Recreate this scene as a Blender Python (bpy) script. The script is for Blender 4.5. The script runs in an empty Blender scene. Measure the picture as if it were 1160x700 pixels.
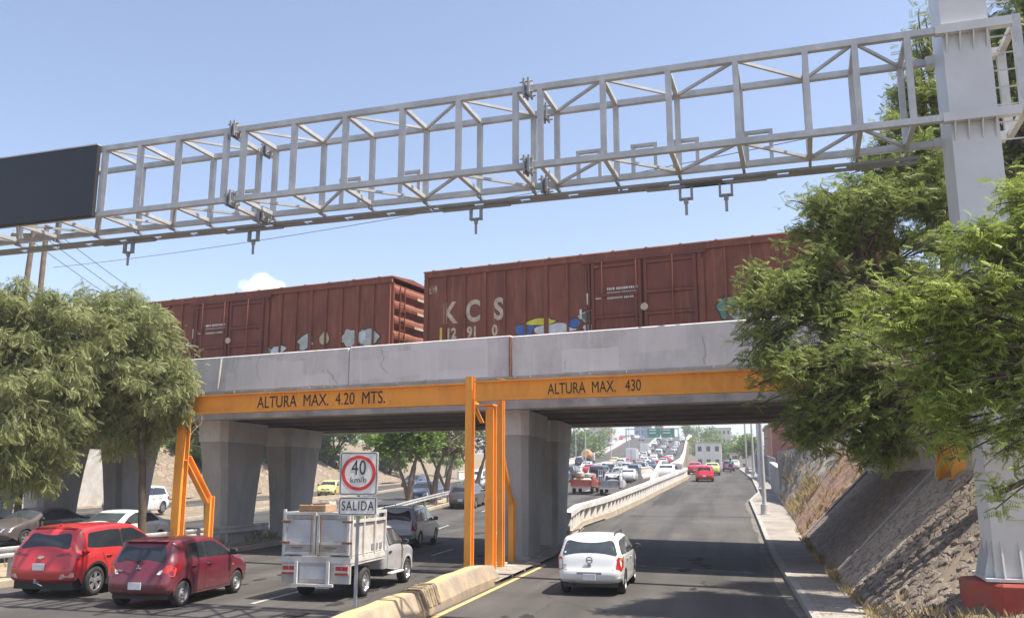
import bpy, bmesh, math, random
import numpy as np
from mathutils import Vector, Matrix
from mathutils.geometry import delaunay_2d_cdt

random.seed(7); np.random.seed(7)
SC = bpy.context.scene
COL = SC.collection
R = math.radians

# ------------------------------------------------------------------ camera
CAM_H = 2.6
PITCH = math.atan(192 / 1000.0)
cd = bpy.data.cameras.new('camera'); cam = bpy.data.objects.new('camera', cd); COL.objects.link(cam)
cam.location = (0, 0, CAM_H)
cam.rotation_euler = (R(90) + PITCH, 0, 0)
cd.sensor_width = 36; cd.lens = 36 * 1000 / 1160.0
cd.clip_start = 0.1; cd.clip_end = 6000
SC.camera = cam

# ------------------------------------------------------------------ sky and sun
SUN_AZ, SUN_EL = 107.0, 65.0          # azimuth clockwise from +Y
w = bpy.data.worlds.new('World'); SC.world = w; w.use_nodes = True
wn = w.node_tree.nodes; wl = w.node_tree.links
bg = wn['Background']
sky = wn.new('ShaderNodeTexSky'); sky.sky_type = 'NISHITA'; sky.sun_disc = False
sky.sun_elevation = R(SUN_EL); sky.sun_rotation = R(SUN_AZ)
sky.altitude = 1800; sky.air_density = 1.0; sky.dust_density = 4.0; sky.ozone_density = 1.2
# one small white cloud low over the train
gm = wn.new('ShaderNodeTexCoord'); CD = (-0.272, 0.94, 0.205)
vs_ = wn.new('ShaderNodeVectorMath'); vs_.operation = 'SUBTRACT'; vs_.inputs[1].default_value = CD; wl.new(gm.outputs['Generated'], vs_.inputs[0])
vsc = wn.new('ShaderNodeVectorMath'); vsc.operation = 'MULTIPLY'; vsc.inputs[1].default_value = (1.0, .2, 1.5); wl.new(vs_.outputs[0], vsc.inputs[0])
vl_ = wn.new('ShaderNodeVectorMath'); vl_.operation = 'LENGTH'; wl.new(vsc.outputs[0], vl_.inputs[0])
cn_ = wn.new('ShaderNodeTexNoise'); cn_.inputs['Scale'].default_value = 55; cn_.inputs['Detail'].default_value = 5; wl.new(gm.outputs['Generated'], cn_.inputs['Vector'])
ma = wn.new('ShaderNodeMath'); ma.operation = 'MULTIPLY_ADD'; ma.inputs[1].default_value = .03; wl.new(cn_.outputs['Fac'], ma.inputs[0]); wl.new(vl_.outputs['Value'], ma.inputs[2])
cr_ = wn.new('ShaderNodeMapRange'); cr_.inputs['From Min'].default_value = .037; cr_.inputs['From Max'].default_value = .025; wl.new(ma.outputs[0], cr_.inputs['Value'])
cm_ = wn.new('ShaderNodeMix'); cm_.data_type = 'RGBA'; cm_.inputs['B'].default_value = (5.5, 5.5, 5.6, 1)
wb = wn.new('ShaderNodeMix'); wb.data_type = 'RGBA'; wb.blend_type = 'MULTIPLY'; wb.inputs['Factor'].default_value = 1; wb.inputs['B'].default_value = (.97, .87, .80, 1)   # dusty, warm balanced air
wl.new(sky.outputs[0], wb.inputs['A']); wl.new(wb.outputs['Result'], cm_.inputs['A']); wl.new(cr_.outputs[0], cm_.inputs['Factor']); wl.new(cm_.outputs['Result'], bg.inputs[0])
bg.inputs[1].default_value = 0.145
sd = bpy.data.lights.new('sun', 'SUN'); sun = bpy.data.objects.new('sun', sd); COL.objects.link(sun)
sd.energy = 4.2; sd.angle = R(0.55); sd.color = (1.0, 0.93, 0.83)
S = Vector((math.sin(R(SUN_AZ)) * math.cos(R(SUN_EL)), math.cos(R(SUN_AZ)) * math.cos(R(SUN_EL)), math.sin(R(SUN_EL))))
sun.rotation_euler = (-S).to_track_quat('-Z', 'Y').to_euler()
sun.location = S * 100

SC.view_settings.view_transform = 'Standard'; SC.view_settings.look = 'None'
SC.view_settings.exposure = 1.15; SC.view_settings.gamma = 1.0; SC.view_settings.use_curve_mapping = False
SC.render.engine = 'CYCLES'

# ------------------------------------------------------------------ material helpers
MATS = {}
def mat(name, col, rough=0.6, metal=0.0, var=0.12, scale=3.0, bump=0.0, bscale=40.0, coat=0.0, spec=0.5, col2=None, mask=0.5, soft=0.18, emit=None):
    """procedural surface: base colour broken up by two noises, optional second colour in patches, optional bump"""
    if name in MATS: return MATS[name]
    m = bpy.data.materials.new(name); m.use_nodes = True
    nt = m.node_tree; n = nt.nodes; l = nt.links
    b = n['Principled BSDF']
    b.inputs['Roughness'].default_value = rough; b.inputs['Metallic'].default_value = metal
    b.inputs['Coat Weight'].default_value = coat; b.inputs['Coat Roughness'].default_value = 0.06
    b.inputs['Specular IOR Level'].default_value = spec
    tc = n.new('ShaderNodeTexCoord')
    nz = n.new('ShaderNodeTexNoise'); nz.inputs['Scale'].default_value = scale; nz.inputs['Detail'].default_value = 6; nz.inputs['Roughness'].default_value = 0.62
    l.new(tc.outputs['Object'], nz.inputs['Vector'])
    mx = n.new('ShaderNodeMix'); mx.data_type = 'RGBA'
    c1 = [max(0, c * (1 - var)) for c in col]; c2 = [min(1, c * (1 + var)) for c in col]
    mx.inputs['A'].default_value = (*c1, 1); mx.inputs['B'].default_value = (*c2, 1)
    mr = n.new('ShaderNodeMapRange'); mr.inputs['From Min'].default_value = 0.3; mr.inputs['From Max'].default_value = 0.7
    l.new(nz.outputs['Fac'], mr.inputs['Value']); l.new(mr.outputs[0], mx.inputs['Factor'])
    out = mx.outputs['Result']
    if col2 is not None:
        nz2 = n.new('ShaderNodeTexNoise'); nz2.inputs['Scale'].default_value = scale * 0.55; nz2.inputs['Detail'].default_value = 8; nz2.inputs['Roughness'].default_value = 0.68
        mp = n.new('ShaderNodeVectorMath'); mp.operation = 'ADD'; mp.inputs[1].default_value = (13.1, 4.7, 8.3)
        l.new(tc.outputs['Object'], mp.inputs[0]); l.new(mp.outputs[0], nz2.inputs['Vector'])
        r2 = n.new('ShaderNodeMapRange'); r2.inputs['From Min'].default_value = mask - soft; r2.inputs['From Max'].default_value = mask + soft
        l.new(nz2.outputs['Fac'], r2.inputs['Value'])
        m2 = n.new('ShaderNodeMix'); m2.data_type = 'RGBA'; m2.inputs['B'].default_value = (*col2, 1)
        l.new(out, m2.inputs['A']); l.new(r2.outputs[0], m2.inputs['Factor']); out = m2.outputs['Result']
    l.new(out, b.inputs['Base Color'])
    if bump > 0:
        nb = n.new('ShaderNodeTexNoise'); nb.inputs['Scale'].default_value = bscale; nb.inputs['Detail'].default_value = 5
        l.new(tc.outputs['Object'], nb.inputs['Vector'])
        bp = n.new('ShaderNodeBump'); bp.inputs['Strength'].default_value = bump; bp.inputs['Distance'].default_value = 0.02
        l.new(nb.outputs['Fac'], bp.inputs['Height']); l.new(bp.outputs[0], b.inputs['Normal'])
    if emit:
        b.inputs['Emission Color'].default_value = (*emit[:3], 1); b.inputs['Emission Strength'].default_value = emit[3]
    MATS[name] = m; return m

def paint(name, col, dust=0.12):
    if name in MATS: return MATS[name]
    m = mat(name, col, rough=0.36, var=0.06, scale=2.5, coat=0.75, col2=[c * (1 - dust) + 0.28 * dust for c in col], mask=0.52)
    # road dirt thrown up along the sills and bumpers
    nt = m.node_tree; n = nt.nodes; l = nt.links; b = n['Principled BSDF']; src = b.inputs['Base Color'].links[0].from_socket
    tc = n.new('ShaderNodeTexCoord'); sp = n.new('ShaderNodeSeparateXYZ'); l.new(tc.outputs['Object'], sp.inputs[0])
    r = n.new('ShaderNodeMapRange'); r.inputs['From Min'].default_value = .22; r.inputs['From Max'].default_value = .75; r.inputs['To Min'].default_value = .55; r.inputs['To Max'].default_value = 0
    l.new(sp.outputs['Z'], r.inputs['Value']); z = n.new('ShaderNodeTexNoise'); z.inputs['Scale'].default_value = 4; z.inputs['Detail'].default_value = 5; l.new(tc.outputs['Object'], z.inputs['Vector'])
    mu = n.new('ShaderNodeMath'); mu.operation = 'MULTIPLY'; l.new(r.outputs[0], mu.inputs[0]); l.new(z.outputs['Fac'], mu.inputs[1])
    mx = n.new('ShaderNodeMix'); mx.data_type = 'RGBA'; mx.inputs['B'].default_value = (.20, .17, .135, 1); l.new(src, mx.inputs['A']); l.new(mu.outputs[0], mx.inputs['Factor']); l.new(mx.outputs['Result'], b.inputs['Base Color'])
    rr = n.new('ShaderNodeMapRange'); rr.inputs['To Min'].default_value = .32; rr.inputs['To Max'].default_value = .7; l.new(mu.outputs[0], rr.inputs['Value']); l.new(rr.outputs[0], b.inputs['Roughness'])
    return m

def leafmat(name, c1, c2, c3, trans=0.35):
    m = bpy.data.materials.new(name); m.use_nodes = True
    nt = m.node_tree; n = nt.nodes; l = nt.links; n.clear()
    o = n.new('ShaderNodeOutputMaterial')
    tc = n.new('ShaderNodeTexCoord')
    a = n.new('ShaderNodeTexNoise'); a.inputs['Scale'].default_value = 1.1; a.inputs['Detail'].default_value = 4
    f = n.new('ShaderNodeTexNoise'); f.inputs['Scale'].default_value = 14; f.inputs['Detail'].default_value = 2
    l.new(tc.outputs['Object'], a.inputs['Vector']); l.new(tc.outputs['Object'], f.inputs['Vector'])
    r = n.new('ShaderNodeValToRGB'); e = r.color_ramp.elements
    e[0].position = 0.34; e[0].color = (*c1, 1); e[1].position = 0.64; e[1].color = (*c3, 1)
    k = r.color_ramp.elements.new(0.5); k.color = (*c2, 1)
    ad = n.new('ShaderNodeMath'); ad.operation = 'MULTIPLY_ADD'; ad.inputs[1].default_value = 0.5
    mu = n.new('ShaderNodeMath'); mu.operation = 'MULTIPLY'; mu.inputs[1].default_value = 0.5
    l.new(f.outputs['Fac'], mu.inputs[0]); l.new(a.outputs['Fac'], ad.inputs[0]); l.new(mu.outputs[0], ad.inputs[2])
    l.new(ad.outputs[0], r.inputs['Fac'])
    d = n.new('ShaderNodeBsdfPrincipled'); d.inputs['Roughness'].default_value = 0.55; d.inputs['Specular IOR Level'].default_value = 0.35
    t = n.new('ShaderNodeBsdfTranslucent'); mx = n.new('ShaderNodeMixShader'); mx.inputs[0].default_value = trans
    l.new(r.outputs[0], d.inputs['Base Color']); l.new(r.outputs[0], t.inputs['Color'])
    l.new(d.outputs[0], mx.inputs[1]); l.new(t.outputs[0], mx.inputs[2]); l.new(mx.outputs[0], o.inputs['Surface'])
    return m

# ------------------------------------------------------------------ mesh builder
class MB:
    def __init__(s): s.v = []; s.f = []; s.m = []
    def add(s, vs, fs, m=0):
        o = len(s.v); s.v += [tuple(p) for p in vs]
        for q in fs: s.f.append([i + o for i in q]); s.m.append(m)
    def box(s, c, d, m=0, rz=0.0, bev=0.0):
        x, y, z = d[0] / 2, d[1] / 2, d[2] / 2
        if bev > 0:
            b = min(bev, x * .9, y * .9, z * .9)
            P = []
            for zz, k in ((-z, b), (-z + b, 0), (z - b, 0), (z, b)):
                X, Y = x - k, y - k
                P += [(-X + b, -Y, zz), (X - b, -Y, zz), (X, -Y + b, zz), (X, Y - b, zz), (X - b, Y, zz), (-X + b, Y, zz), (-X, Y - b, zz), (-X, -Y + b, zz)]
            F = [list(range(7, -1, -1)), list(range(24, 32))]
            for r in range(3):
                for i in range(8):
                    j = (i + 1) % 8; F.append([r * 8 + i, r * 8 + j, r * 8 + 8 + j, r * 8 + 8 + i])
        else:
            P = [(-x, -y, -z), (x, -y, -z), (x, y, -z), (-x, y, -z), (-x, -y, z), (x, -y, z), (x, y, z), (-x, y, z)]
            F = [[3, 2, 1, 0], [4, 5, 6, 7], [0, 1, 5, 4], [1, 2, 6, 5], [2, 3, 7, 6], [3, 0, 4, 7]]
        cr, sr = math.cos(rz), math.sin(rz)
        s.add([(c[0] + p[0] * cr - p[1] * sr, c[1] + p[0] * sr + p[1] * cr, c[2] + p[2]) for p in P], F, m)
    def b2(s, x0, x1, y0, y1, z0, z1, m=0, bev=0.0):
        s.box(((x0 + x1) / 2, (y0 + y1) / 2, (z0 + z1) / 2), (abs(x1 - x0), abs(y1 - y0), abs(z1 - z0)), m, 0, bev)
    def bar(s, p0, p1, wd, ht, m=0, up=(0, 0, 1)):
        p0 = Vector(p0); p1 = Vector(p1); d = (p1 - p0).normalized(); u = Vector(up)
        if abs(d.dot(u)) > .98: u = Vector((0, 1, 0))
        sx = d.cross(u).normalized(); uu = sx.cross(d).normalized()
        P = []
        for p in (p0, p1):
            for a, b in ((-1, -1), (1, -1), (1, 1), (-1, 1)): P.append(p + sx * a * wd / 2 + uu * b * ht / 2)
        s.add(P, [[3, 2, 1, 0], [4, 5, 6, 7], [0, 1, 5, 4], [1, 2, 6, 5], [2, 3, 7, 6], [3, 0, 4, 7]], m)
    def ibeam(s, p0, p1, wd, ht, tf=.03, tw=.03, m=0, up=(0, 0, 1)):
        p0 = Vector(p0); p1 = Vector(p1); d = (p1 - p0).normalized(); u = Vector(up)
        sx = d.cross(u).normalized(); uu = sx.cross(d).normalized()
        for k in (-1, 1):
            o = uu * k * (ht / 2 - tf / 2); s.bar(p0 + o, p1 + o, wd, tf, m, uu)
        s.bar(p0, p1, tw, ht - 2 * tf, m, uu)
    def path(s, pts, rad, n=8, m=0, caps=True):
        pts = [Vector(p) for p in pts]
        if not isinstance(rad, (list, tuple)): rad = [rad] * len(pts)
        o = len(s.v); ref = None
        for i, p in enumerate(pts):
            d = (pts[min(i + 1, len(pts) - 1)] - pts[max(i - 1, 0)])
            if d.length < 1e-9: d = Vector((0, 0, 1))
            d.normalize()
            if ref is None:
                ref = Vector((1, 0, 0)) if abs(d.x) < .8 else Vector((0, 1, 0))
            e = d.cross(ref).normalized(); g = e.cross(d).normalized(); ref = g
            for k in range(n):
                a = 2 * math.pi * k / n
                s.v.append(tuple(p + (g * math.cos(a) + e * math.sin(a)) * rad[i]))
        for i in range(len(pts) - 1):
            for k in range(n):
                j = (k + 1) % n
                s.f.append([o + i * n + k, o + i * n + j, o + i * n + n + j, o + i * n + n + k]); s.m.append(m)
        if caps:
            s.f.append([o + k for k in range(n - 1, -1, -1)]); s.m.append(m)
            q = o + (len(pts) - 1) * n; s.f.append([q + k for k in range(n)]); s.m.append(m)
    def lathe(s, prof, org, axis, n=20, m=0):
        """prof: (radius, offset along axis)"""
        axis = Vector(axis).normalized(); r = Vector((0, 0, 1)) if abs(axis.z) < .8 else Vector((1, 0, 0))
        e = axis.cross(r).normalized(); g = e.cross(axis).normalized(); org = Vector(org); o = len(s.v)
        for rr, h in prof:
            for k in range(n):
                a = 2 * math.pi * k / n
                s.v.append(tuple(org + axis * h + (g * math.cos(a) + e * math.sin(a)) * rr))
        for i in range(len(prof) - 1):
            for k in range(n):
                j = (k + 1) % n; s.f.append([o + i * n + k, o + i * n + j, o + i * n + n + j, o + i * n + n + k]); s.m.append(m)
    def prism(s, poly, fmap, w0, w1, m=0):
        n = len(poly); P = [fmap(a, b, w0) for a, b in poly] + [fmap(a, b, w1) for a, b in poly]
        F = [list(range(n - 1, -1, -1)), list(range(n, 2 * n))] + [[i, (i + 1) % n, n + (i + 1) % n, n + i] for i in range(n)]
        s.add(P, F, m)
    def loft(s, secs, m=0, caps=True):
        n = len(secs[0]); P = [p for q in secs for p in q]; F = []
        for r in range(len(secs) - 1):
            for i in range(n):
                j = (i + 1) % n; F.append([r * n + i, r * n + j, r * n + n + j, r * n + n + i])
        if caps: F += [list(range(n - 1, -1, -1)), [(len(secs) - 1) * n + i for i in range(n)]]
        s.add(P, F, m)
    def build(s, name, mats, parent=None, smooth=0, weld=False, recalc=False):
        me = bpy.data.meshes.new(name); me.from_pydata(s.v, [], s.f)
        if not isinstance(mats, (list, tuple)): mats = [mats]
        for q in mats: me.materials.append(q)
        if len(mats) > 1: me.polygons.foreach_set('material_index', s.m)
        if weld or recalc:
            bm = bmesh.new(); bm.from_mesh(me)
            if weld: bmesh.ops.remove_doubles(bm, verts=bm.verts, dist=.0012)
            if recalc: bmesh.ops.recalc_face_normals(bm, faces=bm.faces)
            bm.to_mesh(me); bm.free()
        if smooth:
            me.polygons.foreach_set('use_smooth', [True] * len(me.polygons)); me.set_sharp_from_angle(angle=R(smooth))
        me.update()
        o = bpy.data.objects.new(name, me); COL.objects.link(o)
        if parent is not None: o.parent = parent
        return o

def tag(o, label=None, cat=None, group=None, kind=None):
    if label: o['label'] = label
    if cat: o['category'] = cat
    if group: o['group'] = group
    if kind: o['kind'] = kind
    return o
def thing(name, label, cat, loc=(0, 0, 0), rz=0.0, group=None):
    o = bpy.data.objects.new(name, None); COL.objects.link(o); o.empty_display_size = .3
    o.location = loc; o.rotation_euler = (0, 0, rz)
    return tag(o, label, cat, group)
def kids(o): return [c for c in bpy.data.objects if c.parent is o]
def copy_tree(o, parent=None, kmap=None):
    c = o.copy(); COL.objects.link(c)
    if parent is not None: c.parent = parent
    for ch in (kmap[o] if kmap else kids(o)): copy_tree(ch, c, kmap)
    return c

def text_mesh(body, size, name, m, parent, loc, rot, sx=1.0, bold=0.0, align='CENTER', depth=.004, space=1.0):
    cu = bpy.data.curves.new(name, 'FONT'); cu.body = body; cu.size = size; cu.align_x = align; cu.align_y = 'CENTER'
    cu.extrude = depth; cu.offset = bold; cu.space_character = space; cu.resolution_u = 4
    t = bpy.data.objects.new(name + '_tmp', cu); COL.objects.link(t)
    bpy.context.view_layer.update()
    dg = bpy.context.evaluated_depsgraph_get()
    me = bpy.data.meshes.new_from_object(t.evaluated_get(dg))
    bpy.data.objects.remove(t); bpy.data.curves.remove(cu)
    me.materials.clear(); me.materials.append(m)
    for v in me.vertices: v.co.x *= sx
    o = bpy.data.objects.new(name, me); COL.objects.link(o); o.parent = parent
    o.location = loc; o.rotation_euler = rot
    return o

# ------------------------------------------------------------------ road frame: a = metres right of the camera, b = metres ahead along the road
AR = math.atan(245 / 1018.0)
EF = Vector((math.sin(AR), math.cos(AR), 0)); ER = Vector((math.cos(AR), -math.sin(AR), 0))
RZ = -AR
def W(a, b, z=0.0):
    p = ER * a + EF * b; return (p.x, p.y, z)
def interp(x, kn):
    if x <= kn[0][0]: return kn[0][1]
    for (x0, y0), (x1, y1) in zip(kn, kn[1:]):
        if x <= x1: return y0 + (y1 - y0) * (x - x0) / (x1 - x0)
    return kn[-1][1]
def smooth(x, a, b):
    t = max(0, min(1, (x - a) / (b - a))); return t * t * (3 - 2 * t)
def ze(b): return interp(b, [(32, 0), (38, .18), (45, .55), (65, 1.5), (90, 2.5), (130, 3.7), (170, 4.5), (250, 5.0)])
def zh(b): return interp(b, [(46, 0), (52, .18), (60, .6), (70, 1.15), (100, 2.3), (186, 5.6), (240, 8.6), (290, 12.4), (345, 17.2), (375, 19.4), (395, 20.3), (410, 20.5), (430, 20.2), (520, 14)])
def zo(b): return interp(b, [(38, 0), (55, .35), (70, .9), (100, 2.2), (186, 5.6), (240, 8.6), (290, 12.4), (345, 17.2), (375, 19.4), (395, 20.3), (410, 20.5), (430, 20.2), (520, 14)])
def zl(b): return interp(b, [(10, .4), (55, .6), (85, 1.1), (120, 2.0), (200, 3.0)])
def sh(b): return -2.4 * smooth(b, 25, 62) - 6.5 * smooth(b, 120, 390)
def aLe(b): return interp(b, [(30, -5.75), (36, -6.3), (42, -6.6), (47, -5.9), (60, -5.1), (77, -4.4), (90, -3.9), (130, -4.6), (170, -5.2)])
def aRe(b): return interp(b, [(20, 1.36), (42, 1.3), (58, 1.2), (66, 2.0), (90, 2.2), (130, 1.7), (170, 1.5)])
def aRh(b): return -7.25 + sh(b) + .9 * smooth(b, 80, 110)
def aLh(b): return -17.25 + sh(b)
def aRo(b): return -20.9 + sh(b) + 3.2 * smooth(b, 85, 125)
def aLo(b): return -29.4 + sh(b) + 1.0 * smooth(b, 85, 125)
def asw(b): return interp(b, [(20, 2.47), (45, 2.95), (57, 3.0), (66, 3.6), (100, 3.8)])
def crest(b):
    a = interp(b, [(13, 4.4), (17, 5.1), (24, 5.2), (38, 5.3), (42, 6.6), (50, 5.6), (57.5, 3.25), (60, 3.9), (66, 6)])
    z = interp(b, [(12, .25), (14, .55), (17.5, 2.6), (24, 2.8), (38, 2.75), (42, 5.2), (57.5, 4.2), (59, 1.6), (66, 1.6)])
    return a, max(z, ze(b) + .05)

def ray(u, v):
    x = (u - 580) / 1000.; y = (350 - v) / 1000.; c, s = math.cos(PITCH), math.sin(PITCH)
    return Vector((x, c - y * s, s + y * c))
def on_road(u, v, zf):
    r = ray(u, v); prev = None
    for i in range(60, 6000):
        t = i * .1 if i < 2000 else 200 + (i - 2000) * .2
        p = r * t; b = p.dot(EF); d = CAM_H + p.z - zf(b)
        if d <= 0: return p.dot(ER), b
    return p.dot(ER), b
# ================================================================== materials of the setting
def asphalt_mat(name, base, warm=1.0):
    m = bpy.data.materials.new(name); m.use_nodes = True
    nt = m.node_tree; n = nt.nodes; l = nt.links; b = n['Principled BSDF']
    tc = n.new('ShaderNodeTexCoord')
    def noise(scale, det, sx=1, sy=1, rough=.6):
        mp = n.new('ShaderNodeMapping'); mp.inputs['Scale'].default_value = (sx, sy, 1)
        l.new(tc.outputs['Object'], mp.inputs['Vector'])
        q = n.new('ShaderNodeTexNoise'); q.inputs['Scale'].default_value = scale; q.inputs['Detail'].default_value = det; q.inputs['Roughness'].default_value = rough
        l.new(mp.outputs[0], q.inputs['Vector']); return q
    def ramp(src, p0, c0, p1, c1):
        r = n.new('ShaderNodeValToRGB'); e = r.color_ramp.elements
        e[0].position = p0; e[0].color = (c0, c0, c0, 1); e[1].position = p1; e[1].color = (c1, c1, c1, 1)
        l.new(src, r.inputs['Fac']); return r.outputs[0]
    def mul(a, c):
        x = n.new('ShaderNodeMix'); x.data_type = 'RGBA'; x.blend_type = 'MULTIPLY'; x.inputs['Factor'].default_value = 1
        l.new(a, x.inputs['A']); l.new(c, x.inputs['B']); return x.outputs['Result']
    big = ramp(noise(.35, 5).outputs['Fac'], .3, .78, .7, 1.16)
    trk = ramp(noise(1.0, 3, .9, .03).outputs['Fac'], .38, .74, .62, 1.12)
    fine = ramp(noise(60, 3).outputs['Fac'], .25, .86, .75, 1.14)
    # tar-sealed cracks: thin voronoi edges, wobbling
    wob = noise(1.3, 4); vm = n.new('ShaderNodeMix'); vm.data_type = 'RGBA'; vm.inputs['Factor'].default_value = .35
    l.new(tc.outputs['Object'], vm.inputs['A']); l.new(wob.outputs['Color'], vm.inputs['B'])
    vo = n.new('ShaderNodeTexVoronoi'); vo.feature = 'DISTANCE_TO_EDGE'; vo.inputs['Scale'].default_value = .42
    l.new(vm.outputs['Result'], vo.inputs['Vector'])
    crk = ramp(vo.outputs['Distance'], .0, .72, .012, 1.0)
    c = n.new('ShaderNodeRGB'); c.outputs[0].default_value = (base * 1.06 * warm, base * .99, base * .90 / warm, 1)
    o = mul(mul(mul(mul(c.outputs[0], big), trk), fine), crk)
    l.new(o, b.inputs['Base Color']); b.inputs['Roughness'].default_value = .82; b.inputs['Specular IOR Level'].default_value = .3
    bp = n.new('ShaderNodeBump'); bp.inputs['Strength'].default_value = .25; bp.inputs['Distance'].default_value = .01
    l.new(noise(90, 2).outputs['Fac'], bp.inputs['Height']); l.new(bp.outputs[0], b.inputs['Normal'])
    return m

def stone_mat(name, c1, c2, joint, scale, bump=.8, sx=1, sy=1):
    m = bpy.data.materials.new(name); m.use_nodes = True
    nt = m.node_tree; n = nt.nodes; l = nt.links; b = n['Principled BSDF']; b.inputs['Roughness'].default_value = .9
    tc = n.new('ShaderNodeTexCoord')
    nz = n.new('ShaderNodeTexNoise'); nz.inputs['Scale'].default_value = 2.5; nz.inputs['Detail'].default_value = 4
    l.new(tc.outputs['Object'], nz.inputs['Vector'])
    mp = n.new('ShaderNodeMapping'); mp.inputs['Scale'].default_value = (sx, sy, 1)
    l.new(tc.outputs['Object'], mp.inputs['Vector'])
    mv = n.new('ShaderNodeMix'); mv.data_type = 'RGBA'; mv.inputs['Factor'].default_value = .12
    l.new(mp.outputs[0], mv.inputs['A']); l.new(nz.outputs['Color'], mv.inputs['B'])
    v = n.new('ShaderNodeTexVoronoi'); v.inputs['Scale'].default_value = scale
    e = n.new('ShaderNodeTexVoronoi'); e.feature = 'DISTANCE_TO_EDGE'; e.inputs['Scale'].default_value = scale
    l.new(mv.outputs['Result'], v.inputs['Vector']); l.new(mv.outputs['Result'], e.inputs['Vector'])
    sep = n.new('ShaderNodeSeparateColor'); l.new(v.outputs['Color'], sep.inputs[0])
    mx = n.new('ShaderNodeMix'); mx.data_type = 'RGBA'; mx.inputs['A'].default_value = (*c1, 1); mx.inputs['B'].default_value = (*c2, 1)
    l.new(sep.outputs[0], mx.inputs['Factor'])
    r = n.new('ShaderNodeMapRange'); r.inputs['From Min'].default_value = .015; r.inputs['From Max'].default_value = .07
    l.new(e.outputs['Distance'], r.inputs['Value'])
    m2 = n.new('ShaderNodeMix'); m2.data_type = 'RGBA'; m2.inputs['A'].default_value = (*joint, 1)
    l.new(r.outputs[0], m2.inputs['Factor']); l.new(mx.outputs['Result'], m2.inputs['B'])
    f = n.new('ShaderNodeTexNoise'); f.inputs['Scale'].default_value = 22; f.inputs['Detail'].default_value = 6
    l.new(tc.outputs['Object'], f.inputs['Vector'])
    fr = n.new('ShaderNodeValToRGB'); fr.color_ramp.elements[0].position = .3; fr.color_ramp.elements[0].color = (.7, .7, .7, 1); fr.color_ramp.elements[1].position = .7; fr.color_ramp.elements[1].color = (1.2, 1.2, 1.2, 1)
    l.new(f.outputs['Fac'], fr.inputs['Fac'])
    m3 = n.new('ShaderNodeMix'); m3.data_type = 'RGBA'; m3.blend_type = 'MULTIPLY'; m3.inputs['Factor'].default_value = 1
    l.new(m2.outputs['Result'], m3.inputs['A']); l.new(fr.outputs[0], m3.inputs['B']); l.new(m3.outputs['Result'], b.inputs['Base Color'])
    ad = n.new('ShaderNodeMath'); ad.operation = 'MULTIPLY_ADD'; ad.inputs[1].default_value = .35
    l.new(f.outputs['Fac'], ad.inputs[0]); l.new(r.outputs[0], ad.inputs[2])
    bp = n.new('ShaderNodeBump'); bp.inputs['Strength'].default_value = bump; bp.inputs['Distance'].default_value = .06
    l.new(ad.outputs[0], bp.inputs['Height']); l.new(bp.outputs[0], b.inputs['Normal'])
    return m

M_ASPH = asphalt_mat('asphalt', .077)
M_ASPH2 = asphalt_mat('asphalt_worn', .072)
M_DIRT = mat('dry earth', (.215, .17, .125), .95, var=.25, scale=1.2, bump=.5, bscale=12, col2=(.16, .14, .08), mask=.55)
M_CONC = mat('concrete', (.36, .345, .32), .85, var=.14, scale=1.5, bump=.15, bscale=25, col2=(.24, .225, .2), mask=.56)
M_CONCL = mat('pale concrete', (.50, .47, .42), .85, var=.14, scale=2, bump=.15, bscale=25, col2=(.33, .29, .24), mask=.6)
M_WHITE = mat('white painted concrete', (.62, .60, .56), .7, var=.08, scale=1.5, col2=(.42, .38, .32), mask=.6)
M_TAN = mat('dusty kerb concrete', (.46, .38, .28), .9, var=.15, scale=2, bump=.2, col2=(.30, .25, .19), mask=.55)
M_YEL = mat('faded yellow paint', (.62, .40, .12), .8, var=.2, scale=6, col2=(.35, .30, .24), mask=.56)
M_LANE = mat('worn white paint', (.50, .49, .46), .8, var=.15, scale=6, col2=(.17, .165, .155), mask=.55)

BS = [x for x in range(-40, 132, 2)] + [x for x in range(140, 525, 10)]
def sheet(name, aL, aR, zf, off, m, b0=-1e9, b1=1e9, nsub=1):
    """a strip of paving in the road frame"""
    bs = sorted(set([x for x in BS if b0 < x < b1] + [x for x in (b0, b1) if abs(x) < 1e8]))
    mb = MB(); vs = []
    for b in bs:
        for k in range(nsub + 1):
            vs.append((aL(b) + (aR(b) - aL(b)) * k / nsub, b, zf(b) + off))
    F = []; q = nsub + 1
    for i in range(len(bs) - 1):
        for k in range(nsub): F.append([i * q + k, i * q + k + 1, i * q + q + k + 1, i * q + q + k])
    mb.add(vs, F); o = mb.build(name, m); o.rotation_euler.z = RZ
    return tag(o, kind='structure')

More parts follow.
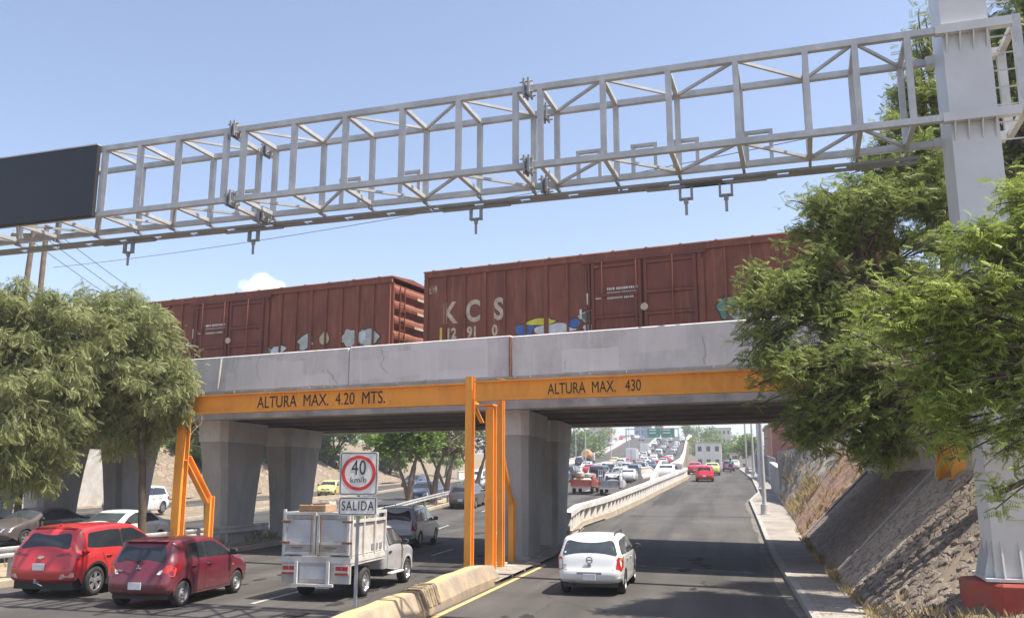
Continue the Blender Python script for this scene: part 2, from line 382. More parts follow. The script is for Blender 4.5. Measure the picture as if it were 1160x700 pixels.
# ------------------------------------------------------------------ ground: one sheet to the horizon
def ground_row(b):
    ca, cz = crest(b); s = sh(b)
    far = 9.0 if b < 120 else 9.0 + .5 * 0
    farz = interp(b, [(120, 9), (300, 9)])
    right_low = max(ze(b), 0)
    left_low = zl(b) + .6
    rows = [(-1500, farz), (-60 + s, farz), (-51 + s, interp(b, [(90, 7.5), (140, 3.5)])), (-42 + s, zl(b)), (-32 + s, zl(b) - .04), (aLo(b) - .6, zo(b) - .04),
            (aRo(b), zo(b) - .04), (aRo(b) + .5 * (aLh(b) - aRo(b)), (zo(b) + zh(b)) / 2 + .04), (aLh(b), zh(b) - .04), (aRh(b), zh(b) - .04)]
    if b > 60:
        wg = (aLe(b) - .7); mid = (aRh(b) + .8)
        if mid > wg - .5: mid = wg - .5
        rows += [(mid, max(zh(b) if b < 100 else ze(b), 0) - .06), (wg, ze(b) - .05)]
    else: rows += [(aLe(b) - .75, ze(b) - .03), (aLe(b) - .4, ze(b) - .04)]
    rows += [(aLe(b), ze(b) - .04), (aRe(b), ze(b) - .04), (aRe(b) + .2, ze(b) + .05), (asw(b), ze(b) + .08),
             (max(ca, asw(b) + .1), cz - .06), (ca + 14, cz + .3), (1500, cz + 1.5)]
    return rows
gb = [-600] + BS + [700, 1200, 2500]
mb = MB(); n = None
for b in gb:
    rows = ground_row(min(b, 520)); n = len(rows)
    if b > 520: rows = [(a, max(z - (b - 520) * .01, 0)) for a, z in rows]
    mb.v += [(a, b, z) for a, z in rows]
for i in range(len(gb) - 1):
    for k in range(n - 1): mb.f.append([i * n + k, i * n + k + 1, i * n + n + k + 1, i * n + n + k]); mb.m.append(0)
g = mb.build('ground', M_DIRT); g.rotation_euler.z = RZ; tag(g, kind='structure')

# ------------------------------------------------------------------ carriageways
sheet('exit_road', aLe, aRe, ze, 0, M_ASPH, -40, 172, 4)
sheet('highway', aLh, aRh, zh, 0, M_ASPH, -40, 470, 6)
sheet('opposite_road', aLo, aRo, zo, 0, M_ASPH2, -40, 470, 4)
sheet('lateral_road', lambda b: -41 + sh(b), lambda b: -33 + sh(b), zl, 0, M_ASPH2, -40, 200, 3)
sheet('slip_lane', lambda b: min(aRh(b) + .8, aLe(b) - 1.2), lambda b: aLe(b) - .7, lambda b: max(zh(b), ze(b)) if b < 100 else ze(b), -.01, M_ASPH2, 66, 130, 2)
sheet('sidewalk', lambda b: aRe(b) + .17, asw, ze, .15, mat('sidewalk concrete', (.34, .31, .27), .9, var=.15, scale=1.0, bump=.15, col2=(.21, .19, .165), mask=.52), -40, 172, 2)

def rail(mb, af, zf, b0, b1, st, w0, w1, z0, z1, m=0):
    """a solid ribbon along the road: af(b) + [w0, w1] wide, zf(b) + [z0, z1] high"""
    nn = max(2, int((b1 - b0) / st) + 1); secs = []
    for i in range(nn):
        b = b0 + (b1 - b0) * i / (nn - 1); a = af(b); z = zf(b)
        secs.append([(a + w0, b, z + z0), (a + w1, b, z + z0), (a + w1, b, z + z1), (a + w0, b, z + z1)])
    mb.loft(secs, m)
def rf(o): o.rotation_euler.z = RZ; return o

mb = MB(); rail(mb, aRe, ze, -40, 172, 2.0, 0, .168, -.1, .155)
tag(rf(mb.build('kerb', M_CONC)), kind='structure')
# slabs of the sidewalk: joints
mb = MB()
for i in range(-10, 70, 1):
    b = i * 1.5
    mb.add([(aRe(b) + .18, b, ze(b) + .154), (asw(b) - .02, b, ze(b) + .154), (asw(b) - .02, b + .025, ze(b + .025) + .154), (aRe(b) + .18, b + .025, ze(b + .025) + .154)], [[0, 1, 2, 3]])
tag(rf(mb.build('sidewalk_joint', mat('joint dirt', (.12, .11, .09), .95))), kind='structure')
# painted lines
mb = MB()
def line(mb, af, zf, b0, b1, wd, off=.008, st=2.0):
    nn = max(2, int((b1 - b0) / st) + 1); P = []; F = []
    for i in range(nn):
        b = b0 + (b1 - b0) * i / (nn - 1); P += [(af(b) - wd / 2, b, zf(b) + off), (af(b) + wd / 2, b, zf(b) + off)]
    for i in range(nn - 1): F.append([2 * i, 2 * i + 1, 2 * i + 3, 2 * i + 2])
    mb.add(P, F)
line(mb, lambda b: aLe(b) + .18, ze, -40, 27.6, .13)
tag(rf(mb.build('yellow_line', M_YEL)), kind='structure')
mb = MB()
for k in range(-2, 34):
    b0 = 17.7 + 12.2 * k
    for la in (-9.92, -13.55):
        line(mb, lambda b: la + sh(b), zh, b0 + (0 if la > -10 else 3), b0 + 3.0 + (0 if la > -10 else 3), .12)
    line(mb, lambda b: (aLo(b) + aRo(b)) / 2, zo, b0, b0 + 3, .12)
for k in range(0, 12): line(mb, lambda b: -37 + sh(b), zl, 10 + 12 * k, 13 + 12 * k, .12)
line(mb, lambda b: aLo(b) + .35, zo, -40, 460, .12); line(mb, lambda b: aRo(b) - .3, zo, -40, 460, .12)
tag(rf(mb.build('lane_marking', M_LANE)), kind='structure')
# scuffed transverse joint and dust in the gutter
mb = MB()
for k in range(46):
    a = -3.4 + 4.3 * random.random(); b = 27.2 + (a + 1) * -.42 + random.gauss(0, .07); L = .05 + .22 * random.random()
    mb.add([(a, b, .006), (a + L, b - L * .4, .006), (a + L, b - L * .4 + .035, .006), (a, b + .035, .006)], [[0, 1, 2, 3]])
tag(rf(mb.build('road_scuff', mat('scuffed paint', (.42, .41, .39), .9))), kind='structure')
sheet('gutter_dust', lambda b: aRe(b) - .26 - .06 * math.sin(b * 1.7) - .07 * math.sin(b * .61), aRe, ze, .005, mat('gutter dust', (.17, .15, .12), .95, var=.3, scale=3, col2=(.12, .11, .1), mask=.5, soft=.05), -10, 60)
sheet('median_strip', lambda b: aRo(b) + .02, lambda b: aLh(b) - .02, lambda b: (zo(b) + zh(b)) / 2, .07, mat('median earth', (.34, .27, .19), .95, var=.25, scale=1.5, bump=.4, bscale=10, col2=(.2, .18, .1), mask=.58), -40, 110, 2)
mb = MB()
rail(mb, aLh, zh, -40, 110, 2, -.2, 0, -.05, .16); rail(mb, aRo, zo, -40, 110, 2, 0, .2, -.05, .16)
rail(mb, aLo, zo, -40, 110, 2, -.2, 0, -.05, .16); rail(mb, lambda b: -33 + sh(b), zl, -40, 150, 2, 0, .2, -.05, .16)
rail(mb, lambda b: -41 + sh(b), zl, -40, 200, 2, -.2, 0, -.05, .16)
tag(rf(mb.build('median_kerb', M_TAN)), kind='structure')

def patch_sheet(name, a0, a1, b0, b1, zf, m):
    mb = MB(); n = max(2, int((b1 - b0) / 1.5)); P = []
    for i in range(n + 1): b = b0 + (b1 - b0) * i / n; P += [(a0 + .04 * math.sin(b * 3), b, zf(b) + .0045), (a1 + .04 * math.sin(b * 2.3), b, zf(b) + .0045)]
    mb.add(P, [[2 * i, 2 * i + 1, 2 * i + 3, 2 * i + 2] for i in range(n)]); return tag(rf(mb.build(name, m)), kind='structure')
M_PATCH = asphalt_mat('fresh asphalt and bridge shade', .052); M_PATCH2 = asphalt_mat('old asphalt', .085)
patch_sheet('asphalt_shade_patch', -5.3, .9, 27.2, 31.6, ze, M_PATCH); patch_sheet('asphalt_shade_patch', -2.9, -.6, 38, 46, ze, M_PATCH2); patch_sheet('asphalt_shade_patch', -4.6, -3.3, 55, 70, ze, M_PATCH)  # first patch: darker resurfacing that also paints in the bridge's shadow band
patch_sheet('asphalt_shade_patch', -9.4, -7.6, 24.5, 29, zh, M_PATCH); patch_sheet('asphalt_shade_patch', -13.2, -11.4, 22.5, 31, zh, M_PATCH2); patch_sheet('asphalt_shade_patch', -16.4, -14.9, 12, 18.5, zh, M_PATCH2)
def stains(name, m, lanes, zf, b0, b1, n, seed):
    r = random.Random(seed); mb = MB()
    for _ in range(n):
        a = r.choice(lanes) + r.gauss(0, .18); b = r.uniform(b0, b1); s = .05 + .22 * r.random() ** 2; k = 9
        mb.add([(a + math.cos(6.283 * i / k) * s * (.6 + .5 * r.random()), b + math.sin(6.283 * i / k) * s * 2.2 * (.6 + .5 * r.random()), zf(b) + .0065) for i in range(k)], [list(range(k))])
    return tag(rf(mb.build(name, m)), kind='structure')
M_OIL = mat('oil stain', (.040, .038, .036), .9, var=.3, scale=6, spec=.1)
stains('oil_stain', M_OIL, (-.9, -3.9), ze, 14, 31, 34, 1); stains('oil_stain', M_OIL, (-8.3, -11.8, -15.3), zh, 14, 45, 60, 2)
# rough stone bank left of the far side road
mb = MB(); bs = [x * 2 for x in range(7, 66)]; rr = np.random.RandomState(3); P = []
for b in bs:
    for k in range(9): t_ = k / 8; P.append((-42.2 + sh(b) - 9 * t_ + .25 * rr.randn(), b, zl(b) + (interp(b, [(90, 7.5), (140, 3.5)]) - zl(b)) * t_ + .12 + .16 * rr.rand()))
mb.add(P, [[i * 9 + k, i * 9 + 9 + k, i * 9 + 9 + k + 1, i * 9 + k + 1] for i in range(len(bs) - 1) for k in range(8)])
tag(rf(mb.build('earth_bank', stone_mat('earth and rubble', (.20, .155, .115), (.30, .235, .17), (.17, .13, .095), 1.6, .8), smooth=70)), kind='structure')

# ------------------------------------------------------------------ paved bank on the right
def bank(name, b0, b1, m, parent, rough, lab=None, cell=.16):
    nb = max(2, int((b1 - b0) / cell)); na = 22; P = []; F = []
    rnd = np.random.RandomState(int(b0 * 10) + 400)
    for i in range(nb + 1):
        b = b0 + (b1 - b0) * i / nb; ca, cz = crest(b); a0, z0 = asw(b) - .03, ze(b) + .13
        for k in range(na + 1):
            t = k / na; d = rough * rnd.randn() if 0 < k < na and 0 < i < nb else 0
            P.append((a0 + (ca - a0) * t - d * .7, b, z0 + (cz - z0) * t + d * .6 + .05))
    q = na + 1
    for i in range(nb):
        for k in range(na): F.append([i * q + k, i * q + q + k, i * q + q + k + 1, i * q + k + 1])
    o0 = len(P)
    # skirt into the ground on both cut edges
    for i in (0, nb):
        for k in range(na + 1): x, y, z = P[i * q + k]; P.append((x + .3, y, z - .3))
    for k in range(na):
        F.append([k, k + 1, o0 + k + 1, o0 + k]); F.append([nb * q + k, o0 + q + k, o0 + q + k + 1, nb * q + k + 1])
    mb = MB(); mb.add(P, F); o = mb.build(name, m, parent, 60)
    if lab: o['label'] = lab
    return o
bk = thing('paved_bank', 'sloping stone and concrete bank rising from the right sidewalk up to the bridge abutment', 'embankment', (0, 0, 0), RZ)
bank('stone_facing', 13.6, 20.9, stone_mat('volcanic stone', (.15, .12, .098), (.27, .22, .175), (.15, .12, .095), 4.4, 1.0, 1.0, .45), bk, .024, 'dark rough volcanic stone masonry')
bank('cement_facing', 20.9, 24.6, stone_mat('cement washed stone', (.36, .295, .23), (.45, .38, .30), (.27, .22, .17), 3.6, .7), bk, .02, 'pale cement washed strip')
bank('stone_facing', 24.6, 37.6, stone_mat('grey stone', (.24, .19, .155), (.34, .28, .225), (.18, .145, .115), 4.5, .5), bk, .015, 'even stone facing under the bridge')
bank('brick_facing', 37.6, 44.5, stone_mat('brown rubble', (.32, .19, .12), (.42, .28, .19), (.28, .20, .14), 6, .6), bk, .03, 'brown rubble facing')
bank('cement_facing', 44.5, 57.2, mat('patched cement', (.45, .41, .36), .92, var=.25, scale=.9, bump=.6, bscale=6, col2=(.22, .18, .13), mask=.50, soft=.06), bk, .04, 'pale patched cement with dry brush')
for b0, b1 in ((24.45, 24.75), (37.4, 37.75), (44.4, 44.7)):
    secs = []; mb = MB()
    for b in (b0, b1):
        ca, cz = crest(b); a0, z0 = asw(b) - .03, ze(b) + .14
        secs.append([(a0 - .05, b, z0 - .1), (a0 + .06, b, z0 + .12), (ca - .02, b, cz + .17), (ca + .3, b, cz - .1)])
    mb.loft(secs); mb.build('bank_rib', M_CONC, bk)
# end wall of the bank, bare block
wt = thing('retaining_wall', 'short grey concrete wall ending the bank beside the far sidewalk', 'wall', W(0, 0), RZ)
# individual stones set in the rough part of the bank
M_ST = [stone_mat('set stone %d' % i, c1, c2, c1, 9, .6) for i, (c1, c2) in enumerate((((.19, .15, .12), (.24, .195, .155)), ((.25, .205, .16), (.31, .255, .20)), ((.15, .125, .105), (.20, .165, .14))))]
mb = MB(); rg_ = random.Random(5); b = 13.9
while b < 20.7:
    t_ = .02; sb = .20 + .16 * rg_.random()
    while t_ < .97:
        ca, cz = crest(b); a0, z0 = asw(b) - .03, ze(b) + .18; Ls = math.hypot(ca - a0, cz - z0); st_ = .16 + .14 * rg_.random()
        ua, uz = (ca - a0) / Ls, (cz - z0) / Ls; na_, nz_ = -uz, ua; tc_ = t_ + .5 * st_ / Ls; bc = b + rg_.uniform(-.05, .05); hh = rg_.uniform(.01, .045); k = 7; P = []
        for lv, (sc, h_) in enumerate(((1.0, -.05), (.93, hh * .6), (.66, hh))):
            for j in range(k):
                an = 6.283 * j / k + .4; q = rg_.uniform(.86, 1.08); db = math.cos(an) * sb * .5 * sc * q; du = math.sin(an) * st_ * .5 * sc * q
                P.append((a0 + ua * (tc_ * Ls + du) + na_ * h_, bc + db, z0 + uz * (tc_ * Ls + du) + nz_ * h_))
        F = [[lv * k + j, lv * k + (j + 1) % k, lv * k + k + (j + 1) % k, lv * k + k + j] for lv in range(2) for j in range(k)] + [[2 * k + j for j in range(k)]]
        mb.add(P, F, rg_.choice((0, 1, 1, 2))); t_ += (st_ + .02) / Ls
    b += sb * .98
mb.build('set_stones', M_ST, bk, 35, recalc=True)['kind'] = 'stuff'
mb = MB(); mb.add([], [])
secs = []
for b in (56.8, 57.4):
    secs.append([(2.98, b, ze(b)), (5.5, b, ze(b)), (5.5, b, 4.35), (2.98, b, 4.25)])
mb.loft(secs); rail(mb, lambda b: 3.0 + .006 * (b - 57), ze, 57.4, 70, 2, 0, .3, -.1, 2.0 )
mb.build('wall_body', M_CONC, wt)
mb = MB(); rail(mb, lambda b: 2.98 + .006 * (b - 57), ze, 57.4, 70, 2, -.03, .36, 2.0, 2.12); mb.build('coping', M_CONCL, wt)

# ------------------------------------------------------------------ concrete barriers
def barrier(name, label, af, zf, b0, b1, hgt=.95, open_=False, grp=None, st=2.0, wd=.3):
    t = thing(name, label, 'barrier', (0, 0, 0), RZ, grp)
    if open_:
        mb = MB(); rail(mb, af, zf, b0, b1, st, -wd / 2 - .06, wd / 2 + .06, -.3, .24); mb.build('footing', M_TAN, t)
        mb = MB(); rail(mb, af, zf, b0, b1, st, -wd / 2 - .03, wd / 2 + .03, hgt - .22, hgt); mb.build('top_rail', M_WHITE, t)
        mb = MB(); b = b0 + .3
        while b < b1:
            a = af(b); z = zf(b)
            mb.loft([[(a - .11, b - .22, z + .24), (a + .13, b - .22, z + .24), (a + .13, b + .22, z + .24), (a - .11, b + .22, z + .24)],
                     [(a - .11, b + .02, z + hgt - .22), (a + .13, b + .02, z + hgt - .22), (a + .13, b + .3, z + hgt - .22), (a - .11, b + .3, z + hgt - .22)]])
            b += 1.05
        o = mb.build('baluster', M_WHITE, t); o['kind'] = 'stuff'
    else:
        mb = MB(); nn = int((b1 - b0) / st) + 1; secs = []
        for i in range(nn + 1):
            b = b0 + (b1 - b0) * i / nn; a = af(b); z = zf(b)
            secs.append([(a - .3, b, z - .4), (a + .3, b, z - .4), (a + .28, b, z + .15), (a + .12, b, z + .38), (a + .09, b, z + hgt), (a - .09, b, z + hgt), (a - .12, b, z + .38), (a - .28, b, z + .15)])
        mb.loft(secs); mb.build('barrier_wall', M_WHITE, t)
        mb = MB(); rail(mb, af, zf, b0, b1, st, -.13, .13, hgt, hgt + .12); mb.build('coping', M_WHITE, t)
    return t
barrier('concrete_barrier', 'white balustrade barrier curving along the left side of the exit road beyond the bridge', lambda b: aLe(b) - .35, ze, 38, 99, 1.0, True)
barrier('concrete_barrier', 'white concrete barrier closing the right edge of the climbing highway', lambda b: aRh(b) + .35, lambda b: max(zh(b), ze(b)) if b < 105 else zh(b), 94, 402, 1.0, st=4)
barrier('concrete_barrier', 'white median barrier between the two climbing carriageways', lambda b: (aLh(b) + aRo(b)) / 2, zh, 122, 402, 1.0, st=4)
barrier('concrete_barrier', 'long white barrier on the far left edge of the climbing overpass', lambda b: aLo(b) - .4, zo, 104, 402, 1.0, st=4)
t = thing('concrete_barrier', 'white guard wall of the slip lane with a parked white car behind it', 'barrier', (0, 0, 0), RZ)
def aw(b): return -6.15 - .035 * (b - 74)
def ww(mb, e, k0, k1):
    secs = []
    for i in range(13):
        b = 73 + 2 * i; hh = .35 + .055 * (b - 73); a = aw(b)
        secs.append([(a - .11 - e, b, ze(b) - .4 if k0 is None else ze(b) + hh + k0), (a + .11 + e, b, ze(b) - .4 if k0 is None else ze(b) + hh + k0), (a + .11 + e, b, ze(b) + hh + k1), (a - .11 - e, b, ze(b) + hh + k1)])
    mb.loft(secs)
mb = MB(); ww(mb, 0, None, 0); mb.bar((aw(97) + .12, 97.2, ze(97) + .6), (aLe(97) - .75, 97.2, ze(97) + .5), .22, 1.9); mb.build('barrier_wall', M_WHITE, t)
mb = MB(); ww(mb, .04, .001, .12); mb.build('coping', M_WHITE, t)

def nc(b): return -6.2 + .035 * max(0, 20 - b) + .012 * math.sin(b * 2.1)
# divider nose in front of the orange posts
t = thing('divider_kerb', 'low yellow and dusty concrete divider nose in front of the orange posts', 'divider', (0, 0, 0), RZ)
mb = MB(); secs = []
for i in range(31):
    b = 8 + i * .5; c = nc(b); e = 1.0 if b < 22.2 else 1 - .22 * (b - 22.2)
    hh = .47 * e + .012 * math.sin(b * 3.3)
    secs.append([(c - .36, b, -.05), (c + .36, b, -.05), (c + .35, b, .14 * e), (c + .19, b, hh - .025), (c + .16, b, hh), (c - .16, b, hh), (c - .19, b, hh - .025), (c - .35, b, .14 * e)])
mb.loft(secs); mb.build('divider_body', mat('divider paint', (.40, .30, .19), .9, var=.25, scale=3.2, bump=.5, bscale=14, col2=(.24, .205, .17), mask=.50), t, 22)
mb = MB(); secs = []
for i in range(26):
    b = 8 + i * .56; hh = .47 + .012 * math.sin(b * 3.3); c = nc(b)
    secs.append([(c - .145, b, hh - .01), (c + .145, b, hh - .01), (c + .135, b, hh + .004), (c - .135, b, hh + .004)])
mb.loft(secs); mb.build('painted_top', mat('divider yellow', (.56, .39, .15), .85, var=.18, scale=4, bump=.3, col2=(.38, .30, .21), mask=.52), t, 22)
mb = MB()
for k in range(5):
    b = 16.6 + .3 * k; hh = .478 + .012 * math.sin(b * 3.3); c = nc(b)
    prof = [(c - .215, hh - .055), (c - .145, hh + .006), (c + .145, hh + .006), (c + .21, hh - .055), (c + .36, .14)]
    P = []; F = []
    for (a, z) in prof:
        for db in (0, .2): P.append((a + .006, b + db - (hh - z) * .5, z + .004))
    for i in range(len(prof) - 1): F.append([2 * i, 2 * i + 2, 2 * i + 3, 2 * i + 1])
    mb.add(P, F)
mb.build('black_stripe', mat('faded black paint', (.06, .05, .035), .8, var=.4, scale=8, col2=(.4, .3, .16), mask=.56), t)
# broken pavement round the post feet
mb = MB()
for k in range(46):
    a = -6.9 + random.random() * 1.1; b = 23.4 + random.random() * 6.5; s = .05 + .16 * random.random() ** 2
    pts = []
    for j in range(6):
        q = j * math.pi / 3; r = s * (.7 + .5 * random.random()); pts.append((math.cos(q) * r, math.sin(q) * r))
    mb.prism(pts, lambda x, y, z: (a + x, b + y, z), 0, .03 + s * .5 * random.random())
o = rf(mb.build('broken_concrete', M_CONCL)); tag(o, 'broken pieces of concrete scattered round the feet of the middle orange posts', 'rubble', kind='stuff')
sheet('traffic_island', lambda b: aLe(b) - 1.35, lambda b: aLe(b) - .05, ze, .06, mat('island concrete', (.34, .30, .25), .92, var=.25, scale=2.5, bump=.5, bscale=8, col2=(.20, .18, .155), mask=.52), 22.4, 46)
# ================================================================== railway bridge
BD = Vector((.909, -.416, 0)).normalized(); BN = Vector((-BD.y, BD.x, 0)); FP = Vector((3.64, 25.2, 0)) + BN * 1.2; BRZ = math.atan2(BD.y, BD.x)
def to_b(p):
    d = Vector(p) - FP; return (d.dot(BD), d.dot(BN), p[2])
def weathered(name, col, dark, light, spot=(.10, .05, .04), lo=.62, bump=.15):
    m = bpy.data.materials.new(name); m.use_nodes = True
    nt = m.node_tree; n = nt.nodes; l = nt.links; b = n['Principled BSDF']; b.inputs['Roughness'].default_value = .75
    tc = n.new('ShaderNodeTexCoord')
    def nz(scale, v, det=6):
        mp = n.new('ShaderNodeMapping'); mp.inputs['Scale'].default_value = v; l.new(tc.outputs['Object'], mp.inputs['Vector'])
        q = n.new('ShaderNodeTexNoise'); q.inputs['Scale'].default_value = scale; q.inputs['Detail'].default_value = det; q.inputs['Roughness'].default_value = .65
        l.new(mp.outputs[0], q.inputs['Vector']); return q.outputs['Fac']
    def mixc(a, c, f, lo, hi):
        r = n.new('ShaderNodeMapRange'); r.inputs['From Min'].default_value = lo; r.inputs['From Max'].default_value = hi; l.new(f, r.inputs['Value'])
        x = n.new('ShaderNodeMix'); x.data_type = 'RGBA'; x.inputs['B'].default_value = (*c, 1)
        if isinstance(a, tuple): x.inputs['A'].default_value = (*a, 1)
        else: l.new(a, x.inputs['A'])
        l.new(r.outputs[0], x.inputs['Factor']); return x.outputs['Result']
    o = mixc(col, dark, nz(.9, (1, 1, .7)), .42, .75)
    o = mixc(o, light, nz(3.0, (2.2, 2.2, .22)), .52, .85)
    o = mixc(o, spot, nz(7, (1, 1, 1)), lo, .85)
    l.new(o, b.inputs['Base Color'])
    bp = n.new('ShaderNodeBump'); bp.inputs['Strength'].default_value = bump; bp.inputs['Distance'].default_value = .03; l.new(nz(5, (1, 1, .6)), bp.inputs['Height']); l.new(bp.outputs[0], b.inputs['Normal']); return m
M_PAR = weathered('grey painted concrete', (.64, .625, .615), (.45, .44, .43), (.72, .70, .69), (.33, .31, .29), .60, .4)
M_SOF = mat('dark grey concrete', (.20, .185, .17), .9, var=.2, scale=1.2, bump=.15, col2=(.13, .12, .11), mask=.53)  # dark mottled tone of the deck slab and girders
M_PIER = weathered('pier concrete', (.43, .425, .42), (.30, .295, .29), (.52, .51, .50), (.20, .19, .18), .62, .25)
M_RUST = mat('rust streak', (.20, .10, .05), .9, var=.3, scale=8)
br = thing('railway_bridge', 'grey concrete railway bridge with flared piers carrying brown boxcars over the road', 'bridge', FP, BRZ)
X0, X1 = -46.0, 30.0
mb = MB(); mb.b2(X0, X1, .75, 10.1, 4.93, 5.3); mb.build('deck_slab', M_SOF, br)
mb = MB(); mb.b2(X0, X1, 0.0, .748, 4.78, 5.63); mb.b2(X0, X1, 10.102, 10.8, 4.76, 5.63); mb.build('edge_beam', mat('edge beam concrete', (.50, .48, .45), .85, var=.15, scale=1.5, bump=.2, bscale=14, col2=(.23, .21, .19), mask=.54), br)
mb = MB()
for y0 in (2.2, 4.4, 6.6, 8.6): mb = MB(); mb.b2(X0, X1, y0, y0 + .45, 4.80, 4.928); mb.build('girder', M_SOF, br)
mb = MB(); mb.b2(X0, X1, -.07, .5, 5.632, 5.80, bev=.03); mb.build('ledge', M_CONCL, br)
joints = [X0, -36, -28.3, -19.6, -10.9, -4.62, 3.4, 12, 20.5, X1]
for i, (a, b) in enumerate(zip(joints, joints[1:])):
    mb = MB(); dz = .012 * ((i * 7) % 5 - 2)
    mb.b2(a + .012, b - .012, .05, .34, 5.802, 7.15 + dz, bev=.03); mb.build('parapet_panel', M_PAR, br)
mb = MB()
for i, (a, b) in enumerate(zip(joints, joints[1:])): mb.b2(a + .012, b - .012, 10.4, 10.7, 5.632, 7.15)
mb.build('rear_parapet', M_PAR, br)
# weep pipes on the parapet
for x, h0, h1, lean in ((-16.75, 5.9, 7.05, .04), (-4.62, 5.4, 7.1, 0)):
    mb = MB(); mb.path([(x, .0, h0), (x + lean, .0, (h0 + h1) / 2), (x + lean * 1.5, .01, h1)], .045, 8); mb.build('drain_pipe', M_WHITE if x < -10 else M_RUST, br, 40)
# repainted patches, cracks and drips on the parapet
rp = random.Random(8); PV = [weathered('repaint %d' % i, c, tuple(q * .9 for q in c), tuple(min(1, q * 1.12) for q in c), (.45, .43, .41), .66, .3) for i, c in enumerate(((.70, .69, .68), (.66, .65, .64), (.68, .665, .65)))]
for i in range(26):
    x = rp.uniform(-20, 8); wd = rp.uniform(1.2, 3.0); z0 = rp.choice((5.83, rp.uniform(5.9, 6.4))); z1 = min(7.1, z0 + rp.uniform(.35, 1.2)); n = 6
    top = [(x + wd * k / n, z1 + rp.uniform(-.05, .04)) for k in range(n + 1)]; bot = [(x + wd * k / n, z0 + rp.uniform(-.0, .05)) for k in range(n, -1, -1)]
    if any(x < j < x + wd for j in joints): continue
    mb = MB(); mb.prism(bot[::-1] + top[::-1], lambda a, z, y: (a, y, z), .049 - .0003 * i, .0505 + .0001 * i); mb.build('paint_patch', PV[i % 3], br, recalc=True)
mb = MB()
for i in range(9):
    x = rp.uniform(-19, 7); z = 7.05 if i % 2 else rp.uniform(6, 6.8)
    for k in range(9):
        x2, z2 = x + rp.uniform(-.09, .12), z - rp.uniform(.05, .15)
        if z2 < 5.83: break
        mb.bar((x, .0405, z), (x2, .0405, z2), .004, rp.uniform(.005, .012), 0, (0, 1, 0)) ; x, z = x2, z2
mb.build('crack', mat('crack dirt', (.10, .095, .09), .95), br)['kind'] = 'stuff'
# ragged cement along the ledge
mb = MB(); x = X0
while x < X1:
    L = .3 + random.random() * .9
    mb.b2(x, x + L - .02, -.085 - .02 * random.random(), -.0705, 5.74 + .03 * random.random(), 5.795)
    x += L
mb.build('cement_lip', M_CONCL, br)
mb = MB(); mb.b2(X0, X1, .8, 9.6, 5.302, 5.38); mb.build('ballast', mat('ballast', (.22, .2, .18), .95, var=.3, scale=20, bump=.8, bscale=30), br)
for yy in (4.7 - .7175, 4.7 + .7175):
    mb = MB(); mb.ibeam((X0, yy, 5.465), (X1, yy, 5.465), .12, .17, .035, .02); mb.build('rail', M_RUST, br)

def pier(cx, cy, s=1.0):
    """flared pier in bridge coordinates; its long side runs along the road"""
    rz = RZ - BRZ; cr, sr = math.cos(rz), math.sin(rz)
    def sec(w, d, z, ch):
        w /= 2; d /= 2
        pts = [(-w + ch, -d), (w - ch, -d), (w, -d + ch), (w, d - ch), (w - ch, d), (-w + ch, d), (-w, d - ch), (-w, -d + ch)]
        return [(cx + x * cr - y * sr, cy + x * sr + y * cr, z) for x, y in pts]
    mb = MB(); mb.loft([sec(.95, 2.2, -.1, .16), sec(.98, 2.25, .6, .17), sec(1.04, 2.5, 1.8, .19), sec(1.12, 2.85, 3.0, .2), sec(1.2, 3.25, 3.98, .21)])
    p = mb.build('pier', M_PIER, br, 30)
    mb = MB(); mb.loft([sec(1.27, 3.35, 3.982, .22), sec(1.3, 3.5, 4.775, .24)]); mb.build('pier_cap', M_PAR, p, 30)
    mb = MB(); mb.loft([sec(1.25, 2.7, -.08, .1), sec(1.2, 2.6, .16, .1)]); mb.build('footing', M_CONC, p)
for row, (px, py) in enumerate(((.28, 30.4), (-11.1, 35.6), (-20.3, 39.8), (-29.5, 44.2))):
    l = to_b((px, py, 0)); d = Vector((EF.dot(BD), EF.dot(BN)))
    for k in (0, 5.1): pier(l[0] + d.x * k, l[1] + d.y * k)
# abutment walls both sides
mb = MB(); c = [to_b(W(5.3, 24.2)), to_b(W(5.3, 38.2)), to_b(W(9, 38.2)), to_b(W(9, 23))]
mb.loft([[(q[0], q[1], 2.3) for q in c], [(q[0], q[1], 4.77) for q in c]]); mb.build('abutment', M_CONCL, br)
mb = MB(); c = [to_b(W(-44, 44)), to_b(W(-44, 60)), to_b(W(-54, 62)), to_b(W(-54, 46))]
mb.loft([[(q[0], q[1], 0) for q in c], [(q[0], q[1], 4.67) for q in c]]); mb.build('abutment', M_CONCL, br)

